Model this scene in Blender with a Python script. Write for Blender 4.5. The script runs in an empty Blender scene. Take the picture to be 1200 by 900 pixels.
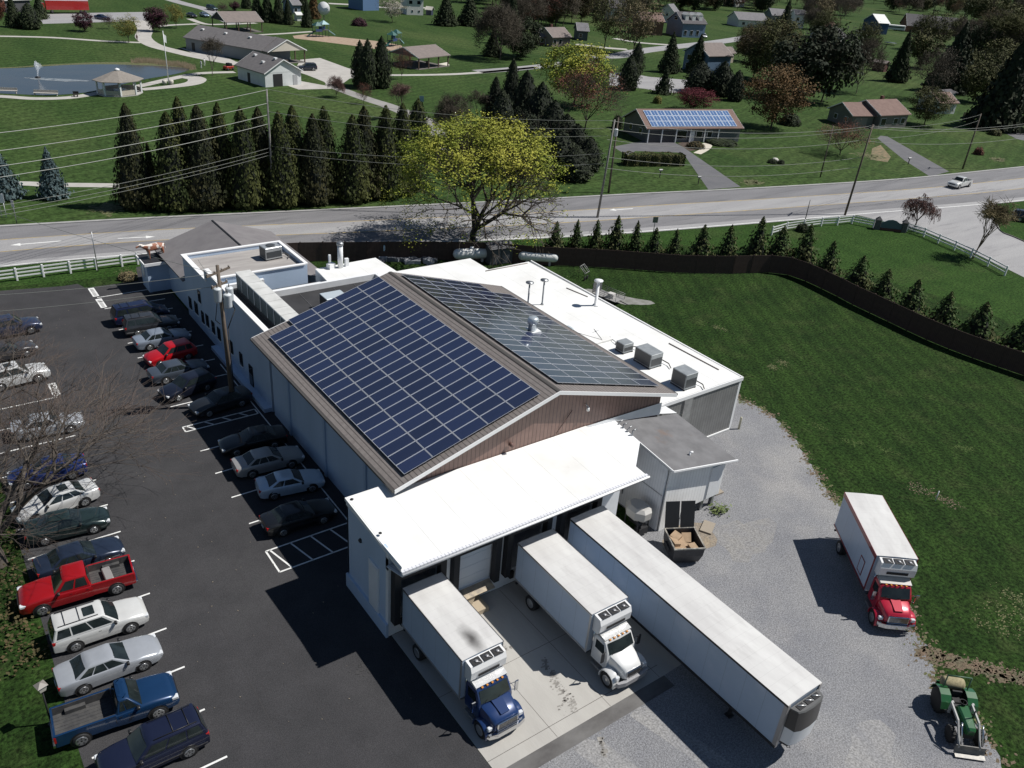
import bpy, bmesh, math, random
from math import sin, cos, pi, radians, sqrt, atan2, hypot
from mathutils import Vector, Matrix, Euler
R = random.Random(7)
scene = bpy.context.scene
COL = scene.collection

# ------------------------------------------------------------ survey of the place
# Camera station found by resecting the roof panels; world axes follow the big hall:
# +x across the hall (east), +y along its ridge (away), z up, metres.
CF, CYAW, CPIT, CROL = 982.323, 0.66642473, 0.50261401, 0.08695682
CPOS = Vector((-18.3372, -34.5033, 35.4027))
_f = Vector((sin(CYAW)*cos(CPIT), cos(CYAW)*cos(CPIT), -sin(CPIT)))
_r = Vector((cos(CYAW), -sin(CYAW), 0)); _u = _r.cross(_f)
_r2 = _r*cos(CROL)+_u*sin(CROL); _u2 = -_r*sin(CROL)+_u*cos(CROL)
def G(px, py, z=0.0):
    d = _f*CF + _r2*(px-600) - _u2*(py-450)
    t = (z-CPOS.z)/d.z
    return Vector((CPOS.x+d.x*t, CPOS.y+d.y*t, z))
def PPM(p):
    d = Vector(p)-CPOS
    return CF/d.dot(_f), sqrt(max(0.05, 1-(d.z/d.length)**2))

cam = bpy.data.cameras.new('camera'); co = bpy.data.objects.new('camera', cam); COL.objects.link(co)
cam.sensor_width = 36; cam.sensor_fit = 'HORIZONTAL'; cam.lens = CF/1200*36; cam.clip_end = 6000; cam.clip_start = 0.5
m4 = Matrix((_r2, _u2, -_f)).transposed().to_4x4(); m4.translation = CPOS; co.matrix_world = m4
scene.camera = co

# ------------------------------------------------------------ light
SUN_EL = radians(53.5); SUN_DIR = Vector((0.911, -0.411, 0)).normalized()
sv = Vector((SUN_DIR.x*cos(SUN_EL), SUN_DIR.y*cos(SUN_EL), sin(SUN_EL)))
sl = bpy.data.lights.new('sun', 'SUN'); sl.energy = 5.0; sl.angle = radians(0.5); sl.color = (1.0, 0.97, 0.92)
so = bpy.data.objects.new('sun', sl); COL.objects.link(so); so.rotation_euler = sv.to_track_quat('Z', 'Y').to_euler(); so.location = (0, 0, 80)
w = bpy.data.worlds.new('World'); scene.world = w; w.use_nodes = True
nt = w.node_tree; bg = nt.nodes['Background']; sk = nt.nodes.new('ShaderNodeTexSky')
sk.sky_type = 'NISHITA'; sk.sun_disc = False; sk.sun_elevation = SUN_EL; sk.sun_rotation = atan2(SUN_DIR.x, SUN_DIR.y)
sk.air_density = 1.0; sk.dust_density = 0.0; sk.ozone_density = 1.2
nt.links.new(sk.outputs[0], bg.inputs[0]); bg.inputs[1].default_value = 0.05
scene.view_settings.view_transform = 'Standard'; scene.view_settings.look = 'None'
scene.view_settings.exposure = 0.12; scene.view_settings.gamma = 1.0

# ------------------------------------------------------------ materials
_mats = {}
def M(name, c=(.5,.5,.5), rough=.6, metal=0, c2=None, scale=1.0, detail=4, bump=0, bscale=None, lo=.35, hi=.65, c3=None, s3=.1, lo3=.5, hi3=.7,
      emit=0, spec=.5, coat=0, stretch=(1,1,1), coords='Object'):
    if name in _mats: return _mats[name]
    m = bpy.data.materials.new(name); m.use_nodes = True; n = m.node_tree; b = n.nodes['Principled BSDF']
    b.inputs['Base Color'].default_value = (*c, 1); b.inputs['Roughness'].default_value = rough; b.inputs['Metallic'].default_value = metal
    b.inputs['Specular IOR Level'].default_value = spec; b.inputs['Coat Weight'].default_value = coat
    tc = n.nodes.new('ShaderNodeTexCoord'); mp = n.nodes.new('ShaderNodeMapping'); mp.inputs['Scale'].default_value = stretch
    n.links.new(tc.outputs[coords], mp.inputs[0])
    def noise(sc, det=4, ro=.6):
        t = n.nodes.new('ShaderNodeTexNoise'); t.inputs['Scale'].default_value = sc; t.inputs['Detail'].default_value = det
        t.inputs['Roughness'].default_value = ro; n.links.new(mp.outputs[0], t.inputs['Vector']); return t
    def ramp(src, a, bb):
        r = n.nodes.new('ShaderNodeMapRange'); r.inputs['From Min'].default_value = a; r.inputs['From Max'].default_value = bb
        n.links.new(src, r.inputs['Value']); return r.outputs[0]
    def mix(fac, A, B):
        x = n.nodes.new('ShaderNodeMix'); x.data_type = 'RGBA'; n.links.new(fac, x.inputs['Factor'])
        for i, v in ((6, A), (7, B)):
            if isinstance(v, tuple): x.inputs[i].default_value = (*v, 1)
            else: n.links.new(v, x.inputs[i])
        return x.outputs[2]
    cur = c
    if c2: cur = mix(ramp(noise(scale, detail).outputs['Fac'], lo, hi), c, c2)
    if c3: cur = mix(ramp(noise(s3, 5).outputs['Fac'], lo3, hi3), cur, c3)
    if not isinstance(cur, tuple): n.links.new(cur, b.inputs['Base Color'])
    if bump:
        bp = n.nodes.new('ShaderNodeBump'); bp.inputs['Strength'].default_value = bump; bp.inputs['Distance'].default_value = .1
        n.links.new(noise(bscale or scale*3, 5).outputs['Fac'], bp.inputs['Height']); n.links.new(bp.outputs[0], b.inputs['Normal'])
    _mats[name] = m; m['_'] = 1
    return m
def nodes_of(m): return m.node_tree.nodes, m.node_tree.links, m.node_tree.nodes['Principled BSDF']

def stripes(name, c, c2, axis=0, period=.3, duty=.12, rough=.5, soft=.02, noise_c=None, nscale=.6, metal=0):
    """metal siding / shingles: thin darker lines repeating along one object axis, with weathering noise"""
    if name in _mats: return _mats[name]
    m = M(name, c, rough, metal, c2=noise_c or tuple(x*.86 for x in c), scale=nscale)
    n, l, b = nodes_of(m)
    src = b.inputs['Base Color'].links[0].from_socket
    tc = n.new('ShaderNodeTexCoord'); sp = n.new('ShaderNodeSeparateXYZ'); l.new(tc.outputs['Object'], sp.inputs[0])
    d = n.new('ShaderNodeMath'); d.operation = 'DIVIDE'; d.inputs[1].default_value = period; l.new(sp.outputs[axis], d.inputs[0])
    fr = n.new('ShaderNodeMath'); fr.operation = 'FRACT'; l.new(d.outputs[0], fr.inputs[0])
    lt = n.new('ShaderNodeMath'); lt.operation = 'LESS_THAN'; lt.inputs[1].default_value = duty; l.new(fr.outputs[0], lt.inputs[0])
    mx = n.new('ShaderNodeMix'); mx.data_type = 'RGBA'; l.new(lt.outputs[0], mx.inputs['Factor']); l.new(src, mx.inputs[6]); mx.inputs[7].default_value = (*c2, 1)
    l.new(mx.outputs[2], b.inputs['Base Color'])
    return m

# ------------------------------------------------------------ mesh builder
class MB:
    def __init__(s): s.v = []; s.f = []; s.mi = []; s.sm = []
    def add(s, vs, fs, mi=0, sm=False):
        o = len(s.v); s.v += [tuple(v) for v in vs]
        for f in fs: s.f.append(tuple(o+i for i in f)); s.mi.append(mi); s.sm.append(sm)
        return s
    def box(s, x0, y0, z0, x1, y1, z1, mi=0):
        return s.add([(x0,y0,z0),(x1,y0,z0),(x1,y1,z0),(x0,y1,z0),(x0,y0,z1),(x1,y0,z1),(x1,y1,z1),(x0,y1,z1)],
              [(3,2,1,0),(4,5,6,7),(0,1,5,4),(1,2,6,5),(2,3,7,6),(3,0,4,7)], mi)
    def bbox(s, x0, y0, z0, x1, y1, z1, b=.03, mi=0):
        """box with chamfered vertical edges and top edges"""
        ring = lambda e, z: [(x0+e+b,y0+e,z),(x1-e-b,y0+e,z),(x1-e,y0+e+b,z),(x1-e,y1-e-b,z),(x1-e-b,y1-e,z),(x0+e+b,y1-e,z),(x0+e,y1-e-b,z),(x0+e,y0+e+b,z)]
        return s.loft([ring(0,z0), ring(0,z1-b), ring(b,z1)], mi)
    def obox(s, c, sx, sy, sz, rz=0, mi=0, z0=None):
        """box centred at c in x,y ; base at c.z"""
        ca, sa = cos(rz), sin(rz); vs = []
        for z in (0, sz):
            for a, b in ((-1,-1),(1,-1),(1,1),(-1,1)):
                x, y = a*sx/2, b*sy/2; vs.append((c[0]+x*ca-y*sa, c[1]+x*sa+y*ca, c[2]+z))
        return s.add(vs, [(3,2,1,0),(4,5,6,7),(0,1,5,4),(1,2,6,5),(2,3,7,6),(3,0,4,7)], mi)
    def prism(s, poly, z0, z1, mi=0, mtop=None):
        n = len(poly); a = sum(poly[i][0]*poly[(i+1)%n][1]-poly[(i+1)%n][0]*poly[i][1] for i in range(n))
        if a < 0: poly = poly[::-1]
        s.add([(p[0],p[1],z0) for p in poly]+[(p[0],p[1],z1) for p in poly], [tuple(range(n))[::-1]]+[(i,(i+1)%n,n+(i+1)%n,n+i) for i in range(n)], mi)
        s.add([(p[0],p[1],z1) for p in poly], [tuple(range(n))], mi if mtop is None else mtop)
        return s
    def loft(s, rings, mi=0, sm=False, cap=True, closed=True):
        n = len(rings[0]); vs = [p for r in rings for p in r]; fs = []
        for k in range(len(rings)-1):
            for i in range(n if closed else n-1):
                j = (i+1) % n; fs.append((k*n+i, k*n+j, (k+1)*n+j, (k+1)*n+i))
        if cap: fs += [tuple(range(n))[::-1], tuple((len(rings)-1)*n+i for i in range(n))]
        return s.add(vs, fs, mi, sm)
    def tube(s, p0, p1, r0, r1=None, n=8, mi=0, cap=True, sm=True):
        r1 = r0 if r1 is None else r1; p0 = Vector(p0); p1 = Vector(p1); d = (p1-p0)
        if d.length < 1e-6: return s
        d.normalize(); a = d.cross(Vector((0,0,1)) if abs(d.z) < .9 else Vector((1,0,0))).normalized(); b = d.cross(a)
        rr = [[p+(a*cos(2*pi*i/n)+b*sin(2*pi*i/n))*r for i in range(n)] for p, r in ((p0,r0),(p1,r1))]
        return s.loft([r[::-1] for r in rr], mi, sm, cap)
    def path(s, pts, r, n=6, mi=0):
        for a, b in zip(pts[:-1], pts[1:]): s.tube(a, b, r, r, n, mi)
        return s
    def lathe(s, prof, c=(0,0,0), n=16, mi=0, axis='z', sm=True):
        rings = []
        for r, h in prof:
            ring = []
            for i in range(n):
                a = 2*pi*i/n
                if axis == 'z': ring.append((c[0]+r*cos(a), c[1]+r*sin(a), c[2]+h))
                elif axis == 'x': ring.append((c[0]+h, c[1]+r*cos(a), c[2]+r*sin(a)))
                else: ring.append((c[0]+r*sin(a), c[1]+h, c[2]+r*cos(a)))
            rings.append(ring)
        return s.loft(rings, mi, sm)
    def quad(s, a, b, c, d, mi=0, sm=False): return s.add([a,b,c,d], [(0,1,2,3)], mi, sm)
    def plate(s, pts, t, mi=0):
        """thick plate: polygon pts extruded along its normal by t"""
        P = [Vector(p) for p in pts]; nr = (P[1]-P[0]).cross(P[2]-P[0]).normalized()*t; n = len(P)
        return s.add(P+[p+nr for p in P], [tuple(range(n))[::-1], tuple(range(n, 2*n))]+[(i,(i+1)%n,n+(i+1)%n,n+i) for i in range(n)], mi)
    def build(s, name, mats, parent=None, world=False, loc=None, smooth_angle=None, fix=False):
        if not isinstance(mats, (list, tuple)): mats = [mats]
        me = bpy.data.meshes.new(name); vs = s.v
        if world and parent is not None:
            iv = parent.matrix_basis.inverted(); vs = [tuple(iv @ Vector(v)) for v in vs]
        me.from_pydata(vs, [], s.f)
        for m in mats: me.materials.append(m)
        me.polygons.foreach_set('material_index', s.mi); me.polygons.foreach_set('use_smooth', s.sm)
        if fix:
            bm = bmesh.new(); bm.from_mesh(me); bmesh.ops.recalc_face_normals(bm, faces=bm.faces[:]); bm.to_mesh(me); bm.free()
        me.update()
        if smooth_angle is not None:
            me.polygons.foreach_set('use_smooth', [True]*len(me.polygons)); me.set_sharp_from_angle(angle=radians(smooth_angle))
        o = bpy.data.objects.new(name, me); COL.objects.link(o)
        if parent is not None: o.parent = parent
        if loc is not None: o.location = loc
        return o

def tag(o, label=None, cat=None, group=None, kind=None):
    if label: o['label'] = label
    if cat: o['category'] = cat
    if group: o['group'] = group
    if kind: o['kind'] = kind
    return o
def thing(name, label, cat, loc=(0,0,0), rz=0, group=None, scale=None):
    o = bpy.data.objects.new(name, None); COL.objects.link(o); o.location = loc; o.rotation_euler = (0,0,rz)
    if scale: o.scale = scale
    o.empty_display_size = .3
    o.matrix_basis = Matrix.LocRotScale(Vector(loc), Euler((0,0,rz)), Vector(scale or (1,1,1)))
    return tag(o, label, cat, group)
def copy_tree(o, parent=None):
    c = o.copy(); COL.objects.link(c)
    if parent is not None: c.parent = parent
    for ch in list(o.children): copy_tree(ch, c)
    return c
def sheet(name, pts, z, mat, label=None, cat='ground', kind='structure'):
    mb = MB(); mb.add([(p[0], p[1], z) for p in pts], [tuple(range(len(pts)))])
    o = mb.build(name, mat); me = o.data
    bm = bmesh.new(); bm.from_mesh(me); bmesh.ops.recalc_face_normals(bm, faces=bm.faces[:])
    for f in bm.faces:
        if f.normal.z < 0: f.normal_flip()
    bmesh.ops.triangulate(bm, faces=bm.faces[:], ngon_method='EAR_CLIP'); bm.to_mesh(me); bm.free()
    tag(o, label, cat if label else None, None, kind); return o
def scatter_patch(name, cx, cy, rx, ry, rot, z, mat, n=60, s=(.05,.28), seed=1):
    rr = random.Random(seed); mb = MB()
    for k in range(n):
        a, b = rr.gauss(0,.42)*rx, rr.gauss(0,.42)*ry; x, y = cx+a*cos(rot)-b*sin(rot), cy+a*sin(rot)+b*cos(rot)
        m = 7; r_ = rr.uniform(*s)*(1 if abs(a) < rx*.5 else .6); ph = rr.uniform(0,6)
        mb.add([(x+r_*(1+.5*sin(3*i+ph))*cos(2*pi*i/m), y+r_*.7*(1+.5*sin(2*i+ph))*sin(2*pi*i/m), z+.0004*(k%5)) for i in range(m)], [tuple(range(m))])
    return tag(mb.build(name, mat), kind='structure')
def smooth_line(pts, n=6):
    """Catmull-Rom through 2d/3d points"""
    P = [Vector(p) for p in pts]; out = []
    for i in range(len(P)-1):
        a = P[i-1] if i else P[0]*2-P[1]; b, c = P[i], P[i+1]; d = P[i+2] if i+2 < len(P) else P[-1]*2-P[-2]
        for k in range(n):
            t = k/n; out.append(.5*((2*b)+(c-a)*t+(2*a-5*b+4*c-d)*t*t+(3*b-a-3*c+d)*t**3))
    return out+[P[-1]]
def ribbon(name, pts, wid, z, mat, label=None, cat='path', kind='structure', n=6):
    P = smooth_line([(p[0],p[1],0) for p in pts], n); L = []; Rr = []
    for i, p in enumerate(P):
        t = (P[min(i+1,len(P)-1)]-P[max(i-1,0)]).normalized(); nn = Vector((-t.y,t.x,0))
        ww = wid if not isinstance(wid, (list,tuple)) else wid[0]+(wid[1]-wid[0])*i/(len(P)-1)
        L.append(p+nn*ww/2); Rr.append(p-nn*ww/2)
    mb = MB(); k = len(P); mb.add([(p.x,p.y,z) for p in L]+[(p.x,p.y,z) for p in Rr], [(k+i,k+i+1,i+1,i) for i in range(k-1)])
    o = mb.build(name, mat); return tag(o, label, cat if label else None, None, kind)
ORD = ['first','second','third','fourth','fifth','sixth','seventh','eighth','ninth','tenth','eleventh','twelfth','thirteenth','fourteenth','fifteenth','sixteenth','seventeenth','eighteenth','nineteenth','twentieth','twenty-first','twenty-second','twenty-third','twenty-fourth']

# palette
GRASS = M('grass_lawn', (.020,.048,.009), .95, c2=(.030,.064,.013), scale=.35, detail=6, c3=(.048,.062,.022), s3=.05, lo3=.52, hi3=.72, bump=.9, bscale=5, spec=.1)
ASPH = M('asphalt_lot', (.042,.0415,.044), .9, c2=(.052,.051,.054), scale=.5, detail=8, c3=(.064,.063,.065), s3=.14, lo3=.5, hi3=.8, bump=.35, bscale=30, spec=.12)
def mow(m, per=2.2, ang=.5, amt=.12):
    n, l, b = nodes_of(m); src = b.inputs['Base Color'].links[0].from_socket
    tc = n.new('ShaderNodeTexCoord'); mp = n.new('ShaderNodeMapping'); mp.inputs['Rotation'].default_value = (0,0,ang); l.new(tc.outputs['Object'], mp.inputs[0])
    wv = n.new('ShaderNodeTexWave'); wv.inputs['Scale'].default_value = .314/per*1.0; wv.inputs['Distortion'].default_value = 3.0; wv.inputs['Detail'].default_value = 3; wv.inputs['Detail Scale'].default_value = .6; l.new(mp.outputs[0], wv.inputs['Vector'])
    r = n.new('ShaderNodeMapRange'); r.inputs['To Min'].default_value = 1-amt; r.inputs['To Max'].default_value = 1+amt; l.new(wv.outputs['Fac'], r.inputs['Value'])
    mx = n.new('ShaderNodeMix'); mx.data_type = 'RGBA'; mx.blend_type = 'MULTIPLY'; mx.inputs['Factor'].default_value = 1
    l.new(src, mx.inputs[6]); l.new(r.outputs[0], mx.inputs[7]); l.new(mx.outputs[2], b.inputs['Base Color']); return m
def bands(m, axis=0, period=1.2, duty=.02, fac=.75):
    n, l, b = nodes_of(m); bc = b.inputs['Base Color']; src = bc.links[0].from_socket
    tc = n.new('ShaderNodeTexCoord'); sp = n.new('ShaderNodeSeparateXYZ'); l.new(tc.outputs['Object'], sp.inputs[0])
    d = n.new('ShaderNodeMath'); d.operation = 'DIVIDE'; d.inputs[1].default_value = period; l.new(sp.outputs[axis], d.inputs[0])
    f = n.new('ShaderNodeMath'); f.operation = 'FRACT'; l.new(d.outputs[0], f.inputs[0])
    t = n.new('ShaderNodeMath'); t.operation = 'LESS_THAN'; t.inputs[1].default_value = duty; l.new(f.outputs[0], t.inputs[0])
    mx = n.new('ShaderNodeMix'); mx.data_type = 'RGBA'; mx.blend_type = 'MULTIPLY'; l.new(t.outputs[0], mx.inputs['Factor']); l.new(src, mx.inputs[6]); mx.inputs[7].default_value = (fac,fac,fac,1)
    l.new(mx.outputs[2], bc); return m
def speckle(m, amount=.35, scale=25., dark=.5):
    """fine grain multiplied into the surface colour (aggregate, gravel, blades)"""
    n, l, b = nodes_of(m); src = b.inputs['Base Color'].links[0].from_socket
    tc = n.new('ShaderNodeTexCoord'); t = n.new('ShaderNodeTexNoise'); t.inputs['Scale'].default_value = scale; t.inputs['Detail'].default_value = 3; t.inputs['Roughness'].default_value = .7
    l.new(tc.outputs['Object'], t.inputs['Vector'])
    r = n.new('ShaderNodeMapRange'); r.inputs['From Min'].default_value = .35; r.inputs['From Max'].default_value = .65
    r.inputs['To Min'].default_value = 1-amount*dark*2; r.inputs['To Max'].default_value = 1+amount; l.new(t.outputs['Fac'], r.inputs['Value'])
    mx = n.new('ShaderNodeMix'); mx.data_type = 'RGBA'; mx.blend_type = 'MULTIPLY'; mx.inputs['Factor'].default_value = 1
    l.new(src, mx.inputs[6]); l.new(r.outputs[0], mx.inputs[7]); l.new(mx.outputs[2], b.inputs['Base Color'])
    return m
speckle(GRASS, .55, 3.5); speckle(ASPH, .25, 18)
WHITE = M('white_paint', (.76,.77,.78), .5, c2=(.68,.69,.70), scale=.8)
WROOF = M('white_membrane_roof', (.73,.73,.715), .7, c2=(.60,.59,.565), scale=.35, detail=8, lo=.45, hi=.85, c3=(.60,.58,.54), s3=1.2, lo3=.66, hi3=.85)
bands(WROOF, 0, 2.35, .012, .72)
DROOF = M('black_membrane_roof', (.018,.018,.020), .85, c2=(.034,.034,.037), scale=.5, detail=6)
SHNG = M('grey_shingle', (.12,.112,.115), .9, c2=(.155,.145,.145), scale=1.5, detail=8, bump=.2, bscale=14)
DGLASS = M('dark_glass', (.012,.015,.018), .06, spec=.5)
BLACK = M('black_rubber', (.012,.012,.013), .75)
DARKM = M('dark_metal', (.03,.03,.033), .5, .3)
STEEL = M('galvanised_steel', (.42,.43,.44), .38, .75, c2=(.30,.31,.32), scale=3)
CHROME = M('chrome', (.65,.66,.68), .12, 1.0)
RIM = M('alloy_rim', (.45,.46,.47), .3, .8)
WOOD = M('pole_wood', (.14,.11,.085), .85, c2=(.09,.07,.055), scale=4, stretch=(3,3,.4))
PAINTW = M('line_paint', (.72,.72,.70), .7, c2=(.50,.49,.48), scale=2.2, detail=8, lo=.5, hi=.75)
REDL = M('red_lens', (.35,.012,.012), .15); CLEAR = M('clear_lens', (.62,.64,.66), .1, spec=.8)
CONC = M('concrete', (.40,.385,.36), .85, c2=(.47,.455,.43), scale=.3, detail=7, c3=(.30,.285,.265), s3=.16, lo3=.5, hi3=.8, bump=.1, bscale=10)
GRAVEL = speckle(M('gravel', (.19,.192,.205), .95, c2=(.235,.235,.24), scale=.25, detail=6, c3=(.31,.30,.29), s3=.09, lo3=.52, hi3=.75, bump=.6, bscale=14, spec=.2), .38, 13)
BARK = M('bark', (.05,.038,.03), .9, c2=(.08,.065,.05), scale=5)
# ------------------------------------------------------------ ground, lot, roads
def PG(pts, z=0): return [G(p[0], p[1], z) for p in pts]
def blob(cx, cy, rx, ry, rot=0, n=22, j=.22, seed=1):
    rr = random.Random(seed); ph = [rr.uniform(0,6.28) for _ in range(4)]; out = []
    for i in range(n):
        a = 2*pi*i/n; k = 1+j*(sin(2*a+ph[0])+.7*sin(3*a+ph[1])+.5*sin(5*a+ph[2])+.3*sin(9*a+ph[3]))*.6
        x, y = rx*k*cos(a), ry*k*sin(a); out.append((cx+x*cos(rot)-y*sin(rot), cy+x*sin(rot)+y*cos(rot)))
    return out
def wobble(pts, amp=.25, n=8, seed=3):
    rr = random.Random(seed); P = smooth_line([(p[0],p[1],0) for p in pts], n)
    return [Vector((p.x+rr.uniform(-amp,amp), p.y+rr.uniform(-amp,amp), 0)) for p in P]

# one sheet of turf out to the horizon, finer material breakup near the site
gm = MB(); gm.quad((-2500,-1500,0),(3500,-1500,0),(3500,4500,0),(-2500,4500,0)); tag(gm.build('ground', GRASS), kind='structure')
GR_PARK = speckle(M('grass_park', (.027,.053,.014), .95, c2=(.042,.072,.020), scale=.10, detail=6, c3=(.060,.084,.028), s3=.035, lo3=.5, hi3=.7, bump=.6, bscale=2, spec=.1, stretch=(1,.35,1)), .45, 1.3)
GR_NEAR = speckle(M('grass_field', (.012,.028,.006), .95, c2=(.021,.044,.009), scale=.28, detail=7, c3=(.040,.056,.018), s3=.35, lo3=.52, hi3=.85, bump=1.2, bscale=4, spec=.1), .7, 4.0)
sheet('grass', [(-400,74),(-10,74),(22,70),(60,52),(100,37),(165,40),(400,60),(1500,100),(1500,900),(-400,900)], .003, GR_PARK)
sheet('grass', [(-60,54),(-12,56),(16,52),(36,47),(60,38),(74,30),(80,10),(85,-60),(-60,-80)], .004, GR_NEAR)
mow(GR_PARK, 2.6, 1.2, .10); mow(GR_NEAR, 1.6, .55, .13)
DIRT = speckle(M('bare_dirt', (.15,.10,.068), .95, c2=(.09,.085,.05), scale=1.5, detail=7, bump=.5, bscale=8), .4, 6)
STRAW = speckle(M('dead_straw', (.13,.125,.055), .95, c2=(.055,.07,.022), scale=2, detail=7), .4, 5)

# parking lot and yard
sheet('parking_lot', [(-17.3,-45),(-17.4,-3),(-17.2,12),(-16.9,30),(-16.6,54.5),(-12.3,55.2),(-7,54.0),(-5.6,54.0),(-5.2,52.6),(-.2,52.4),(.6,56.2),(4,56.6),(4,51.5),(1.9,51.4),(1.9,-4.4),(-1.62,-4.4),(-1.62,-45)], .010, ASPH)
gp = wobble(PG([(855,455),(866,468),(882,474),(900,485),(920,502),(937,524),(950,545),(960,560),(972,580),(985,592)]), .16) + \
     wobble([(31.6,-11.5),(29.6,-14.2),(27.6,-17.4),(25.3,-20.2)]+[tuple(p)[:2] for p in PG([(1088,766),(1100,797),(1110,815),(1150,850),(1175,900)])]+[(15,-34),(8,-60)], .18, seed=5)
sheet('gravel_yard', [(p.x,p.y) for p in gp]+[(-1.7,-60),(-1.7,-15.2),(9,-15.2),(9,-4.4),(18,-4.4),(18,1.2),(33,1.2),(34.5,7)], .012, GRAVEL)
for k in range(46):
    q = gp[min(len(gp)-1, k*len(gp)//46)]; scatter_patch('dirt_verge', q.x, q.y, .9 if k < 26 else 1.3, .6 if k < 26 else .8, .5, .0165, DIRT if k%3 else STRAW, 26, (.04,.16), seed=300+k)
TRKP = (wobble(PG([(1085,766),(1110,770),(1140,778),(1170,785),(1210,800),(1210,793),(1170,778),(1140,771),(1110,764)]), .12, 4))
for k in range(8): q = TRKP[0].lerp(TRKP[len(TRKP)//2], k/8); scatter_patch('dirt_track', q.x, q.y, 1.2, .5, -.15, .0165, DIRT, 60, (.04,.2), seed=400+k)
PAD = (-1.6,-14.62,9.6,-4.32)
CPAD = M('pad_concrete', (.36,.345,.32), .85, c2=(.43,.415,.385), scale=.45, detail=8, c3=(.27,.25,.225), s3=.22, lo3=.52, hi3=.85, bump=.1, bscale=12, stretch=(1,.3,1))
sheet('concrete_pad', [(-1.6,-14.62),(9.8,-14.62),(14.9,-14.4),(14.9,-4.32),(-1.6,-4.32)], .018, CPAD)
sheet('asphalt_strip', [(-1.6,-15.45),(9.6,-15.45),(9.6,-14.62),(-1.6,-14.62)], .020, M('asphalt_strip', (.085,.08,.078), .9, c2=(.15,.145,.14), scale=.8, detail=8, stretch=(.6,1,1)))
JOINT = M('joint_dark', (.12,.11,.10), .9)
mb = MB()
for x in (2.15, 5.7, 9.3): mb.box(x-.012,-14.6,.0,x+.012,-4.5,.0215)
mb.box(-1.6,-9.4,.0,9.8,-9.376,.0215); mb.box(-1.6,-13.9,0,9.8,-13.87,.0215)
tag(mb.build('concrete_pad', JOINT), kind='structure')
OIL = M('oil_stain', (.10,.09,.082), .7, c2=(.30,.285,.26), scale=3.2, detail=8, lo=.3, hi=.62)
for i, (px, py, a, b) in enumerate(((652,802,.45,.22),(661,818,.8,.35),(648,790,.25,.15),(672,826,.5,.2),(640,780,.5,.12),(704,868,.25,.1),(708,882,.2,.12),(425,785,.5,.5),(590,760,.15,.5))):
    p = G(px,py); scatter_patch('oil_stain',p.x,p.y,a*1.5,b*1.3,1.0,.022+.0005*i, OIL if i != 7 else M('oil_stain_lot',(.03,.03,.03),.6,c2=(.05,.047,.048),scale=2), n=34, s=(.02,.12), seed=i+5)
# lighter tyre-worn tracks in the gravel turning area
TRK = speckle(M('worn_gravel', (.255,.25,.245), .95, c2=(.20,.20,.208), scale=.5, detail=8, lo=.4, hi=.7, stretch=(1.5,.4,1)), .35, 9)
sheet('gravel_yard', wobble([(2.4,-15.6),(3.6,-15.6),(4.6,-19),(5.6,-24),(4.2,-24),(3.2,-19)], .1, 4), .0145, TRK)
sheet('gravel_yard', wobble([(6.2,-15.6),(7.2,-15.6),(8.2,-19),(9,-24),(7.8,-24),(6.9,-19)], .1, 4), .0145, TRK)
sheet('gravel_yard', blob(14.8,-24.3,2.4,1.5,.3,seed=31,j=.35), .0145, TRK)
sheet('gravel_yard', blob(23.0,-9.0,2.6,1.7,.6,seed=33,j=.4), .0145, speckle(M('dusty_gravel', (.225,.218,.208), .95, c2=(.20,.198,.202), scale=.7, detail=8), .35, 8))
sheet('gravel_yard', blob(43.0,26.8,3.4,1.6,-.8,seed=41,j=.35), .012, M('pale_gravel', (.24,.235,.225), .95, c2=(.16,.16,.14), scale=1.4, detail=8))
sheet('dirt_patch', blob(19.8,-7.0,2.2,1.2,.2,seed=42,j=.3), .0155, speckle(M('sandy_dirt', (.26,.21,.15), .95, c2=(.18,.16,.14), scale=1.3, detail=8), .3, 8))
ps = 50
for i, (px, py, a, b, mt) in enumerate(((1080,574,.8,.35,DIRT),(1112,588,.7,.3,DIRT),(1180,720,.9,.6,STRAW),(1190,700,.7,.3,STRAW),(917,425,.5,.3,STRAW),(905,430,.4,.2,STRAW),(1040,527,.9,.25,GR_PARK),
        (1000,518,.8,.3,GR_PARK),(960,500,.8,.3,GR_PARK),(1170,735,1.2,.4,STRAW),(975,590,.7,.3,STRAW),(845,385,.8,.3,STRAW),(1130,525,.7,.3,GR_PARK),(660,330,2.2,.8,STRAW),(560,320,2,.6,STRAW),(150,318,.9,.7,STRAW))):
    p = G(px,py); scatter_patch('worn_grass_patch',p.x,p.y,a*2.2,b*2.6,R.uniform(-1.4,-.4),.0085,mt,110,(.02,.09),seed=ps+i)

# stall lines
pm = MB(); Z = .0145
def ln(x0,y0,x1,y1,wd=.11): 
    d = Vector((x1-x0,y1-y0,0)); n_ = Vector((-d.y,d.x,0)).normalized()*wd/2
    pm.quad((x0-n_.x,y0-n_.y,Z),(x1-n_.x,y1-n_.y,Z),(x1+n_.x,y1+n_.y,Z),(x0+n_.x,y0+n_.y,Z))
for y in (8.98,12.22,15.43,18.65,25.83,29.0,32.1,35.2,38.4,41.5,44.2,46.72,49.7): ln(-4.75,y,.85,y)
for y0, y1, n_ in ((3.68,5.88,4),(21.7,22.45,4)):
    ln(-4.85,y0,.75,y0); ln(-4.85,y1,.75,y1); ln(-4.85,y0,-4.85,y1); ln(.75,y0,.75,y1)
    for k in range(n_): x = -4.6+k*1.35; ln(x,y1,x+.55,y0)
ln(.85,5.9,.95,31,.09)
for k in range(14): y = -10.2+3.19*k+(.08 if k > 5 else 0); ln(-17.0,y,-11.8,y)
ln(-17.0,40.6,-11.8,40.6); ln(-17,46.9,-11.9,46.9)
tag(pm.build('stall_lines', PAINTW), kind='structure')
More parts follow.
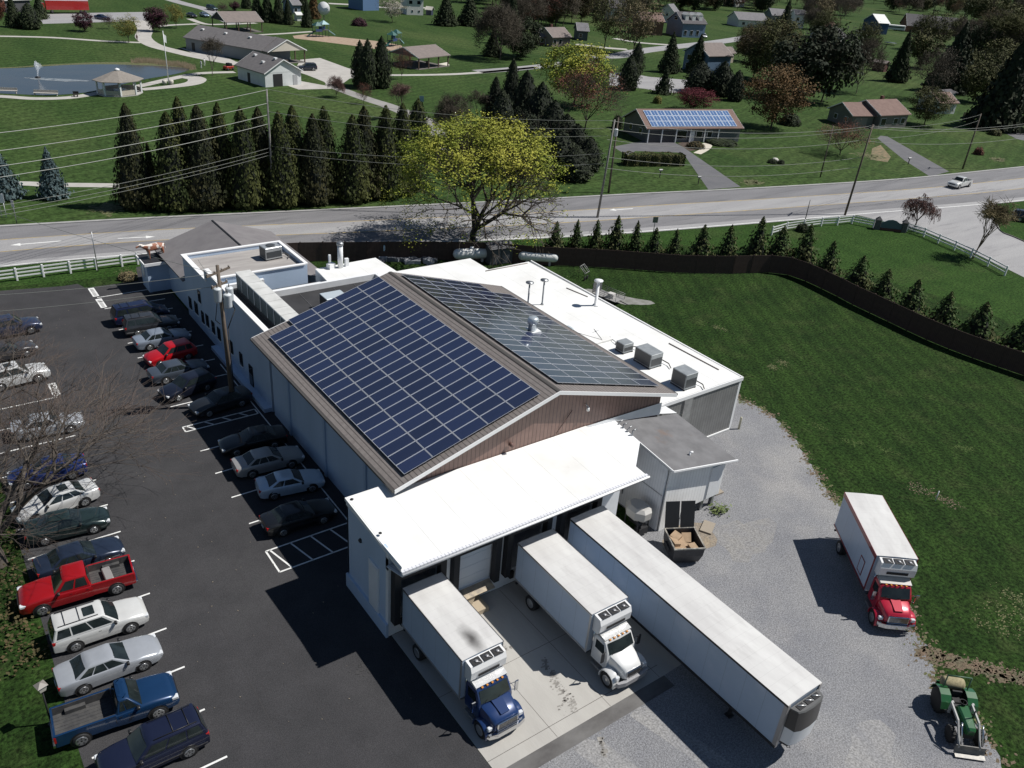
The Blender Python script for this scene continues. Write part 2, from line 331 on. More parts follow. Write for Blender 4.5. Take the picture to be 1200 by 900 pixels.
# stencilled blocks at the ends of the two reserved stalls and one opposite
for i, (x, y) in enumerate(((-4.72,48.2),(-4.75,51.2),(-11.75,32.7))):
    mb = MB(); mb.add([(x-.28,y-1.15,.0146),(x+.28,y-1.15,.0146),(x+.28,y+1.15,.0146),(x-.28,y+1.15,.0146)], [(0,1,2,3)])
    tag(mb.build('stall_marking', PAINTW), kind='structure')
    mb = MB()
    for k in range(7): mb.add([(x-.16,y-.95+k*.28,.0152),(x+.16,y-.95+k*.28,.0152),(x+.16,y-.83+k*.28,.0152),(x-.16,y-.83+k*.28,.0152)], [(0,1,2,3)])
    tag(mb.build('stall_marking', ASPH), kind='structure')
# long patched seams and cracks in the lot
mb = MB()
for pts in (((-7.4,-22),(-7.1,-8),(-6.9,3),(-6.6,20),(-6.2,50)),((-3.2,-20),(-3.0,-10),(-2.4,-5)),((-9.5,-20),(-9.3,0),(-8.9,26))):
    P = smooth_line([(a,b,.013) for a,b in pts], 8)
    for a, b in zip(P[:-1], P[1:]): mb.quad(a+Vector((-.02,0,0)), b+Vector((-.02,0,0)), b+Vector((.02,0,0)), a+Vector((.02,0,0)))
rr = random.Random(61)
for k in range(26):
    x, y = rr.uniform(-11.3,-1.8), rr.uniform(-16,52); an = rr.choice((rr.uniform(-.3,.3), rr.uniform(1.2,1.9))); p = Vector((x,y,.0128))
    for j in range(rr.randrange(5,16)):
        q = p+Vector((cos(an),sin(an),0))*rr.uniform(.25,.5); n_ = Vector((-sin(an),cos(an),0))*rr.uniform(.008,.02); mb.quad(p-n_, q-n_, q+n_, p+n_); p = q; an += rr.uniform(-.4,.4)
tag(mb.build('asphalt_seam', M('seam', (.034,.032,.033), .8)), kind='structure')
# pebbles, leaves and litter specks on the lot
mb = MB(); rr = random.Random(12)
for k in range(120):
    x, y = rr.uniform(-11.5,-1.8), rr.uniform(-20,50); s = rr.uniform(.012,.035); mb.obox((x,y,.012), s*2, s*1.4, s, rr.uniform(0,3))
tag(mb.build('litter_specks', M('litter', (.20,.17,.13), .9)), 'small pale leaves and stones scattered over the parking lot', 'litter', None, 'stuff')

# --- main road
near = PG([(-160,331),(-80,322),(0,313.7),(160,297.5),(400,289),(660,278.7),(775,271),(900,261),(987,253.5),(1080,246),(1169,239),(1300,224),(1500,200)])
far = PG([(-160,275),(-80,271),(0,267),(150,257.5),(300,251),(450,243.7),(655,233.7),(720,229),(820,225),(900,220.7),(1020,213.4),(1060,210.7),(1200,196.3),(1300,186),(1500,166)])
def interp(P, x):
    P = sorted(P, key=lambda p: p.x)
    for a, b in zip(P[:-1], P[1:]):
        if a.x <= x <= b.x: return a.y+(b.y-a.y)*(x-a.x)/(b.x-a.x)
    return P[0].y if x < P[0].x else P[-1].y
ns, fs = smooth_line(near, 6), smooth_line(far, 6)
x0_, x1_ = max(ns[0].x, fs[0].x), min(ns[-1].x, fs[-1].x)
XS = [x0_+(x1_-x0_)*i/120 for i in range(121)]
YN = [interp(ns, x) for x in XS]; YF = [interp(fs, x) for x in XS]
def sm(a, k=5): return [sum(a[max(0,i-k):i+k+1])/len(a[max(0,i-k):i+k+1]) for i in range(len(a))]
YN, YF = sm(YN), sm(YF)
def strip(name, f0, f1, z, mat, i0=0, i1=None, o0=0, o1=0, kind='structure'):
    mb = MB(); i1 = i1 or len(XS)-1; a = []; b = []
    for i in range(i0, i1+1):
        a.append((XS[i], YN[i]+(YF[i]-YN[i])*f0+o0, z)); b.append((XS[i], YN[i]+(YF[i]-YN[i])*f1+o1, z))
    k = len(a); mb.add(a+b, [(i,i+1,k+i+1,k+i) for i in range(k-1)]); o = mb.build(name, mat); return tag(o, kind=kind)
ROADD = speckle(M('road_asphalt', (.14,.138,.145), .85, c2=(.19,.186,.192), scale=.18, detail=7, stretch=(.25,2.2,1), c3=(.115,.113,.118), s3=.5, lo3=.55, hi3=.7), .2, 10)
ROADL = speckle(M('road_worn', (.25,.245,.25), .85, c2=(.31,.305,.305), scale=.2, detail=7, stretch=(.25,2,1), c3=(.19,.185,.19), s3=.5, lo3=.55, hi3=.75), .2, 10)
SHO = M('road_shoulder', (.34,.335,.33), .85, c2=(.26,.255,.25), scale=.6, detail=6)
strip('road', 0, 1, .012, ROADD); strip('road', .36, .66, .016, ROADL); strip('road', .0, .11, .016, ROADL)
mbk = MB()
for i in range(len(XS)-1):
    a, b = (XS[i],YF[i]), (XS[i+1],YF[i+1])
    mbk.add([(a[0],a[1],0),(b[0],b[1],0),(b[0],b[1],.12),(a[0],a[1],.12),(a[0],a[1]+.5,.12),(b[0],b[1]+.5,.12),(b[0],b[1]+.5,0),(a[0],a[1]+.5,0)], [(0,1,2,3),(3,2,5,4),(4,5,6,7)])
tag(mbk.build('kerb', SHO), kind='structure')
YEL = M('yellow_line', (.42,.30,.10), .8, c2=(.26,.22,.15), scale=1.2, detail=6)
strip('road_marking', .353, .366, .019, YEL); strip('road_marking', .652, .665, .019, YEL)
strip('road_marking', .02, .032, .019, PAINTW)
ISL = [(1000,251),(1040,260.5),(1060,265),(1080,270.5),(1100,279),(1140,296),(1180,315),(1230,340),(1300,375),(1330,345),(1200,283.5),(1173,271.5),(1166,256),(1169,239),(1130,238)]
sheet('side_road', PG(ISL), .0125, ROADL)
mbk = MB(); P = smooth_line(PG([(1166,256),(1173,271.5),(1200,283.5),(1330,345)]), 5)
for a, b in zip(P[:-1], P[1:]): mbk.add([(a.x,a.y,0),(b.x,b.y,0),(b.x,b.y,.13),(a.x,a.y,.13),(a.x+.3,a.y+.3,.13),(b.x+.3,b.y+.3,.13)], [(0,1,2,3),(3,2,5,4)])
tag(mbk.build('kerb', M('dark_kerb',(.09,.085,.08),.9)), kind='structure')
def arrow(px, py, flip=1, L=3.2):
    c = G(px,py); i = min(range(len(XS)-1), key=lambda k: abs(XS[k]-c.x)); d = Vector((XS[i+1]-XS[i], YN[i+1]-YN[i],0)).normalized()*flip; n_ = Vector((-d.y,d.x,0))
    mb = MB(); q = lambda a,b: tuple(c+d*a+n_*b)[:2]+(.021,)
    mb.add([q(-L/2,-.1),q(L/2-1,-.1),q(L/2-1,.1),q(-L/2,.1)], [(0,1,2,3)]); mb.add([q(L/2-1,-.45),q(L/2,0),q(L/2-1,.45)], [(0,1,2)])
    tag(mb.build('road_marking', PAINTW), kind='structure')
arrow(42,285,-1,5); arrow(160,278.5,1,4); arrow(728,245.5,-1,4); arrow(620,255,1,4)
# lot exit bar of straw / yellow grass by the fence
for px, py, a, b in ((128,244,2.4,1.6),(881,213.5,2.2,1.1),(1021,183,3.2,2.4),(1170,187,2,1)):
    p = G(px,py); scatter_patch('worn_grass_patch',p.x,p.y,a*1.3,b*1.3,.2,.02,STRAW,150,(.1,.5),seed=int(px))

# --- driveways and paths across the road
BLKTOP = speckle(M('driveway_blacktop', (.10,.10,.108), .9, c2=(.125,.123,.13), scale=.4, detail=6), .15, 9)
PATHC = M('park_path', (.36,.34,.315), .9, c2=(.43,.41,.38), scale=.4, detail=5)
sheet('driveway', PG([(830,222),(862,219.5),(868,219),(800,172),(790,167),(756,165),(745,167),(718,172),(735,182),(745,177),(800,179)]), .014, BLKTOP)
sheet('garden_bed', PG([(794,168),(812,164),(824,170),(822,175),(808,177),(800,172)]), .018, M('mulch', (.055,.035,.028), .95, c2=(.08,.06,.045), scale=2))
ribbon('garden_path', PG([(817,180),(826,175),(830,170),(824,168)]), 1.5, .02, M('pale_path', (.52,.48,.40), .9))
sheet('driveway', PG([(1032,159),(1040,160),(1112,201),(1090,207),(1060,188),(1028,162)]), .014, BLKTOP)
sheet('driveway', PG([(1165,150),(1180,149),(1215,160),(1215,168),(1192,163)]), .014, BLKTOP)
sheet('garden_bed', PG([(1022,174),(1032,170),(1044,184),(1040,190),(1020,187)]), .018, M('tan_mulch', (.24,.17,.10), .95, c2=(.10,.10,.05), scale=1.2))
ribbon('park_path', PG([(-40,215),(25,215),(60,216.5),(137,217.5),(200,220)]), 1.9, .02, PATHC)
ribbon('park_path', PG([(-60,42),(0,42.5),(60,44),(120,48),(165,50)]), 2.2, .02, PATHC)
ribbon('park_path', PG([(165,24),(170,35),(168,44),(180,53),(205,60),(240,68),(285,76)]), 4.2, .022, PATHC)
sheet('park_pad', PG([(210,56),(224,58),(234,61),(248,61),(262,66),(276,72),(262,73),(240,66),(225,62)]), .024, PATHC)
ribbon('park_path', PG([(-60,112),(0,113),(40,115.5),(80,114.5),(110,110),(130,106),(165,100.5),(200,92.5),(235,86),(275,84.5)]), 2.3, .02, PATHC)
ribbon('park_path', PG([(166,105),(205,101),(226,97.5),(231,93),(222,90)]), [2.2,4.5], .022, PATHC)
sheet('park_pad', PG([(352,70),(375,68),(408,80),(432,84),(436,90),(410,92),(395,103),(385,102),(380,96),(360,88),(345,83)]), .02, PATHC)
sheet('park_pad', PG([(327,97),(352,95),(385,101),(392,104),(350,105)]), .021, PATHC)
ribbon('park_path', PG([(388,99),(400,105),(430,116),(455,124),(480,134),(500,143),(512,158),(508,175)]), [3.0,4.6], .022, M('grey_path',(.22,.21,.20),.9,c2=(.28,.27,.255),scale=.3))
ribbon('park_path', PG([(432,88),(480,88),(530,87),(575,84),(628,79)]), 2.2, .02, PATHC)
ribbon('park_path', PG([(300,41),(330,39.5),(366,37)]), 2.0, .02, PATHC)
ribbon('park_path', PG([(185,31),(200,29.5),(232,28)]), 2.2, .02, PATHC); ribbon('park_path', PG([(222,22),(240,28),(262,28.5),(300,27)]), 2.2, .021, PATHC)
sheet('playground_mulch', PG([(343,42),(360,40),(392,43),(440,48),(470,53),(476,60),(450,59),(410,53),(370,48),(345,45)]), .022, M('wood_chips', (.28,.20,.14), .95, c2=(.36,.27,.20), scale=.8))
sheet('park_pad', PG([(487,80),(492,82),(527,76.5),(524,73)]), .03, M('pale_slab', (.55,.52,.44), .9))
sheet('side_road', PG([(44,17),(110,15),(175,14),(176,24),(120,26),(50,28)]), .02, ROADL)
ribbon('side_road', PG([(180,-6),(215,4),(245,12),(262,22),(275,28)]), 5, .022, ROADL)
ribbon('side_road', PG([(385,4),(420,6),(455,9),(500,9)]), 5, .02, PATHC)
ribbon('side_road', PG([(560,84),(600,81),(640,77),(662,74)]), 5, .02, ROADL)
sheet('side_road', PG([(714,86),(735,85),(760,90),(808,94),(808,108),(785,109),(755,104),(714,100)]), .022, ROADL)
ribbon('side_road', PG([(690,66),(720,66),(750,60),(790,55),(850,48),(895,40),(925,32)]), 7, .022, ROADL)
ribbon('driveway', PG([(675,52),(710,56),(735,58)]), 4, .021, PATHC)
ribbon('driveway', PG([(720,45),(750,50),(790,53)]), 3.5, .021, PATHC)

# pond
WAT = M('pond_water', (.035,.045,.06), .10, c2=(.05,.055,.065), scale=.12, spec=.6, bump=.08, bscale=1.2)
sheet('pond', [(p.x,p.y) for p in smooth_line(PG([(-60,84),(-20,81),(30,79.5),(75,76.5),(120,75.5),(165,76.5),(205,78.5),(222,81.5),(205,87),(170,93),(130,102),(100,108.5),(60,111.5),(20,110.5),(-30,108)]), 4)], .03, WAT, None)
sheet('pond_bank', wobble(PG([(-60,81),(0,79.5),(60,75.5),(120,73),(170,73.5),(215,76.5),(226,81),(222,82.5),(205,79.5),(165,77),(120,76),(60,77.5),(0,80.5),(-60,84)]), .2, 3), .026, STRAW)
# ------------------------------------------------------------ main buildings
WALLM = M('white_wall_blue_shade', (.46,.56,.70), .55, c2=(.41,.51,.64), scale=.35, detail=5, stretch=(1,1,.25))  # white panels; the blue of sky-lit shade is painted into the colour
CORRW = stripes('white_ribbed_metal', (.82,.83,.85), (.62,.64,.66), 1, .23, .12)
CORRX = stripes('white_ribbed_metal_front', (.88,.88,.87), (.62,.62,.61), 0, .3, .10)
CORRG = stripes('grey_ribbed_metal', (.17,.168,.165), (.10,.10,.10), 0, .3, .12, noise_c=(.22,.22,.215), nscale=.8)
BROWN = stripes('brown_board_siding', (.20,.125,.105), (.07,.045,.04), 0, .31, .13, noise_c=(.25,.16,.135), nscale=1.5)
TRIM = M('white_trim', (.80,.80,.80), .4)
HROOF = stripes('brown_grey_shingle', (.15,.132,.125), (.075,.066,.063), 0, .30, .22, noise_c=(.19,.17,.16), nscale=3, rough=.9)

# 1. the big hall carrying the panels
hall = thing('solar_hall', 'long pale hall with a brown shingled gable roof under two fields of solar panels', 'building', (1.8,0,0))
XR, ZR = 12.2, 10.15; WX, WZ, EX, EZ = .6, 6.80, 23.3, 6.95; Y0, Y1 = -.55, 21.35
sw = (ZR-WZ)/(XR-WX); se = (ZR-EZ)/(EX-XR)
zW = lambda x: ZR-(XR-x)*sw; zE = lambda x: ZR-(x-XR)*se
mb = MB(); t = .28
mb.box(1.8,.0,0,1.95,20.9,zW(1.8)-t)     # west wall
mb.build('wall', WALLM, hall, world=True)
for y in (5.3,11.4,17.6): mb = MB(); mb.box(1.68,y-.14,0,1.797,y+.14,zW(1.8)-t-.02); mb.build('pilaster', M('pilaster_blue_shade',(.36,.46,.60),.6), hall, world=True)  # pilasters are white; their blue is open shade put into the base colour
mb = MB()
for ya, yb in ((.02,.15),(20.75,20.9)):
    mb.plate([(1.95,ya,0),(22.2,ya,0),(22.2,ya,zE(22.2)-t),(XR,ya,ZR-t),(1.95,ya,zW(1.95)-t)], -.12 if ya < 1 else .12)
mb.box(22.2,.02,0,22.35,20.9,zE(22.2)-t)
mb.build('gable_wall', BROWN, hall, world=True, fix=True)
mb = MB()
for sgn, xe, ze, zf in ((-1,WX,WZ,zW),(1,EX,EZ,zE)):
    mb.add([(xe,Y0,ze),(XR,Y0,ZR),(XR,Y1,ZR),(xe,Y1,ze),(xe,Y0,ze-.16),(XR,Y0,ZR-.16),(XR,Y1,ZR-.16),(xe,Y1,ze-.16)], [(0,1,2,3),(7,6,5,4),(0,4,5,1),(3,2,6,7),(0,3,7,4)])
mb.build('roof', HROOF, hall, world=True, fix=True)
for y in (Y0-.05, Y1+.0):   # fascia boards along both gables
    for xe, ze in ((WX,WZ),(EX,EZ)):
        mb = MB(); mb.add([(xe,y,ze+.015),(XR,y,ZR+.015),(XR,y,ZR-.24),(xe,y,ze-.24),(xe,y+.048,ze+.015),(XR,y+.048,ZR+.015),(XR,y+.048,ZR-.24),(xe,y+.048,ze-.24)], [(0,1,2,3),(4,5,6,7),(0,4,5,1),(3,2,6,7),(0,3,7,4),(1,2,6,5)]); mb.build('fascia', TRIM, hall, world=True, fix=True)
mb = MB(); mb.box(WX-.13,Y0,WZ-.16,WX-.003,Y1,WZ-.01); mb.build('gutter', M('gutter_dark',(.07,.065,.06),.4), hall, world=True); mb = MB(); mb.box(EX+.003,Y0,EZ-.16,EX+.13,Y1,EZ-.01); mb.build('gutter', M('gutter_dark',(.07,.065,.06),.4), hall, world=True)
mb = MB()
for s_ in (-1,1): mb.add([(XR,Y0,ZR+.03),(XR+s_*.17,Y0,ZR-.01),(XR+s_*.17,Y1,ZR-.01),(XR,Y1,ZR+.03)], [(0,1,2,3)])
mb.build('ridge_vent', M('ridge_dark',(.06,.055,.052),.8), hall, world=True, fix=True)
for y0, y1 in ((7.4,10.0),(1.7,4.4)):
    for k in range(3):
        ya = y0+k*(y1-y0)/3
        mb = MB(); mb.box(1.74,ya+.05,5.2,1.796,ya+(y1-y0)/3-.08,5.9); wn = mb.build('window', DGLASS, hall, world=True)
mb = MB(); mb.lathe([(0,0),(.09,0),(.12,-.25),(.0,-.28)], (15.1,-.25,8.0), 8, axis='z'); mb.tube((15.1,.02,8.1),(15.1,-.25,8.05),.03); mb.build('flood_light', TRIM, hall, world=True)
mb = MB(); mb.tube((13.9,-.05,8.0),(12.7,-.1,6.6),.025); mb.build('conduit', M('brown_pipe',(.13,.07,.06),.6), hall, world=True); mb = MB(); mb.tube((9.0,-.08,7.0),(9.0,-.35,7.0),.14); mb.build('conduit', M('brown_pipe',(.13,.07,.06),.6), hall, world=True)

# 2. solar arrays : every module is a part of its array
cell = M('solar_cell', (.010,.014,.042), .10, spec=.8, coat=.2)
n, l, b = nodes_of(cell); b.inputs['IOR'].default_value = 2.1
tc = n.new('ShaderNodeTexCoord'); sp = n.new('ShaderNodeSeparateXYZ'); l.new(tc.outputs['Object'], sp.inputs[0])
def gridline(ax, per, wd):
    d = n.new('ShaderNodeMath'); d.operation = 'DIVIDE'; d.inputs[1].default_value = per; l.new(sp.outputs[ax], d.inputs[0])
    f = n.new('ShaderNodeMath'); f.operation = 'FRACT'; l.new(d.outputs[0], f.inputs[0])
    t_ = n.new('ShaderNodeMath'); t_.operation = 'LESS_THAN'; t_.inputs[1].default_value = wd; l.new(f.outputs[0], t_.inputs[0]); return t_.outputs[0]
mxm = n.new('ShaderNodeMath'); mxm.operation = 'MAXIMUM'; l.new(gridline(0,.163,.07), mxm.inputs[0]); l.new(gridline(1,.16,.07), mxm.inputs[1])
oi = n.new('ShaderNodeObjectInfo'); vr = n.new('ShaderNodeMix'); vr.data_type = 'RGBA'; l.new(oi.outputs['Random'], vr.inputs['Factor'])
vr.inputs[6].default_value = (.007,.010,.034,1); vr.inputs[7].default_value = (.014,.021,.064,1)
mx = n.new('ShaderNodeMix'); mx.data_type = 'RGBA'; l.new(mxm.outputs[0], mx.inputs['Factor']); l.new(vr.outputs[2], mx.inputs[6]); mx.inputs[7].default_value = (.05,.056,.085,1)
l.new(mx.outputs[2], b.inputs['Base Color'])
FRM = M('panel_frame', (.62,.64,.68), .35, .3)
def module_mesh(pw, ph, fr=.022):
    mb = MB(); T = .045
    mb.box(0,0,0,pw,ph,T*.8,0)
    for x0,y0,x1,y1 in ((0,0,pw,fr),(0,ph-fr,pw,ph),(0,fr,fr,ph-fr),(pw-fr,fr,pw,ph-fr)): mb.box(x0,y0,.001,x1,y1,T,1)
    return mb
def array(label, x_edge, z_edge, slope, sgn, ncol, rows, y0, group='solar arrays on the hall roof'):
    """sgn -1: west slope rising toward +x ; +1: east slope falling toward +x"""
    a = thing('solar_array', label, 'solar array', (x_edge, y0, z_edge), 0, group)
    ang = -atan2(slope,1)*(-sgn)
    me = None
    cp = 1.996; ca, sa = cos(ang), sin(ang)
    for i in range(ncol):
        for j in range(rows[i][0], rows[i][1]):
            if me is None: o = module_mesh(1.965,.985).build('solar_panel', [cell, FRM], a); me = o.data
            else: o = bpy.data.objects.new('solar_panel', me); COL.objects.link(o); o.parent = a
            o.location = (i*cp*ca+.0, j*1.01, -i*cp*sa*1.0); o.rotation_euler = (0, ang, 0)
    mb = MB()
    for i in range(ncol):
        for dd in (.45,1.5):
            c_ = i*cp+dd; j0, j1 = rows[i]
            mb.obox((c_*ca, (j0+j1)/2*1.01, -c_*sa-.075),.05,(j1-j0)*1.01,.06)
    mb.build('mounting_rail', STEEL, a); return a
# west field: edge x of its lower side
wx = 11.13-5*1.996*cos(atan2(sw,1)); wz = zW(wx)+.13
array('dark blue solar field on the west roof slope facing the parking lot', wx, wz, sw, -1, 5, [(0,20),(0,21),(0,21),(0,21),(0,21)], 0.0)
array('bluish sky-reflecting solar field on the east roof slope beside the white roof', 12.78, zE(12.78)+.13, se, 1, 5, [(0,20)]*4+[(0,18)], .4)

# 3. loading dock building (front)
dock = thing('loading_dock', 'white loading dock building with a flat white roof and four truck doors', 'building', (-1.8,-4.3,0))
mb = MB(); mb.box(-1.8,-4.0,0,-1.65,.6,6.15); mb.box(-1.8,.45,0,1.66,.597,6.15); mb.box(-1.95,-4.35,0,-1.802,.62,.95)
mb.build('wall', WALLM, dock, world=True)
fw = MB()
doors = [(-.02,'t'),(3.75,'c'),(7.45,'t'),(11.42,'t')]; dw = 1.38; x = -1.8
for cx_, k in doors:
    fw.box(x,-4.3,0,cx_-dw,-4.0,5.55); x = cx_+dw
fw.box(x,-4.3,0,15.0,-4.0,5.55); fw.box(-1.8,-4.295,4.75,15.0,-3.99,6.0)
for cx_, k in doors: fw.box(cx_-dw,-4.28,0,cx_+dw,-4.0,1.15)
fw.build('front_wall', WHITE, dock, world=True)
mb = MB(); mb.box(14.85,-4.0,0,15.0,-.01,5.9); mb.box(-1.6,-4.0,.9,14.85,-.02,1.0); mb.build('side_wall', WHITE, dock, world=True)
mb = MB(); mb.add([(-1.88,-5.85,6.05),(15.35,-5.85,6.05),(15.35,-.03,6.42),(17.4,-.03,6.42),(17.4,-.02,6.42),(1.66,-.02,6.42),(1.66,.68,6.45),(-1.88,.68,6.45)], [(0,1,2,3,5,6,7)])
r_ = MB(); base = [(-1.88,-5.85,6.02),(15.35,-5.85,6.02),(15.35,-.03,6.38),(1.74,-.03,6.38),(1.74,.68,6.41),(-1.88,.68,6.41)]
r_.add(base+[(p[0],p[1],p[2]-.2) for p in base], [tuple(range(6)), tuple(range(6,12))[::-1]]+[(i,(i+1)%6,6+(i+1)%6,6+i) for i in range(6)])
ro = r_.build('roof', WROOF, dock, world=True, fix=True)
mb = MB(); mb.plate([(15.35,-.03,6.35),(17.9,-.03,6.35),(17.9,-2.0,6.24),(15.35,-5.8,6.0)], .03)
mb.build('drip_edge', TRIM, dock, world=True) if False else None
mb = MB(); mb.box(-1.95,-6.02,5.76,15.42,-5.853,6.06); mb.add([(-1.95,-6.03,5.78),(15.42,-6.03,5.78),(15.42,-4.31,5.2),(-1.95,-4.31,5.2),(-1.95,-6.03,5.74),(15.42,-6.03,5.74),(15.42,-4.31,5.16),(-1.95,-4.31,5.16)],[(0,1,2,3),(4,5,6,7),(0,4,7,3),(1,5,6,2)])
mb.build('canopy_fascia', stripes('canopy_metal', (.72,.73,.76), (.45,.46,.50), 0, .22, .3), dock, world=True, fix=True)
mb = MB(); mb.tube((-1.97,-6.1,5.95),(15.45,-6.1,5.95),.07,n=8); mb.build('gutter', TRIM, dock, world=True)
mb = MB(); mb.box(-1.84,-5.75,5.95,-1.80,.6,6.2); mb.build('roof_edge', TRIM, dock, world=True)
mb = MB(); 
for x,y in ((-1.6,.35),(-1.6,-3.0)): mb.lathe([(.0,.0),(.1,.0),(.1,.02),(0,.03)],(x,y,6.41+.03*(y<0)*-2),8)
mb.build('roof_drain', BLACK, dock, world=True)
mb = MB(); mb.lathe([(0,0),(.13,0),(.13,.16),(0,.18)],(-1.82,-1.2,4.6),8,axis='y'); mb.build('wall_lamp', DARKM, dock, world=True)
mb = MB(); mb.box(-1.9,-3.3,.95,-1.802,-2.2,4.2); mb.box(-1.93,-3.22,1.0,-1.9,-2.28,4.1); mb.build('side_door', WHITE, dock, world=True)
FOAM = M('dock_seal_black', (.018,.018,.02), .8)
for cx_, k in doors:
    s_ = MB(); o_ = -4.75
    s_.box(cx_-dw-.25,o_,1.1,cx_-dw+.12,-4.303,5.15); s_.box(cx_+dw-.12,o_,1.1,cx_+dw+.25,-4.303,5.15); s_.box(cx_-dw+.12,o_,4.25,cx_+dw-.12,-4.303,5.15)
    s_.build('dock_shelter', FOAM, dock, world=True)
    if k == 'c':
        d_ = MB(); d_.box(cx_-dw+.1,-4.2,1.15,cx_+dw-.1,-4.12,4.3)
        for z in (1.9,2.65,3.4): d_.box(cx_-dw+.12,-4.215,z,cx_+dw-.12,-4.2,z+.03)
        d_.build('dock_door', M('pale_door',(.60,.63,.66),.4), dock, world=True)
        l_ = MB(); l_.plate([(cx_-dw+.2,-4.32,1.2),(cx_+dw-.2,-4.32,1.2),(cx_+dw-.2,-5.0,1.02),(cx_-dw+.2,-5.0,1.02)], .06); l_.box(cx_-dw+.3,-4.8,.85,cx_+dw-.3,-4.32,.95)
        l_.build('dock_leveller', M('yellowed_steel', (.42,.35,.25), .5, .3, c2=(.22,.19,.16), scale=3), dock, world=True)
        p_ = MB(); p_.box(cx_-1.2,-5.6,.02,cx_+.4,-4.3,.35); p_.add([(cx_-1.0,-4.9,.9),(cx_-.1,-4.9,.9),(cx_-.55,-5.0,.1),(cx_-1.0,-4.32,.9),(cx_-.1,-4.32,.9),(cx_-.55,-4.32,.1)],[(0,1,2),(0,2,5,3),(1,4,5,2),(0,3,4,1)])
        p_.build('dock_step', M('tan_steel',(.40,.33,.24),.6), dock, world=True, fix=True)
    for sx in (-1,1):
        bmp = MB(); bmp.box(cx_+sx*.9-.14,-4.5,.55,cx_+sx*.9+.14,-4.303,1.05); bmp.build('dock_bumper', BLACK, dock, world=True)

# 4. the white-roofed east wing (L-shaped flat roof)
wing = thing('flat_roofed_wing', 'low wing with a stepped flat white roof and grey ribbed end wall', 'building', (33.0,1.4,0))
P = [(22.45,1.4),(33.05,1.4),(32.75,29.6),(27.7,29.5),(27.7,32.9),(19.25,32.9),(19.1,37.0),(12.5,36.7),(12.2,33.2),(17.2,33.2),(17.2,21.4),(22.45,21.4)]
mb = MB(); mb.prism(P, 0, 4.72); mb.build('wall', stripes('wing_wall', (.5,.5,.5), (.35,.35,.35), 1, .4, .1), wing, world=True)
mb = MB(); mb.prism([(x+(.1 if x > 27 else 0), y-(.0 if y > 3 else 0)) for x, y in P], 4.722, 4.86); mb.build('roof', WROOF, wing, world=True)
mb = MB(); mb.box(24.3,1.30,.12,32.9,1.397,4.62); mb.build('end_wall', CORRG, wing, world=True)
mb = MB(); mb.box(22.45,1.2,4.62,33.25,1.298,4.92); mb.box(32.95,1.28,0,33.2,1.396,4.62); mb.box(24.3,1.22,.02,33.0,1.299,.14); mb.box(33.17,1.35,4.60,33.3,29.7,4.90)
mb.build('trim', TRIM, wing, world=True)
mb = MB(); mb.box(26.6,1.20,1.0,27.5,1.299,4.6); mb.build('patched_panel', M('pale_patched_metal',(.30,.30,.295),.5,c2=(.2,.2,.2),scale=1.5), wing, world=True)
mb = MB()
for a_, b_ in (((31.9,22.2),(32.4,19.6)),((32.2,8.6),(32.4,3.1)),((27.2,29.2),(32.4,29.2))): mb.path([(*a_,4.9),(*b_,4.9)], .05)
mb.build('roof_cable', M('rusty_cable',(.25,.22,.20),.8), wing, world=True)

# 5. cold store shed in front of the wing
shed = thing('cold_store', 'white ribbed cold store with a sloping grey roof beside the dumpster', 'building', (18.25,-5.4,0))
mb = MB(); mb.plate([(18.25,-5.25,0),(18.25,-.05,0),(18.25,-.05,5.72),(18.25,-5.25,5.12)], -.15); mb.build('side_wall', CORRW, shed, world=True, fix=True)
mb = MB(); mb.plate([(18.25,-5.40,.0),(20.2,-5.40,.0),(20.2,-5.40,4.8),(18.25,-5.40,5.2)], -.1); mb.plate([(20.2,-5.4,1.05),(24.0,-5.4,1.05),(24.0,-5.4,4.0),(20.2,-5.4,4.8)], -.1)
mb.box(23.85,-5.3,1.05,24.0,1.15,3.95); mb.box(18.4,-5.3,1.0,23.84,-.05,1.1)
mb.build('front_wall', CORRX, shed, world=True, fix=True)
mb = MB(); mb.box(22.55,-5.48,1.15,23.75,-5.403,3.75); mb.build('door', WHITE, shed, world=True)
mb = MB(); mb.box(18.1,-5.24,2.9,18.24,-.1,2.96); mb.build('wall_ledge', STEEL, shed, world=True)
mb = MB(); a_ = [(18.1,-5.75,5.28),(24.5,-5.85,4.05),(24.35,-.08,4.75),(18.1,-.08,5.9)]
mb.add(a_+[(p[0],p[1],p[2]-.1) for p in a_], [(0,1,2,3),(7,6,5,4),(0,4,5,1),(1,5,6,2),(2,6,7,3),(3,7,4,0)])
mb.build('roof', M('shed_shingle', (.165,.163,.168), .9, c2=(.12,.118,.122), scale=.9, detail=8, c3=(.16,.10,.07), s3=.35, lo3=.55, hi3=.75), shed, world=True, fix=True)
mb = MB(); mb.add([(18.05,-5.86,5.31),(24.55,-5.96,4.08),(24.55,-5.96,3.96),(18.05,-5.86,5.18),(18.05,-5.79,5.31),(24.55,-5.87,4.08),(24.55,-5.87,3.96),(18.05,-5.79,5.18)], [(0,1,2,3),(4,5,6,7),(0,4,5,1),(3,2,6,7),(0,3,7,4),(1,2,6,5)])
mb.build('fascia', TRIM, shed, world=True, fix=True); mb = MB(); mb.add([(18.03,-5.8,5.3),(18.09,-5.8,5.3),(18.09,-.1,5.93),(18.03,-.1,5.93),(18.03,-5.8,5.16),(18.09,-5.8,5.16),(18.09,-.1,5.79),(18.03,-.1,5.79)], [(0,1,2,3),(4,5,6,7),(0,4,7,3),(1,2,6,5),(0,1,5,4),(3,2,6,7)])
mb.build('fascia', TRIM, shed, world=True, fix=True)
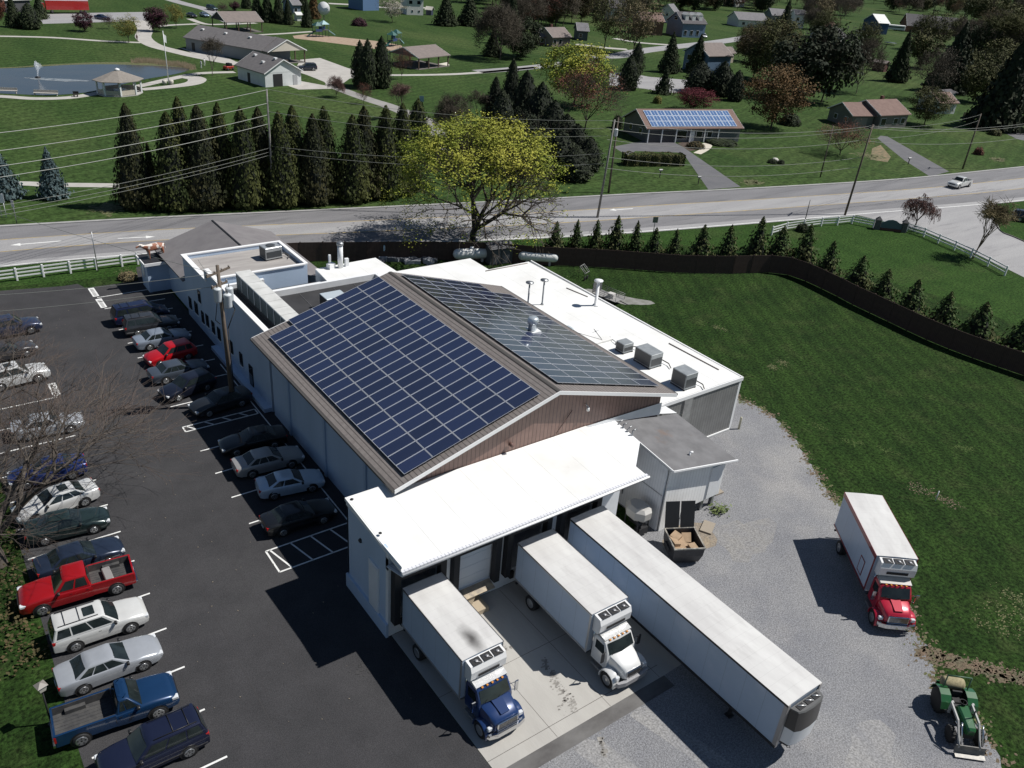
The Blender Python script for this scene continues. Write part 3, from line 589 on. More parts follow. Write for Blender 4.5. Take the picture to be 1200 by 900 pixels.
for k, (x, y) in enumerate(((20.6,-5.1),(21.6,-5.1),(22.6,-5.1),(23.7,-5.1),(23.7,-2.0),(20.8,-2),(23.7,.9))):
    mb = MB(); mb.box(x-.12,y-.12,0,x+.12,y+.12,1.0); mb.build('foundation_post', STEEL, shed, world=True)
mb = MB(); mb.tube((20.9,-4.6,4.7),(20.9,-4.6,5.1),.07); mb.tube((20.9,-4.6,5.1),(21.15,-4.6,5.05),.08); mb.build('roof_pipe', WHITE, shed, world=True)
mb = MB(); mb.lathe([(0,0),(.17,0),(.17,.1),(.1,.14),(0,.14)], (18.2,-4.9,1.2), 10, axis='x'); mb.build('wall_vent', DARKM, shed, world=True)
tbx = thing('roof_connector', 'small white sloping roof piece joining hall gable and wing roof', 'roof', (17.9,0,5.2))
mb = MB(); mb.add([(15.42,-.05,6.36),(22.5,-.05,6.2),(22.5,-.05,5.2),(18.1,-.05,5.9),(15.42,-.05,6.1)],[(0,1,2,3,4)]); mb.build('flashing', WHITE, tbx, world=True)
mb = MB(); mb.add([(15.42,-.06,6.2),(18.02,-.06,6.0),(18.02,-2.6,5.7),(15.42,-4.9,5.9)],[(0,1,2,3)]); mb.build('cover', WHITE, tbx, world=True)
mb = MB(); mb.add([(22.4,-.07,5.3),(24.35,-.07,4.8),(24.35,1.15,4.75),(22.5,1.15,4.9)],[(0,1,2,3)]); mb.build('cover', WHITE, tbx, world=True)
for k in range(4): mb = MB(); y_ = -.5-k*.45; mb.path([(17.96,y_,1.0),(17.96,y_,6.1+.1*(k%2)),(18.3,y_,6.25)], .045, 6); mb.build('conduit', STEEL, tbx, world=True)
mb = MB(); mb.lathe([(0,0),(.2,0),(.24,.2),(.24,.4),(.1,.5),(0,.5)], (23.0,1.0,4.95), 10); mb.tube((23.0,1.0,4.9),(22.7,1.1,4.2),.09); mb.build('vent_fan', STEEL, tbx, world=True)

# 6. shop front: flat block, back block with parapet, gabled front roof
blk = thing('office_block', 'white flat-roofed office block with blue-shaded wall and weathered tan roof', 'building', (1.8,21,0))
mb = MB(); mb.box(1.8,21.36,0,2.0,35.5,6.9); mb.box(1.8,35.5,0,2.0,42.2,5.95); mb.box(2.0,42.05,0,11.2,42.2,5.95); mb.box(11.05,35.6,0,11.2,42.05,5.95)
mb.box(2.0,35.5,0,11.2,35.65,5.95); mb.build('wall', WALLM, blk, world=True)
mb = MB(); mb.box(1.68,21.36,6.9,2.12,35.56,7.02); mb.box(1.68,35.3,5.97,2.12,35.56,6.9)
for a_ in ((1.68,35.57,2.12,42.32),(2.12,42.0,11.3,42.32),(11.0,35.5,11.3,42.0),(2.12,35.4,11.0,35.72)): mb.box(a_[0],a_[1],5.952,a_[2],a_[3],6.06)
mb.build('parapet_cap', TRIM, blk, world=True)
TAN = M('weathered_roof', (.36,.34,.32), .85, c2=(.26,.24,.23), scale=.7, detail=8, stretch=(.3,3,1), c3=(.14,.12,.10), s3=.35, lo3=.6, hi3=.8)
mb = MB(); mb.box(2.0,35.66,5.4,11.04,42.04,5.6); mb.build('roof', TAN, blk, world=True)
for k, (y, z0, wv) in enumerate(((41.2,1.0,.9),(39.4,1.2,1.1),(38.0,2.9,.8),(37.6,1.0,.8),(36.3,1.2,.9),(34.7,1.2,.9),(33.2,1.2,.9),(31.2,.1,1.0),(30.1,1.3,.8),(27.8,1.2,.8),(25.6,.1,1.0))):
    mb = MB(); mb.box(1.72,y-wv*.38,z0,1.797,y+wv*.38,z0+(1.15 if z0 > .5 else 2.1)); mb.build('window' if z0 > .5 else 'door', DGLASS, blk, world=True)
    if z0 > .5:
        mb = MB(); mb.box(1.70,y-wv*.38-.07,z0-.1,1.80,y+wv*.38+.07,z0-.005); mb.build('window_sill', TRIM, blk, world=True)
mb = MB(); mb.box(1.2,21.5,.0,1.79,34,.35); mb.build('plinth', WALLM, blk, world=True)

flat = thing('dark_flat_roof', 'sunken black membrane roofs with white curbs between office block and hall', 'roof', (6.8,21.4,0))
mb = MB(); mb.box(6.85,21.40,0,17.18,33.1,4.35); mb.box(6.85,33.32,0,12.1,35.38,4.1); mb.box(2.01,21.4,0,6.84,35.38,5.0); mb.build('roof', DROOF, flat, world=True)
mb = MB(); mb.box(6.7,33.0,4.36,17.3,33.31,4.93); mb.box(6.86,34.4,4.12,12.1,34.55,4.42); mb.box(16.95,21.5,4.36,17.17,33.0,4.93); mb.box(2.02,34.95,5.02,6.8,35.3,5.4); mb.build('curb', WHITE, flat, world=True)
mb = MB()
for a_, b_ in (((9.2,32.8),(8.6,22)),((12.5,32.8),(12.2,26)),((14.6,32.8),(14.4,27)),((7.0,28.6),(16.6,28.2))): mb.path([(*a_,4.36),(*b_,4.36)], .03, 5)
mb.path([(3.4,34.6,5.03),(3.1,22,5.03)], .035, 5); mb.path([(2.7,34.0,5.03),(3.9,22.4,5.03)], .025, 5)
mb.build('roof_seam', M('seam_grey',(.13,.13,.135),.8), flat, world=True)

shop = thing('gabled_shop', 'shop building with a broad grey shingled gable roof facing the road', 'building', (2.2,42.4,0))
x0, x1, xr, y0, y1, ze, zr = 1.6, 14.2, 7.9, 42.34, 52.2, 3.45, 5.5
mb = MB()
mb.plate([(2.1,y1-.5,0),(13.8,y1-.5,0),(13.8,y1-.5,ze-.0),(xr,y1-.5,zr-.15),(2.1,y1-.5,ze-.0)], .15); mb.box(2.1,42.4,0,2.25,y1-.5,ze-.02); mb.box(13.65,36.0,0,13.8,y1-.5,ze-.02); mb.build('wall', WALLM, shop, world=True, fix=True)
mb = MB()
mb.add([(x0,y0,ze),(xr,y0,zr),(xr,y1,zr),(x0,y1,ze),(x0,y0,ze-.14),(xr,y0,zr-.14),(xr,y1,zr-.14),(x0,y1,ze-.14)], [(0,1,2,3),(7,6,5,4),(0,4,5,1),(3,2,6,7),(0,3,7,4)])
mb.add([(xr,y0,zr),(11.32,y0,zr-.326*(11.32-xr)),(11.32,37.1,zr-.326*(11.32-xr)),(x1,37.1,ze),(x1,y1,ze),(xr,y1,zr)], [(0,1,4,5),(1,2,3,4)])
mb.add([(11.32,37.1,ze+.7),(x1,37.1,ze-.14),(x1,y1,ze-.14),(x1,y1,ze),(x1,37.1,ze)],[(1,2,3,4)])
mb.build('roof', M('plain_grey_shingle', (.15,.14,.145), .9, c2=(.18,.17,.172), scale=.8, detail=8, bump=.1, bscale=10), shop, world=True, fix=True)
mb = MB(); mb.add([(xr-.07,y0,zr+.05),(xr+.07,y0,zr+.05),(xr+.07,y1,zr+.05),(xr-.07,y1,zr+.05),(xr-.12,y0,zr-.03),(xr+.12,y0,zr-.03),(xr+.12,y1,zr-.03),(xr-.12,y1,zr-.03)], [(0,1,2,3),(0,3,7,4),(1,2,6,5)]); mb.build('ridge_vent', DARKM, shop, world=True, fix=True)
mb = MB(); mb.box(4.0,52.0-.27,0,5.2,51.9,2.3); mb.build('door', DGLASS, shop, world=True)
mb = MB(); mb.box(8.5,51.72,1,12,51.9,2.6); mb.build('window', DGLASS, shop, world=True)

# sign kiosk with the cow on its roof
kk = G(191.7,335.8)
kio = thing('sign_kiosk', 'blue-white sign kiosk with a flat roof beside the shop entrance', 'kiosk', (kk.x-.2,kk.y+.2,0), 0)
mb = MB(); mb.box(-1.4,-1.2,0,-1.1,1.2,2.9); mb.box(.9,-1.2,0,1.1,1.2,2.9); mb.box(-1.1,.9,0,.9,1.2,2.9); mb.box(-1.1,-1.15,0,.9,-1.0,2.9); mb.build('wall', WALLM, kio)
mb = MB(); mb.bbox(-1.6,-1.45,2.92,1.3,1.45,3.12,.03); mb.build('roof', DARKM, kio)
mb = MB(); mb.box(-1.65,-1.55,2.88,1.35,-1.452,3.16); mb.box(-1.7,-1.5,2.88,-1.602,1.5,3.16); mb.build('fascia', TRIM, kio)
mb = MB(); mb.lathe([(0,0),(.34,0),(.34,.05),(0,.05)], (0,0,0), 20, axis='x'); o = mb.build('round_sign', TRIM, kio); o.location = (-1.47,.1,1.9); o.scale = (1,1.1,1.9)
cow = thing('cow_statue', 'brown and white cow statue standing on the sign kiosk roof', 'statue', (kk.x-.35,kk.y+.2,3.12), radians(185))
# ---- cow built from one skinned skeleton
def skin_mesh(name, verts, edges, mat, parent, sub=2, root=0):
    me = bpy.data.meshes.new(name); me.from_pydata([v[:3] for v in verts], edges, []); ob = bpy.data.objects.new(name, me); COL.objects.link(ob)
    md = ob.modifiers.new('s', 'SKIN'); md.use_smooth_shade = True
    sv_ = me.skin_vertices[0].data
    for i, v in enumerate(verts):
        r_ = v[3]; sv_[i].radius = r_ if isinstance(r_, tuple) else (r_, r_)
    sv_[root].use_root = True
    sb = ob.modifiers.new('d', 'SUBSURF'); sb.levels = sub; sb.render_levels = sub
    dg = bpy.context.evaluated_depsgraph_get(); dg.update(); m2 = bpy.data.meshes.new_from_object(ob.evaluated_get(dg)); m2.name = name
    ob.modifiers.clear(); ob.data = m2; m2.materials.clear(); m2.materials.append(mat); ob.parent = parent
    return ob
cv = [(0,0,1.15,(.34,.40)),(-.65,0,1.2,(.30,.36)),(.65,0,1.15,(.28,.36)),(1.0,0,1.3,(.17,.2)),(1.3,0,1.5,.15),(1.6,0,1.42,.10),(1.78,0,1.32,.08),
      (-.75,.22,.8,.13),(-.78,.22,.4,.07),(-.72,.22,.03,.07),(-.75,-.22,.8,.13),(-.78,-.22,.4,.07),(-.72,-.22,.03,.07),
      (.6,.2,.75,.11),(.62,.2,.38,.065),(.6,.2,.03,.07),(.6,-.2,.75,.11),(.62,-.2,.38,.065),(.6,-.2,.03,.07),(-1.0,0,1.35,.05),(-1.08,0,.8,.03),
      (1.3,.24,1.58,.05),(1.3,-.24,1.58,.05)]
ce = [(0,1),(0,2),(2,3),(3,4),(4,5),(5,6),(1,7),(7,8),(8,9),(1,10),(10,11),(11,12),(2,13),(13,14),(14,15),(2,16),(16,17),(17,18),(1,19),(19,20),(4,21),(4,22)]
skin_mesh('body', cv, ce, M('cow_hide', (.30,.12,.07), .6, c2=(.72,.66,.60), scale=1.6, detail=1, lo=.49, hi=.52), cow)
# ------------------------------------------------------------ roof-top equipment
HV = M('hvac_grey', (.34,.36,.37), .45, .3, c2=(.26,.28,.29), scale=2); HVD = M('hvac_grille', (.05,.055,.06), .5)
HVB = M('hvac_pale', (.50,.56,.60), .4, .2)
def hvac(label, x, y, z, sx, sy, sz, rz=0, fan=0, mat=HV, group='rooftop cooling units', grille='-x'):
    t_ = thing('rooftop_unit', label, 'air conditioner', (x,y,z), rz, group)
    mb = MB(); mb.box(-sx/2,-sy/2,0,-sx/2+.1,sy/2,.12); mb.box(sx/2-.1,-sy/2,0,sx/2,sy/2,.12); mb.build('skid', DARKM, t_)
    mb = MB(); mb.bbox(-sx/2,-sy/2,.12,sx/2,sy/2,.12+sz,.03); mb.build('housing', mat, t_)
    mb = MB(); k = -sx/2-.012 if grille == '-x' else sx/2+.012
    mb.box(min(k,k*.98),-sy/2+.08,.2,max(k,k*.98)+.001,sy/2-.08,.05+sz)
    mb.box(-sx/2+.08,-sy/2-.012,.25,sx/2-.08,-sy/2-.002,.02+sz*.75); mb.build('grille', HVD, t_)
    for f in range(fan):
        fx = (f-(fan-1)/2)*sx/max(fan,1); mb = MB(); mb.lathe([(0,.0),(.3*min(sx,sy),.0),(.34*min(sx,sy),.05),(.3*min(sx,sy),.06),(.05,.03),(0,.03)], (fx,0,.12+sz), 14); mb.build('fan', HVD, t_)
    mb = MB(); mb.path([(sx/2,-.2,.35),(sx/2+.5,-.2,.25),(sx/2+.6,-sy*.6,.2),(sx/2+.3,-sy*.9,.12)], .045); mb.build('refrigerant_pipe', M('pipe_insulation',(.07,.065,.06),.8), t_)
    return t_
zr_ = 4.86
hvac('small grey box unit nearest the pipe run on the white roof', 27.7,9.4,zr_,1.1,1.0,.75, 0)
hvac('larger grey cooling unit in the middle of the white roof', 27.9,6.8,zr_,1.35,1.9,1.15, 0)
hvac('dark grey cooling unit closest to the ribbed end wall', 27.8,2.7,zr_,1.3,1.5,1.25, 0)
hvac('small pale blue box unit against the edge of the east solar field', 25.0,13.6,zr_,.7,.8,.8, 0, mat=HVB)
hvac('silver air conditioner on the tan office roof by the shop gable', 9.2,39.3,5.6,1.7,1.3,1.1, .1, fan=1, mat=M('hvac_silver',(.45,.47,.48),.35,.5))
hvac('pale blue cabinet on the black roof beside the west solar field', 10.6,28.6,4.35,2.0,1.5,1.2, 0, mat=HVB)
# white roof curb with V seam
cb = thing('roof_hatch', 'low white covered hatch with a V seam on the white roof', 'roof hatch', (27.0,12.6,zr_))
mb = MB(); mb.bbox(-1.2,-1.3,0,1.2,1.3,.22,.05); mb.build('cover', WROOF, cb)
mb = MB(); mb.path([(-.9,.9,.235),(.1,-1.1,.235),(.9,.9,.235)], .025, 5); mb.build('cover_seam', M('seam_pale',(.45,.44,.43),.8), cb)
# pipe run
pr = thing('roof_pipe_run', 'thin grey pipe run with brackets leading to the small grey box unit', 'pipe', (27.6,13,zr_))
mb = MB(); mb.path([(.1,0,.15),(.6,-1.2,.15),(.3,-2.6,.15),(.4,-3.1,.15)], .035); mb.tube((.1,0,.0),(.1,0,.3),.06); mb.tube((-.3,0,.18),(.5,.1,.18),.05); mb.build('pipe', STEEL, pr)
for k in (0,1): mb = MB(); mb.obox((.55-.1*k,-1.2-1.2*k,0),.3,.2,.14); mb.build('bracket', DARKM, pr)
def vent(label, px, py, tx, ty, r, mat, cap=.38, z=zr_, group='roof vent stacks'):
    p = G(px,py,z); h = 2.3
    for hh in [i*.05 for i in range(10,70)]:
        pass
    # height from the picture of its top
    best = min((abs(G(tx,ty,z+hh*.05).x-p.x)+abs(G(tx,ty,z+hh*.05).y-p.y), hh*.05) for hh in range(4,80)); h = best[1]
    t_ = thing('vent_stack', label, 'vent pipe', tuple(p), 0, group)
    mb = MB(); mb.lathe([(0,0),(r*2.2,0),(r*1.6,.12),(r,.15),(r,h-.1),(0,h-.1)], (0,0,0), 12); mb.build('pipe', mat, t_)
    mb = MB(); mb.lathe([(0,h-.22),(r*.8,h-.22),(cap,h-.12),(cap,h-.04),(r,h+.04),(0,h+.05)], (0,0,0), 14); mb.build('cap', STEEL if mat is STEEL else WHITE, t_)
    return t_
vent('thin grey vent stack next to the edge of the east solar field',618.5,357,620.8,330,.075,STEEL)
vent('thin grey vent stack right beside the field-edge stack, closer to the lawn',635.2,357,639.3,327,.075,STEEL)
vent('thick white vent stack in front of the yard trailer',697.8,358,701.3,328,.15,WHITE,.42)
tv = G(623.5,405,7.9)
fx, fy = 17.9, 9.7
fz = zE(fx)
tf = thing('turbine_vent', 'silver drum exhaust fan poking up through the east solar field', 'roof fan', (fx,fy,fz))
mb = MB(); mb.obox((0,0,-.1),1.0,1.0,.35); mb.build('curb', WHITE, tf)
mb = MB(); mb.lathe([(0,.25),(.3,.25),(.34,.35),(.3,.8),(.42,.85),(.42,1.2),(.3,1.3),(0,1.32)], (0,0,0), 16); mb.build('drum', M('fan_aluminium',(.6,.65,.68),.3,.6), tf)
# long condenser row
cr = thing('condenser_row', 'long row of white-topped condensers on the trench roof of the office block', 'condenser row', (4.6,22.6,5.0))
mb = MB(); mb.box(-.6,0,0,.6,11.6,.35); mb.build('skid', DARKM, cr)
for k in range(8):
    y = .05+k*1.45; mb = MB(); mb.box(-.58,y,.35,.62,y+1.38,1.75); h_ = mb.build('condenser', bands(M('green_fin_coil', (.035,.05,.05), .6, 0, c2=(.08,.10,.10), scale=8, stretch=(1,6,1)), 1, .36, .12, .3), cr)
    mb = MB(); mb.box(-.64,y-.01,1.753,.7,y+1.4,1.86); mb.box(-.63,y-.005,.4,-.585,y+.06,1.75); mb.build('top_panel', M('condenser_top', (.60,.60,.58), .5, c2=(.5,.5,.48), scale=1), h_)
mb = MB(); mb.bbox(-.3,-.9,.1,1.3,-.05,1.5,.04); mb.build('control_cabinet', HVB, cr)
mb = MB(); mb.path([(1.4,-.3,1.2),(1.8,.2,1.0),(1.8,.5,.4),(1.2,.9,.3)], .07); mb.path([(1.35,-.5,.6),(2.0,-.3,.5),(2.1,.6,.2)], .06); mb.build('pipework', WHITE, cr)
# white chimney with clutter
ch = thing('roof_chimney', 'tall white round chimney at the far corner of the white roof', 'chimney', (14.8,36.0,4.86))
mb = MB(); mb.lathe([(0,0),(.26,0),(.26,2.3),(0,2.3)], (0,0,0), 14); mb.build('pipe', WHITE, ch); mb = MB(); mb.lathe([(0,2.3),(.34,2.3),(.34,2.5),(.2,2.6),(0,2.6)], (0,0,0), 14); mb.build('cap', STEEL, ch)
for a_ in (((-.9,.2,0),.7,.5,.5,.3),((.7,.1,0),.35,.3,.8),((-.7,.9,0),.2,.2,1.1)): mb = MB(); mb.obox(*a_); mb.build('flashing', WHITE, ch)

# ------------------------------------------------------------ the yard behind
def tank(label, p0, p1, r, group=None, dapple=False):
    a_, b_ = Vector(p0), Vector(p1); d = b_-a_; L = d.length; t_ = thing('propane_tank', label, 'gas tank', (a_.x,a_.y,0), atan2(d.y,d.x), group)
    z = r+.35; pr_ = [(0,-r*.0)]+[(r*sin(k*pi/10), r-r*cos(k*pi/10)) for k in range(1,6)]; pr2 = pr_+[(r,L-r)]+[(r*cos(k*pi/10), L-r+r*sin(k*pi/10)) for k in range(1,5)]+[(0,L)]
    mb = MB(); mb.lathe(pr2, (0,0,z), 20, axis='x'); mb.build('vessel', M('tank_white',(.78,.78,.77),.3,c2=(.70,.70,.68),scale=1.0), t_)
    mb = MB(); mb.lathe([(0,0),(.22,0),(.22,.25),(0,.3)], (L*.5,0,z+r-.03), 10); mb.build('dome', WHITE, t_)
    for k in (.22,.78): mb = MB(); mb.box(L*k-.12,-r*.7,0,L*k+.12,r*.7,z-r*.75); mb.build('saddle', CONC, t_)
    mb = MB(); mb.tube((L*.15,0,z-r-.02),(L*.85,0,z-r-.02),.02); mb.build('drain_pipe', DARKM, t_); return t_
GT = 'propane tanks by the brown fence'
tank('white propane tank under the yellow-green tree', G(531,297.5,1), G(574,296,1), .62, GT)
tank('white propane tank to the right of the dark shed', G(607,298.5,1), G(655,301.5,1), .62, GT)
ys = G(574,311); ye = G(601,308)
sh = thing('garden_shed', 'small dark shed between the two propane tanks', 'shed', (ys.x,ys.y,0), atan2(ye.y-ys.y,ye.x-ys.x))
DSH = M('dark_shed_wood', (.06,.062,.065), .8); 
mb = MB(); mb.box(0,0,0,3.0,2.2,1.9); mb.build('wall', DSH, sh)
mb = MB(); mb.plate([(-.15,-.2,1.92),(3.15,-.2,1.92),(3.15,1.1,2.25),(-.15,1.1,2.25)], .07); mb.plate([(-.15,1.1,2.25),(3.15,1.1,2.25),(3.15,2.4,1.92),(-.15,2.4,1.92)], .07); mb.build('roof', M('shed_roof',(.10,.10,.105),.8), sh, fix=True)
for x in (.35,1.5): mb = MB(); mb.box(x,-.04,.1,x+1.05,-.003,1.75); mb.build('door', M('grey_door',(.085,.09,.10),.6), sh)
# shopping-cart like utility trailer and frame rack
q = G(712,352); ut = thing('utility_trailer', 'grey mesh-sided utility trailer parked on the pale gravel patch', 'trailer', (q.x,q.y,0), radians(100))
MG = M('mesh_steel', (.20,.20,.205), .5, .5)
mb = MB(); mb.box(-1.6,-.8,.5,1.6,.8,.56); mb.build('deck', M('grey_deck',(.24,.235,.23),.8), ut)
mb = MB()
for s_ in (-1,1):
    for z in (.75,.95,1.15): mb.tube((-1.6,s_*.8,z),(1.6,s_*.8,z),.025,n=4)
    for x in (-1.6,-.8,0,.8,1.6): mb.tube((x,s_*.8,.5),(x,s_*.8,1.15),.025,n=4)
mb.tube((1.6,-.8,1.15),(1.6,.8,1.15),.025); mb.build('side_rail', MG, ut)
mb = MB(); mb.box(1.58,-.78,.56,1.62,.78,1.7); mb.build('ramp_gate', MG, ut)
for s_ in (-1,1):
    mb = MB(); mb.lathe([(0,-.1),(.33,-.1),(.36,0),(.33,.1),(0,.1)], (-.1,s_*.95,.36), 14, axis='y'); mb.build('wheel', BLACK, ut)
mb = MB(); mb.tube((-1.6,0,.5),(-2.7,0,.45),.05); mb.build('tongue', DARKM, ut)
mb = MB(); mb.obox((-.5,.1,.56),.7,.6,.5,.2); o = mb.build('storage_bin', M('pale_bin',(.5,.48,.46),.6), None); o.matrix_basis = ut.matrix_basis.copy(); tag(o,'pale plastic bin riding in the mesh-sided utility trailer','bin')
q = G(684,325); rk = thing('metal_rack', 'slanted steel frame rack standing on legs beside the brown fence', 'rack', (q.x,q.y,0), .4, None, (.62,.62,.7))
mb = MB()
for a_, b_ in (((-.9,-.6,1.0),(.9,-.6,1.0)),((-.9,.6,2.0),(.9,.6,2.0)),((-.9,-.6,1.0),(-.9,.6,2.0)),((.9,-.6,1.0),(.9,.6,2.0)),((-.4,-.6,1.0),(-.4,.6,2.0)),((.4,-.6,1.0),(.4,.6,2.0))): mb.tube(a_,b_,.05,n=5)
mb.build('frame', M('rack_pale',(.28,.28,.27),.5), rk)
for x,y,h in ((-.9,-.6,1.0),(.9,-.6,1.0),(-.9,.6,2.0),(.9,.6,2.0)): mb = MB(); mb.tube((x*1.2,y,0),(x,y,h),.04,n=5); mb.build('leg', DARKM, rk)
for k in (-1,1): mb = MB(); mb.lathe([(.28,-.06),(.36,-.06),(.36,.06),(.28,.06),(.28,-.06)], (-.9+k*.5,-.9,.36), 14, axis='y'); mb.build('wheel', BLACK, rk)
rr = random.Random(4)
for k in range(12):
    q = G(438+k*6.5+rr.uniform(-2,2), 307+rr.uniform(-3,3)); o = MB().obox((0,0,0),rr.uniform(.8,1.3),rr.uniform(.7,1.1),rr.uniform(.2,.6)).build('crate', M('grey_crate',(.12,.125,.14),.7) if k%2 else M('pale_crate',(.30,.31,.33),.7))
    o.location = (q.x,q.y,0); o.rotation_euler.z = rr.uniform(0,3); tag(o, '%s low crate from the left in the junk row along the brown fence'%ORD[k], 'crate', 'crates along the brown fence')

# dumpster, generator, white drum, bollard near the cold store
q = G(796,655); du = thing('dumpster', 'open black dumpster full of cardboard with its lid thrown back', 'dumpster', (17.75,-8.0,0), atan2((G(806,652,1.3)-G(790,620,1.3)).y,(G(806,652,1.3)-G(790,620,1.3)).x), None, (1.2,1.2,1.15))
BK = M('dumpster_black', (.022,.023,.027), .45, c2=(.04,.04,.045), scale=3)
mb = MB(); L_, W_ = 1.75, 1.7
ro_ = lambda z,e,f: [(-L_/2+e,-W_/2+e,z),(L_/2-f,-W_/2+e,z),(L_/2-f,W_/2-e,z),(-L_/2+e,W_/2-e,z)]
mb.loft([ro_(.12,.12,.22), ro_(.7,.02,.05), ro_(1.25,0,0), ro_(1.25,.05,.05), ro_(.75,.07,.12), ro_(.3,.15,.25)]); mb.build('container', BK, du, fix=False)
mb = MB()
for a_ in ((-L_/2-.03,-W_/2-.03,L_/2+.03,-W_/2+.04),(-L_/2-.03,W_/2-.04,L_/2+.03,W_/2+.03),(-L_/2-.03,-W_/2+.04,-L_/2+.04,W_/2-.04),(L_/2-.04,-W_/2+.04,L_/2+.03,W_/2-.04)): mb.box(a_[0],a_[1],1.22,a_[2],a_[3],1.30)
mb.build('rim', M('worn_rim',(.45,.42,.36),.5,c2=(.08,.08,.08),scale=3), du)
for s_ in (-1,1):
    mb = MB(); mb.plate([(-L_/2-.05,s_*.44-.4,1.30),(-L_/2-.05,s_*.44+.4,1.30),(-L_/2-.55,s_*.44+.4,2.75),(-L_/2-.55,s_*.44-.4,2.75)], .04)
    for k in range(3): mb.plate([(-L_/2-.07,s_*.44-.3+k*.25,1.35),(-L_/2-.07,s_*.44-.24+k*.25,1.35),(-L_/2-.54,s_*.44-.24+k*.25,2.7),(-L_/2-.54,s_*.44-.3+k*.25,2.7)], -.05)
    mb.build('lid', M('lid_black',(.012,.012,.014),.4), du)
for s_ in (-1,1): mb = MB(); mb.box(-.35,s_*(W_/2+.04)-.05,.65,.35,s_*(W_/2+.04)+.05,.85); mb.build('fork_pocket', BK, du)
CARD = M('cardboard', (.40,.28,.18), .8, c2=(.30,.21,.13), scale=3)
for k,(x,y,sx,sy,rz_,tl) in enumerate(((.0,.0,1.0,.7,.4,.1),(.35,-.4,.6,.5,1.0,-.2),(-.4,.3,.7,.5,-.3,.25),(.4,.4,.5,.4,.2,.1),(-.1,-.5,.8,.35,.1,-.1),(-.45,-.3,.5,.5,.7,.2))):
    o = MB().obox((0,0,-.12),sx,sy,.22).build('cardboard_box', CARD); o.matrix_basis = du.matrix_basis @ Matrix.LocRotScale(Vector((x,y,.8+.05*k)), Euler((tl,tl*.7,rz_)), Vector((1,1,1)))
    tag(o, '%s cardboard box thrown into the open black dumpster'%['flattened','crumpled','tilted','small','long narrow','corner'][k], 'cardboard box', 'cardboard in the dumpster')
gn = thing('condensing_unit', 'grey hooded cooling unit on a stand in the nook beside the loading dock', 'machine', (16.9,-4.5,0), .0)
mb = MB(); c8 = [(cos(pi/8+k*pi/4),sin(pi/8+k*pi/4)) for k in range(8)]
mb.loft([[(x*.72,y*.9,1.35) for x,y in c8],[(x*.8,y*1.0,1.5) for x,y in c8],[(x*.8,y*1.0,2.0) for x,y in c8],[(x*.55,y*.75,2.2) for x,y in c8]]); mb.build('hood', M('hood_grey',(.40,.39,.37),.5), gn)
for x,y in ((-.5,-.6),(.5,-.6),(-.5,.6),(.5,.6)): mb = MB(); mb.tube((x,y,0),(x,y,1.4),.05); mb.build('leg', DARKM, gn)
mb = MB(); mb.lathe([(0,-.5),(.25,-.5),(.25,.5),(0,.5)], (0,0,.8), 10, axis='y'); mb.obox((0,-.5,.2),.8,.5,.5); mb.build('compressor', DARKM, gn)
q = G(823,508,1); dr = thing('white_drum', 'white drum tank lying on its side against the ribbed end wall', 'tank', (25.8,.3,0), -.3)
mb = MB(); mb.lathe([(0,-.9),(.5,-.9),(.62,-.75),(.62,.75),(.5,.9),(0,.9)], (0,0,1.0), 18, axis='x'); mb.build('vessel', M('drum_white',(.62,.64,.66),.35), dr)
for s_ in (-.6,.6): mb = MB(); mb.box(s_-.1,-.4,0,s_+.1,.4,.5); mb.build('support', DARKM, dr)
mb = MB(); mb.lathe([(.18,-.02),(.3,-.02),(.3,.03),(.18,.03),(.18,-.02)], (.93,0,1.0), 14, axis='x'); mb.build('flange', DARKM, dr)
bo = thing('bollard', 'single yellowed bollard at the gravel corner of the ribbed wall', 'bollard', (33.8,.9,0)); mb = MB(); mb.lathe([(0,0),(.09,0),(.09,1.1),(.05,1.17),(0,1.18)],(0,0,0),10); mb.build('post', M('bollard_yellow',(.5,.47,.35),.5), bo)
for k,(x,y,lab) in enumerate(((21.2,-6.9,'pale stone slab lying on the gravel below the cold store door'),(25.0,-4.0,'tan board lying by the corner of the cold store'))):
    o = MB().obox((0,0,0),1.3,.8,.12).build('slab', M('slab_tan',(.28,.24,.19),.8)); o.location = (x+.3,y,.015); o.rotation_euler.z = .5+k; tag(o, lab, 'slab')
wd = thing('weed_clump', 'green weeds growing beside the slab under the cold store', 'weeds', (23.6,-6.0,0))
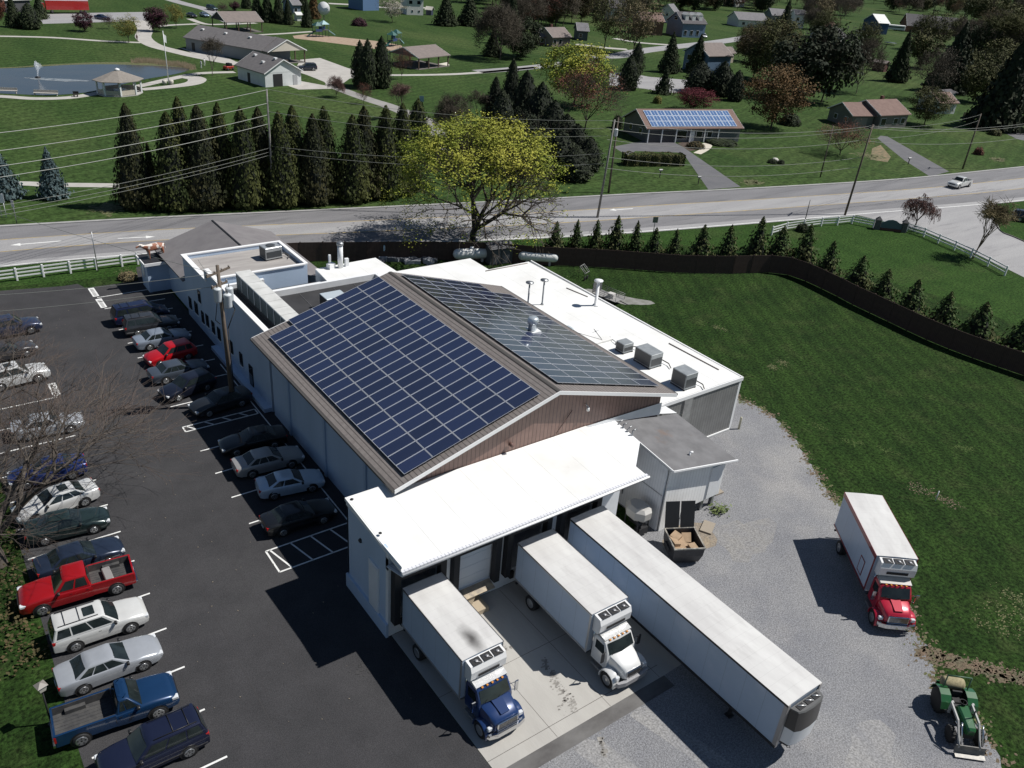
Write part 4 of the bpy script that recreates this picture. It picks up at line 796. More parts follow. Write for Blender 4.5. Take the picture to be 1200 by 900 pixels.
# ------------------------------------------------------------ vehicles
def paint(name, c, metal=.25):
    m = M(name, c, .28, metal, coat=.7, c2=tuple(x*.92 for x in c), scale=1.5); return m
TRIMB = M('trim_black', (.015,.015,.016), .45); LINER = M('bed_liner', (.035,.035,.037), .8, c2=(.07,.068,.065), scale=2)
INT = M('cabin_glass', (.010,.014,.015), .05, spec=.55, c2=(.022,.030,.030), scale=1.2)
KIND = {
 'sedan': dict(L=4.75,W=1.80,H=1.43,belt=.93,low=[(-.5,.66,.78,.42),(-.488,.78,.97,.30),(-.44,.86,1.03,.22),(-.30,.90,1.02,.19),(.0,.91,.97,.18),(.18,.91,.97,.18),(.30,.90,.93,.18),(.42,.87,.80,.20),(.475,.78,.70,.26),(.5,.60,.60,.36)],
      cab=(-.37,-.21,.03,.19), wt=.62, wb=.82, sw=[(.06,.30),(.33,.60),(.63,.93)], wb2=.285, r=.33),
 'coupe': dict(L=4.5,W=1.78,H=1.38,belt=.92,low=[(-.5,.66,.80,.42),(-.485,.80,1.0,.30),(-.43,.87,1.04,.22),(-.28,.90,1.0,.19),(.0,.90,.95,.18),(.18,.90,.94,.18),(.30,.89,.90,.18),(.42,.86,.78,.20),(.475,.78,.68,.26),(.5,.60,.60,.36)],
      cab=(-.40,-.20,.02,.19), wt=.60, wb=.81, sw=[(.10,.42),(.45,.94)], wb2=.285, r=.33),
 'hatch': dict(L=4.2,W=1.76,H=1.52,belt=.95,low=[(-.5,.78,.95,.34),(-.485,.84,1.0,.26),(-.40,.88,1.0,.20),(-.2,.89,.97,.19),(.1,.89,.95,.18),(.22,.89,.95,.18),(.32,.88,.92,.18),(.43,.85,.82,.20),(.48,.77,.72,.26),(.5,.62,.62,.36)],
      cab=(-.475,-.40,.04,.20), wt=.64, wb=.82, sw=[(.05,.28),(.31,.62),(.65,.94)], wb2=.29, r=.31),
 'wagon': dict(L=4.75,W=1.85,H=1.72,belt=1.08,low=[(-.5,.82,.98,.38),(-.492,.88,1.08,.30),(-.42,.91,1.10,.25),(-.2,.92,1.08,.24),(.1,.92,1.06,.24),(.22,.92,1.06,.24),(.32,.91,1.03,.24),(.43,.88,.95,.26),(.485,.82,.82,.30),(.5,.70,.66,.40)],
      cab=(-.488,-.44,.05,.19), wt=.68, wb=.86, sw=[(.04,.27),(.30,.60),(.63,.94)], wb2=.285, r=.36, rails=True),
 'van': dict(L=4.95,W=1.95,H=1.74,belt=1.02,low=[(-.5,.86,.95,.36),(-.49,.92,1.04,.28),(-.40,.96,1.05,.22),(-.2,.97,1.03,.21),(.1,.97,1.0,.21),(.26,.96,1.0,.21),(.36,.94,.95,.22),(.44,.90,.84,.24),(.485,.80,.72,.30),(.5,.64,.62,.38)],
      cab=(-.49,-.44,.12,.33), wt=.72, wb=.90, sw=[(.03,.28),(.31,.62),(.65,.95)], wb2=.30, r=.34),
 'pickup': dict(L=5.5,W=1.98,H=1.84,belt=1.18,low=[(-.02,.95,1.18,.34),(.06,.96,1.19,.32),(.20,.97,1.20,.32),(.28,.96,1.20,.32),(.42,.94,1.10,.34),(.48,.90,.98,.38),(.5,.80,.80,.46)],
      cab=(-.015,.02,.10,.20), wt=.70, wb=.90, sw=[(.08,.36),(.42,.92)], wb2=.31, r=.40, bed=True),
 'crewpickup': dict(L=5.7,W=1.96,H=1.86,belt=1.18,low=[(-.12,.95,1.18,.34),(.06,.96,1.19,.32),(.20,.97,1.20,.32),(.28,.96,1.20,.32),(.42,.94,1.10,.34),(.48,.90,.98,.38),(.5,.80,.80,.46)],
      cab=(-.115,-.09,.10,.20), wt=.70, wb=.90, sw=[(.06,.45),(.51,.93)], wb2=.32, r=.39, bed=True),
}
def ring(x, w_, zt, zb):
    zm = zb+(zt-zb)*.55
    h = [(.0,zb),(w_*.8,zb),(w_*.97,zb+.06),(w_,zm),(w_*.985,zt-.13),(w_*.93,zt-.04),(w_*.80,zt),(w_*.45,zt+.025),(0,zt+.035)]
    return [(x,-y,z) for y, z in h]+[(x,y,z) for y, z in h[-2:0:-1]]
def bil(A, B, C, D, u, v): return (A*(1-u)+B*u)*(1-v)+(D*(1-u)+C*u)*v
def car(label, kind, p_front, p_rear, col, colname, group=None, cat='car', name=None, small=False, roofx=None, L=None, trim=None, sunroof=False, stripe=None, z=.012, world=None):
    K = KIND[kind]; Ln = L or K['L']; H = K['H']; W = K['W']
    if world: cx_, cy_, hd = world
    else:
        a_, b_ = G(*p_front,.7), G(*p_rear,.7); c = (a_+b_)/2; cx_, cy_ = c.x, c.y; d = a_-b_; hd = atan2(d.y,d.x)
    t_ = thing(name or {'pickup':'pickup_truck','crewpickup':'pickup_truck','van':'minivan','wagon':'suv','hatch':'hatchback'}.get(kind,'sedan'), label, cat, (cx_,cy_,z), hd, group)
    pm_ = paint(colname, col); sc = W/2/.9 if kind in ('sedan','coupe') else 1
    mb = MB(); mb.loft([ring(f*Ln, w_, zt, zb) for f, w_, zt, zb in K['low']], 0, True)
    for s_ in (-1,1):
        for wx_ in (-K['wb2'],K['wb2']):
            if K.get('bed') and wx_ < 0: continue
            mb.lathe([(0,0),(K['r']+.075,0),(K['r']+.07,.012),(0,.012)], (wx_*Ln,s_*(W/2-.005)-.006,K['r']+.02), 18, 1, 'y')
    xa, xb, xc, xd = [f*Ln for f in K['cab']]; wb_, wt_, bz, tz = K['wb'], K['wt'], K['belt']-.02, H-.055
    def cring(x0,x1,w_,z_,c=.10,fr=.0):
        return [(x0,-w_+c,z_),(x0+c,-w_,z_),(x1-c,-w_,z_),(x1,-w_+c,z_),(x1+fr,0,z_),(x1,w_-c,z_),(x1-c,w_,z_),(x0+c,w_,z_),(x0,w_-c,z_),(x0-fr*.5,0,z_)]
    cb_ = MB(); cb_.loft([cring(xa,xd,wb_,bz,.05,.05), cring(xb,xc,wt_,tz,.05,.03), cring(xb+.07,xc-.08,wt_-.08,H-.012,.1,.02), cring(xb+.3,xc-.3,wt_-.3,H,.1,.0)], 0, True)
    mats = [pm_, TRIMB]
    if K.get('bed'):
        xe = K['low'][0][0]*Ln; xr_ = -Ln/2
        mb.box(xr_+.05,-.93,.45,xe,-.82,1.17); mb.box(xr_+.05,.82,.45,xe,.93,1.17); mb.box(xr_,-.92,.48,xr_+.09,.92,1.16)
        for s_ in (-1,1): mb.lathe([(0,0),(K['r']+.075,0),(K['r']+.07,.012),(0,.012)], (-K['wb2']*Ln,s_*(.935)-.006,K['r']+.02), 18, 1, 'y')
        mb.box(xr_-.1,-.9,.42,xr_-.002,.9,.58,2); mats.append(CHROME)
    body = mb.build('body', mats, t_, smooth_angle=42, fix=True)
    cabo = cb_.build('roof', paint(*roofx) if roofx else pm_, t_, smooth_angle=38, fix=True)
    if K.get('bed'):
        mb = MB(); mb.box(xr_+.09,-.82,.55,xe-.001,.82,.72); 
        for s_ in (-1,1): mb.box(xr_+.09,s_*.815-.012,.72,xe-.01,s_*.815+.006,1.175); mb.box(-K['wb2']*Ln-.45,s_*.70-.11,.72,-K['wb2']*Ln+.45,s_*.70+.10,.95)
        for k in range(7): mb.box(xr_+.12,-.6+k*.2-.02,.721,xe-.05,-.6+k*.2+.02,.735)
        mb.build('cargo_bed', LINER, t_)
    # glass
    def pane(nm, A, B, C, D, u0, u1, v0, v1, off):
        A, B, C, D = map(Vector, (A,B,C,D)); P = [bil(A,B,C,D,u0,v0), bil(A,B,C,D,u1,v0), bil(A,B,C,D,u1,v1), bil(A,B,C,D,u0,v1)]
        o_ = Vector(off); m_ = MB(); m_.add([p+o_ for p in P]+[p-o_*.6 for p in P], [(0,1,2,3),(7,6,5,4),(0,4,5,1),(1,5,6,2),(2,6,7,3),(3,7,4,0)]); return m_.build(nm, INT, t_, fix=True)
    fr = .045
    for nm, X0, X1, sx in (('windshield', xd, xc, 1), ('rear_window', xa, xb, -1)):
        m_ = MB(); rows_ = []
        for v in (.07,.93):
            zz = bz+(tz-bz)*v; xx = X0+(X1-X0)*v; ww = wb_+(wt_-wb_)*v-.07
            bul = (.05 if sx > 0 else .025)
            rows_.append([(xx+sx*.018,-ww,zz),(xx+sx*(.018+bul*.8),-ww*.5,zz),(xx+sx*(.018+bul),0,zz),(xx+sx*(.018+bul*.8),ww*.5,zz),(xx+sx*.018,ww,zz)])
        m_.loft(rows_, 0, True, False, False); m_.loft([[ (p[0]-sx*.03,p[1],p[2]) for p in r0] for r0 in rows_], 0, True, False, False)
        m_.build(nm, INT, t_)
    for s_ in (-1,1):
        for u0, u1 in K['sw']:
            pane('side_window', (xa+.05,s_*wb_,bz),(xd-.05,s_*wb_,bz),(xc-.05,s_*wt_,tz),(xb+.05,s_*wt_,tz), u0, u1, .16, .90, (0,s_*.014,.003))
    # wheels
    for s_ in (-1,1):
        for wx_ in (-K['wb2'],K['wb2']):
            r_ = K['r']; wy = s_*(W/2-.09)
            m_ = MB(); m_.lathe([(r_*.6,-.11),(r_*.93,-.11),(r_,-.07),(r_,.07),(r_*.93,.11),(r_*.6,.11)], (wx_*Ln,wy,r_), 18, 0, 'y'); wh = m_.build('wheel', BLACK, t_)
            m_ = MB(); m_.lathe([(0,-.10),(r_*.25,-.118),(r_*.4,-.112),(r_*.58,-.125),(r_*.68,-.118),(r_*.68,.118),(r_*.58,.125),(r_*.4,.112),(r_*.25,.118),(0,.10)], (wx_*Ln,wy,r_), 14, 0, 'y')
            for kk in range(5):
                an = kk*2*pi/5; m_.add([(wx_*Ln+cos(an+q_)*r_*rad_, wy+s_*.127, r_+sin(an+q_)*r_*rad_) for q_, rad_ in ((.22,.28),(.4,.5),(-.0,.56),(.1,.3))], [(0,1,2,3)], 1)
            m_.build('rim', [RIM, TRIMB], wh)
    if not small:
        for s_ in (-1,1):
            for u0, u1 in K['sw'][-2:]: m_ = MB(); xx = xa+(xd-xa)*(u0+.06); yy = W/2-.03 if not K.get('bed') else .94; m_.box(xx-.07,s_*yy-.02,K['belt']-.21,xx+.07,s_*yy+.015,K['belt']-.185); m_.build('door_handle', TRIMB, t_)
    fz = K['low'][-2][2]; fw_ = K['low'][-2][1]; rz_ = K['low'][1][2]; rw = K['low'][1][1] if not K.get('bed') else .9
    for s_ in (-1,1):
        m_ = MB(); m_.bbox(.435*Ln,s_*(fw_-.12)-.14,fz-.13,.492*Ln,s_*(fw_-.12)+.13,fz+.012,.03); m_.build('headlight', CLEAR, t_)
        if not K.get('bed'): m_ = MB(); m_.bbox(-.497*Ln,s_*(rw-.13)-.13,rz_-.22,-.462*Ln,s_*(rw-.13)+.12,rz_-.04,.02); m_.build('taillight', REDL, t_)
        else: m_ = MB(); m_.box(-.502*Ln,s_*.87-.07,.75,-.485*Ln,s_*.87+.065,1.1); m_.build('taillight', REDL, t_)
        m_ = MB(); xm = xd-.28 if kind != 'van' else xd-.55; m_.bbox(xm,s_*(wb_+.11)-.1,K['belt']+.02,xm+.14,s_*(wb_+.11)+.1,K['belt']+.17,.03); m_.build('mirror', TRIMB if not small else pm_, t_)
    if not small:
        m_ = MB(); m_.box(-.506*Ln,-.17,K['low'][1][2]-.42 if not K.get('bed') else .66,-.4995*Ln,.17,K['low'][1][2]-.27 if not K.get('bed') else .80); m_.build('number_plate', M('plate_pale',(.5,.52,.5),.5), t_)
    m_ = MB(); m_.box(.46*Ln,-fw_*.55,fz-.26,.503*Ln,fw_*.55,fz-.1); m_.build('grille', TRIMB, t_)
    if K.get('rails') or kind == 'van':
        m_ = MB()
        for s_ in (-1,1): m_.tube((xb+.15,s_*(wt_-.12),H+.03),(xc-.25,s_*(wt_-.12),H+.03),.022,n=5)
        for x in (xb+.5,xb+1.2): m_.tube((x,-wt_+.12,H+.035),(x,wt_-.12,H+.035),.018,n=5)
        m_.build('roof_rack', TRIMB, t_)
    if sunroof: m_ = MB(); m_.bbox(xc-.95,-.38,H-.03,xc-.35,.38,H+.012,.03); m_.build('sunroof', INT, t_)
    if stripe: m_ = MB(); 
    if stripe:
        for s_ in (-1,1): m_.box(-.47*Ln,s_*(W/2+.004)-.012,.5,.42*Ln,s_*(W/2+.004)+.008,.58)
        m_.build('side_trim', stripe, t_)
    return t_
GE = 'cars parked nose to the building'; GW = 'vehicles parked along the grass edge of the lot'
NAVY=(.012,.018,.055)
car('dark navy minivan parked beside the two empty stencilled stalls', 'van', (191.7,361.7),(136.7,371.7), NAVY, 'paint_navy', GE)
car('dark grey SUV with silver window trim, between the navy minivan and the silver sedan', 'wagon', (206,375),(147.5,384), (.04,.042,.047), 'paint_graphite', GE, roofx=('paint_graphite',(.04,.042,.047)), stripe=RIM)
car('silver blue sedan directly behind the bright red car in the row', 'sedan', (220,388.5),(158,401.5), (.24,.28,.34), 'paint_steelblue', GE)
car('bright red car parked nose out in the building side row', 'hatch', (170,421),(227,406), (.50,.008,.014), 'paint_red', GE)
car('slate grey sedan with chrome window line next to the red car', 'sedan', (240,425),(176.7,440), (.065,.08,.105), 'paint_slate', GE, stripe=None)
car('black hatchback backed in between the slate sedan and the utility pole', 'hatch', (190,461.7),(247,441), (.012,.015,.028), 'paint_inkblue', GE, L=4.4)
car('dark charcoal sedan backed in at the foot of the transformer pole', 'sedan', (225,479),(290,459), (.018,.02,.023), 'paint_charcoal', GE)
car('black sedan in full shade just past the narrow striped bay', 'sedan', (258,522),(333,507), (.008,.009,.011), 'paint_black', GE)
car('champagne silver sedan half in the shade of the hall', 'sedan', (354,528),(273,548), (.33,.325,.32), 'paint_champagne', GE, L=4.9)
car('pale blue white coupe beside the last black sedan of the row', 'coupe', (379,556),(300,572), (.50,.60,.70), 'paint_paleblue', GE)
car('black sedan nearest the striped no-parking bay by the loading dock', 'sedan', (392,590),(306,616), (.010,.011,.013), 'paint_jet', GE)
car('white SUV with black roof rack between the red pickup and the silver sedan', 'wagon', (167.5,712),(62.5,747), (.68,.68,.66), 'paint_white', GW, sunroof=True)
car('silver sedan between the white SUV and the blue pickup', 'sedan', (188.7,752),(62.5,800), (.36,.38,.41), 'paint_silver', GW, L=5.0)
car('blue pickup truck with an open black bed in the bottom left', 'pickup', (206,805),(62.5,855), (.008,.036,.10), 'paint_blue', GW, cat='pickup truck')
car('dark navy SUV cut off by the bottom edge of the photo', 'wagon', None,None, (.012,.016,.04), 'paint_midnight', GW, world=(-14.6,-5.25,radians(180)), stripe=CHROME)
car('bright red pickup truck with a silver toolbox in its bed', 'crewpickup', (22,705),(155,668), (.36,.008,.012), 'paint_truckred', GW, cat='pickup truck', L=5.9)
car('dark blue sedan half hidden by twigs beside the red pickup', 'sedan', (142,636),(42,668), (.02,.03,.055), 'paint_dusk', GW, stripe=RIM)
car('dark green sedan between the white car with sunroof and the dark blue sedan', 'sedan', (133,600),(22,626), (.02,.035,.035), 'paint_green', GW)
car('white sedan with a sunroof seen through the bare twigs', 'sedan', (15,603),(113,569), (.66,.66,.65), 'paint_pearl', GW, sunroof=True, L=5.0)
car('royal blue sedan under the bare tree', 'sedan', (12,560),(97,541), (.02,.04,.17), 'paint_royal', GW)
car('light silver sedan parked alone between empty stalls under the bare tree', 'sedan', (100,488),(10,505), (.42,.44,.47), 'paint_lightsilver', GW)
car('white boxy SUV parked at the left edge near the far end of the row', 'wagon', (55,431),(-20,449), (.70,.70,.69), 'paint_boxywhite', GW, sunroof=True)
car('dark grey sedan just behind the white boxy SUV', 'sedan', (42,402),(-32,420), (.05,.05,.055), 'paint_dimgrey', GW)
car('dark navy wagon at the far end of the left row', 'wagon', (50,376),(-26,390), (.03,.04,.08), 'paint_navygrey', GW)
tb = MB().bbox(-.22,-.6,0,.22,.6,.3,.04).build('toolbox', M('toolbox_silver',(.34,.32,.31),.4,.3)); p = G(126,672,1.0); tb.location = (p.x,p.y,.74); tb.rotation_euler.z = 0; tag(tb,'pale box lying in the bed of the bright red pickup','toolbox')
# road and distant vehicles
car('white pickup truck driving along the main road', 'crewpickup', (1110.5,217.5),(1139,211.5), (.72,.72,.72), 'paint_white', None, cat='pickup truck', world=None, z=.02)
car('dark SUV with a red tail light at the right edge beyond the side road', 'wagon', (1225,258),(1186,252), (.02,.025,.035), 'paint_darkteal', None)
for lab, k, pf, pr_2, c_, cn in (('dark SUV parked beside the white pavilion storehouse','wagon',(352,79),(367,79),(.03,.035,.05),'paint_parkdark'),
      ('dark blue car driving on the lane near the red truck','sedan',(127,21),(112,19),(.02,.035,.10),'paint_laneblue'),
      ('black sedan in the small lot behind the long park building','sedan',(230,19),(219,16),(.015,.015,.02),'paint_lotblack'),
      ('pale blue sedan in the small lot behind the long park building','sedan',(246,19),(233,15),(.20,.26,.36),'paint_lotblue'),
      ('dark green SUV in the upper lane near the top edge','wagon',(256,11),(241,8),(.02,.05,.06),'paint_lotgreen'),
      ('white van parked before the blue dormer house','van',(830,44),(818,40),(.65,.65,.66),'paint_vanwhite'),
      ('white car parked by the far grey roofed house','sedan',(894,25),(884,22),(.6,.62,.66),'paint_farwhite'),
      ('dark blue car next to the far white car','sedan',(903,27),(895,25),(.03,.04,.08),'paint_fardark')):
    car(lab, k, pf, pr_2, c_, cn, None, z=.03)
cr_ = thing('camper', 'small red utility cart on the path end by the white storehouse', 'cart', tuple(G(268,82))[:2]+(.03,), radians(20))
MB().bbox(-1.1,-.7,.35,1.1,.7,.9,.1).build('body', paint('paint_cartred',(.35,.03,.02)), cr_); MB().box(-.2,-.65,.9,.6,.65,1.5).build('cabin', TRIMB, cr_)
for x in (-.7,.7):
    for s_ in (-1,1): MB().lathe([(0,-.1),(.3,-.1),(.3,.1),(0,.1)], (x,s_*.7,.3), 12, axis='y').build('wheel', BLACK, cr_)
cr_.name = 'utility_cart'

# --- box trucks
def wheel(parent, x, y, r, w_, rim=RIM, dual=False):
    m_ = MB(); m_.lathe([(r*.55,-w_/2),(r*.94,-w_/2),(r,-w_*.32),(r,w_*.32),(r*.94,w_/2),(r*.55,w_/2)], (x,y,r), 22, 0, 'y'); wh = m_.build('wheel', BLACK, parent)
    m_ = MB(); s_ = 1 if y > 0 else -1
    m_.lathe([(0,-w_*.56),(r*.16,-w_*.55),(r*.2,-w_*.515),(r*.46,-w_*.51),(r*.58,-w_*.54),(r*.62,-w_*.5),(r*.62,w_*.5),(r*.58,w_*.54),(r*.46,w_*.51),(r*.2,w_*.515),(r*.16,w_*.55),(0,w_*.56)], (x,y,r), 16, 0, 'y'); m_.build('rim', rim, wh)
BOXW = M('box_side_blue_shade', (.44,.52,.63), .35, c2=(.40,.48,.58), scale=.5); ROOFW = M('box_roof_white', (.60,.595,.58), .6, c2=(.50,.49,.48), scale=.6, detail=8, stretch=(.5,1.6,1), c3=(.42,.41,.40), s3=.9, lo3=.56, hi3=.9)  # white box sides carry blue shade in their colour; the roof stays neutral
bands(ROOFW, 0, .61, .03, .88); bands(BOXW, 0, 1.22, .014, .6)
ROOFS = ROOFW.copy(); ROOFS.name = 'box_roof_sooty'; n, l, b = nodes_of(ROOFS); src = b.inputs['Base Color'].links[0].from_socket
tc = n.new('ShaderNodeTexCoord'); mp = n.new('ShaderNodeMapping'); mp.inputs['Location'].default_value = (.70,.05,0); mp.inputs['Scale'].default_value = (.75,1.7,0); l.new(tc.outputs['Object'], mp.inputs[0])
no_ = n.new('ShaderNodeTexNoise'); no_.inputs['Scale'].default_value = 1.8; no_.inputs['Detail'].default_value = 6; l.new(tc.outputs['Object'], no_.inputs['Vector'])
ad = n.new('ShaderNodeVectorMath'); ad.operation = 'MULTIPLY_ADD'; l.new(no_.outputs['Color'], ad.inputs[0]); ad.inputs[1].default_value = (.5,.5,0); l.new(mp.outputs[0], ad.inputs[2])
sb = n.new('ShaderNodeVectorMath'); sb.operation = 'SUBTRACT'; l.new(ad.outputs[0], sb.inputs[0]); sb.inputs[1].default_value = (.25,.25,0)
ln_ = n.new('ShaderNodeVectorMath'); ln_.operation = 'LENGTH'; l.new(sb.outputs[0], ln_.inputs[0])
mr = n.new('ShaderNodeMapRange'); mr.inputs['From Min'].default_value = .08; mr.inputs['From Max'].default_value = .92; mr.inputs['To Min'].default_value = .93; mr.inputs['To Max'].default_value = 0; l.new(ln_.outputs['Value'], mr.inputs['Value'])
mx = n.new('ShaderNodeMix'); mx.data_type = 'RGBA'; l.new(mr.outputs[0], mx.inputs['Factor']); l.new(src, mx.inputs[6]); mx.inputs[7].default_value = (.05,.046,.044,1); l.new(mx.outputs[2], b.inputs['Base Color'])
SOOT = M('soot', (.07,.065,.062), .8, c2=(.30,.29,.285), scale=1.2, detail=6, lo=.42, hi=.68)
def truck(label, loc, hd, Lb, Wb, zt, paintc, pname, cabroof, kind, group='refrigerated box trucks', red=False, zb=1.05, soot=False):
    """local +x = forward, origin on the ground under the front end of the box"""
    t_ = thing('box_truck', label, 'truck', (loc[0],loc[1],.02), hd, group); P = paint(pname, paintc, .15); CR = paint(*cabroof) if cabroof else P
    h = Wb/2
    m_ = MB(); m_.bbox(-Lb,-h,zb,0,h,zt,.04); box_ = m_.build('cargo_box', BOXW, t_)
    m_ = MB(); m_.add([(-Lb-.01,-h-.01,zt+.006),(.02,-h-.01,zt+.006),(.02,0,zt+.035),(-Lb-.01,0,zt+.035),(.02,h+.01,zt+.006),(-Lb-.01,h+.01,zt+.006)], [(0,1,2,3),(3,2,4,5)]); m_.build('box_roof', ROOFS if soot else ROOFW, box_)
    m_ = MB(); ts = .09
    for s_ in (-1,1):
        m_.box(-Lb-.02,s_*(h+.012)-.014,zt-.12 if not red else zt-.3,.02,s_*(h+.012)+.014,zt+.012); m_.box(-Lb-.02,s_*(h+.012)-.012,zb-.03,.02,s_*(h+.012)+.012,zb+.1)
        m_.box(-.1,s_*(h+.014)-.012,zb+.1,.03,s_*(h+.014)+.012,zt-.12)
    m_.build('edge_rail', paint('paint_trimred',(.22,.01,.012)) if red else M('alu_edge',(.50,.50,.50),.35,.6), box_)
    if not red:
        m_ = MB(); 
        for s_ in (-1,1): m_.box(-Lb,s_*(h+.03)-.01,zt-.02,.03,s_*(h+.03)+.01,zt+.02)
        m_.build('drip_rail', DARKM, box_)
    if False:
        m_ = MB(); m_.add([(x,y,zt+.042) for x,y in [(-a,b) for a,b in blob(1.35,.05,.75,.36,-.15,j=.12,seed=5)]], [tuple(range(22))[::-1]]); m_.build('soot_stain', SOOT, box_)
    # reefer on the front wall
    rw = h*.86; z0, z1 = zt-1.15, zt-.12
    WR = M('reefer_white',(.72,.72,.72),.35)
    m_ = MB(); prof = [(0.02,z0),(.42,z0),(.58,z0+.2),(.62,z0+.7),(.50,z1),(.02,z1+.05)]
    m_.loft([[(x,y,z) for x,z in prof] for y in (-rw,-rw+.04,rw-.04,rw)]); ru = m_.build('reefer_unit', WR, t_, fix=True)
    m_ = MB()
    for k in range(3): y0_ = -rw+.16+k*(rw*2-.2)/3; m_.plate([(.54,y0_,z1-.035+.06),(.54,y0_+(rw*2-.5)/3,z1-.035+.06),(.10,y0_+(rw*2-.5)/3,z1+.055),(.10,y0_,z1+.055)], .02)
    m_.box(.622,-rw*.6,z0+.3,.632,rw*.6,z0+.48); m_.build('condenser_grille', FOAM, ru, fix=True)
    m_ = MB()
    for k in range(3): c_y = -rw+.16+(k+.45)*(rw*2-.2)/3; m_.tube((.15,c_y-.2,z1+.075),(.5,c_y+.18,z1+.045),.018,n=4); m_.lathe([(0,0),(.1,0),(.1,.03),(0,.03)],(.32,c_y,z1+.06),8)
    m_.build('fan_blade', M('alu_grey',(.35,.35,.36),.4,.5), ru)
    # chassis
    m_ = MB(); m_.box(-Lb+.2,-.45,.62,2.3,-.33,.9); m_.box(-Lb+.2,.33,.62,2.3,.45,.9); m_.box(-Lb-.05,-h*.9,.55,-Lb+.05,h*.9,.68)
    for x in (-Lb+.4,-Lb+1.6,-Lb+3.0,-1.0): m_.box(x,-.5,.7,x+.1,.5,1.04)
    m_.build('chassis', DARKM, t_)
    m_ = MB(); m_.tube((-1.5,h*.62,.72),(-.3,h*.62,.72),.27,n=14); m_.tube((-1.5,-h*.62,.72),(-.3,-h*.62,.72),.27,n=14); m_.build('fuel_tank', CHROME, t_)
    for s_ in (-1,1): wheel(t_, -Lb+1.7, s_*(h-.17), .48, .42); wheel(t_, 1.72, s_*(h-.2), .48, .28)
    # cab
    cw = 1.0; m_ = MB()
    def R_(x, w_, z0_, z1_, c=.1): return [(x,-w_,z0_),(x,-w_,z1_-c*1.6),(x,-w_+c*.5,z1_-c*.5),(x,-w_+c*1.6,z1_),(x,w_-c*1.6,z1_),(x,w_-c*.5,z1_-c*.5),(x,w_,z1_-c*1.6),(x,w_,z0_)]
    m_.loft([R_(.14,cw,.75,2.38),R_(.5,cw,.75,2.45),R_(.98,cw*.98,.75,2.40,.13),R_(1.30,cw,.75,1.86),R_(1.36,cw,.75,1.62)], 0); m_.build('cab', P, t_, fix=True, smooth_angle=35)
    m_ = MB()
    if kind == 'wide': m_.loft([R_(1.30,.93,.8,1.66,.12),R_(1.8,.88,.8,1.58,.14),R_(2.28,.80,.8,1.42,.14),R_(2.42,.74,.85,1.22,.1)], 0)
    else: m_.loft([R_(1.30,.86,.8,1.74,.14),R_(1.8,.76,.8,1.62,.14),R_(2.3,.62,.8,1.42,.12),R_(2.45,.56,.85,1.2,.1)], 0)
    if kind == 'wide': m_.plate([(1.36,-.3,1.69),(2.2,-.25,1.50),(2.2,.25,1.50),(1.36,.3,1.69)], .05)
    m_.build('hood', P, t_, fix=True, smooth_angle=35)
    for s_ in (-1,1):   # fenders
        m_ = MB(); rings = []
        for k in range(9):
            a_ = radians(-12+k*204/8); r1 = .62
            xx, zz = 1.72+cos(a_)*r1, .5+sin(a_)*r1*.98
            xi, zi = 1.72+cos(a_)*.53, .5+sin(a_)*.53
            rings.append([(xi,s_*(h-.42),zi),(xx,s_*(h-.45),zz+.03),(xx,s_*(h-.12),zz),(xx*.98+1.72*.02,s_*(h-.04),zz-.05),(xi,s_*(h-.04),zi)])
        m_.loft(rings, 0); m_.build('fender', P, t_, fix=True, smooth_angle=50)
        m_ = MB(); m_.bbox(2.15,s_*(h-.30)-.13,.88,2.33,s_*(h-.30)+.13,1.08,.03); m_.build('headlight', CLEAR, t_)
        m_ = MB(); m_.add([(.35,s_*(cw+.006),1.62),(1.12,s_*(cw+.006),1.62),(.95,s_*(cw*.985+.006),2.22),(.35,s_*(cw+.006),2.22)], [(0,1,2,3)]); m_.add([(.35,s_*(cw-.01),1.62),(1.12,s_*(cw-.01),1.62),(.95,s_*(cw*.985-.01),2.22),(.35,s_*(cw-.01),2.22)], [(0,1,2,3)]); m_.build('side_window', INT, t_)
        m_ = MB(); m_.tube((1.15,s_*cw,1.9),(1.3,s_*(cw+.28),2.05),.02,n=5); m_.tube((1.15,s_*cw,1.5),(1.3,s_*(cw+.28),1.5),.02,n=5); m_.box(1.27,s_*(cw+.3)-.1,1.45,1.33,s_*(cw+.3)+.1,2.1); m_.build('mirror', CHROME if kind == 'wide' else DARKM, t_)
        m_ = MB(); m_.box(.3,s_*cw*.98-.12,.42,1.15,s_*cw*.98+.12,.55); m_.build('step', STEEL, t_)
    m_ = MB(); A = [Vector((1.315,-cw+.13,1.76)),Vector((1.315,cw-.13,1.76)),Vector((1.015,cw-.17,2.32)),Vector((1.015,-cw+.17,2.32))]; o_ = Vector((.03,0,.016))
    mid = [(A[0]+A[1])/2+Vector((.09,0,0)), (A[2]+A[3])/2+Vector((.05,0,0))]
    m_.add([A[0]+o_,mid[0]+o_,A[1]+o_,A[3]+o_,mid[1]+o_,A[2]+o_], [(0,1,4,3),(1,2,5,4)], 0, True); m_.add([p-o_ for p in (A[0],mid[0],A[1],A[3],mid[1],A[2])], [(0,1,4,3),(1,2,5,4)]); m_.build('windshield', INT, t_)
    m_ = MB(); m_.tube((1.42,-.75,1.8),(1.2,-.1,2.0),.012,n=4); m_.tube((1.42,.1,1.8),(1.2,.75,2.0),.012,n=4); m_.build('wiper', BLACK, t_)
    if kind != 'plain': 
        m_ = MB(); m_.plate([(.92,-cw+.06,2.46),(.92,cw-.06,2.46),(.30,cw-.06,2.60),(.30,-cw+.06,2.60)], .05); m_.box(.28,-cw+.06,2.4,.92,-cw+.1,2.5); m_.box(.28,cw-.1,2.4,.92,cw-.06,2.5)
        m_.build('roof_fairing', CR, t_, fix=True)
    m_ = MB()
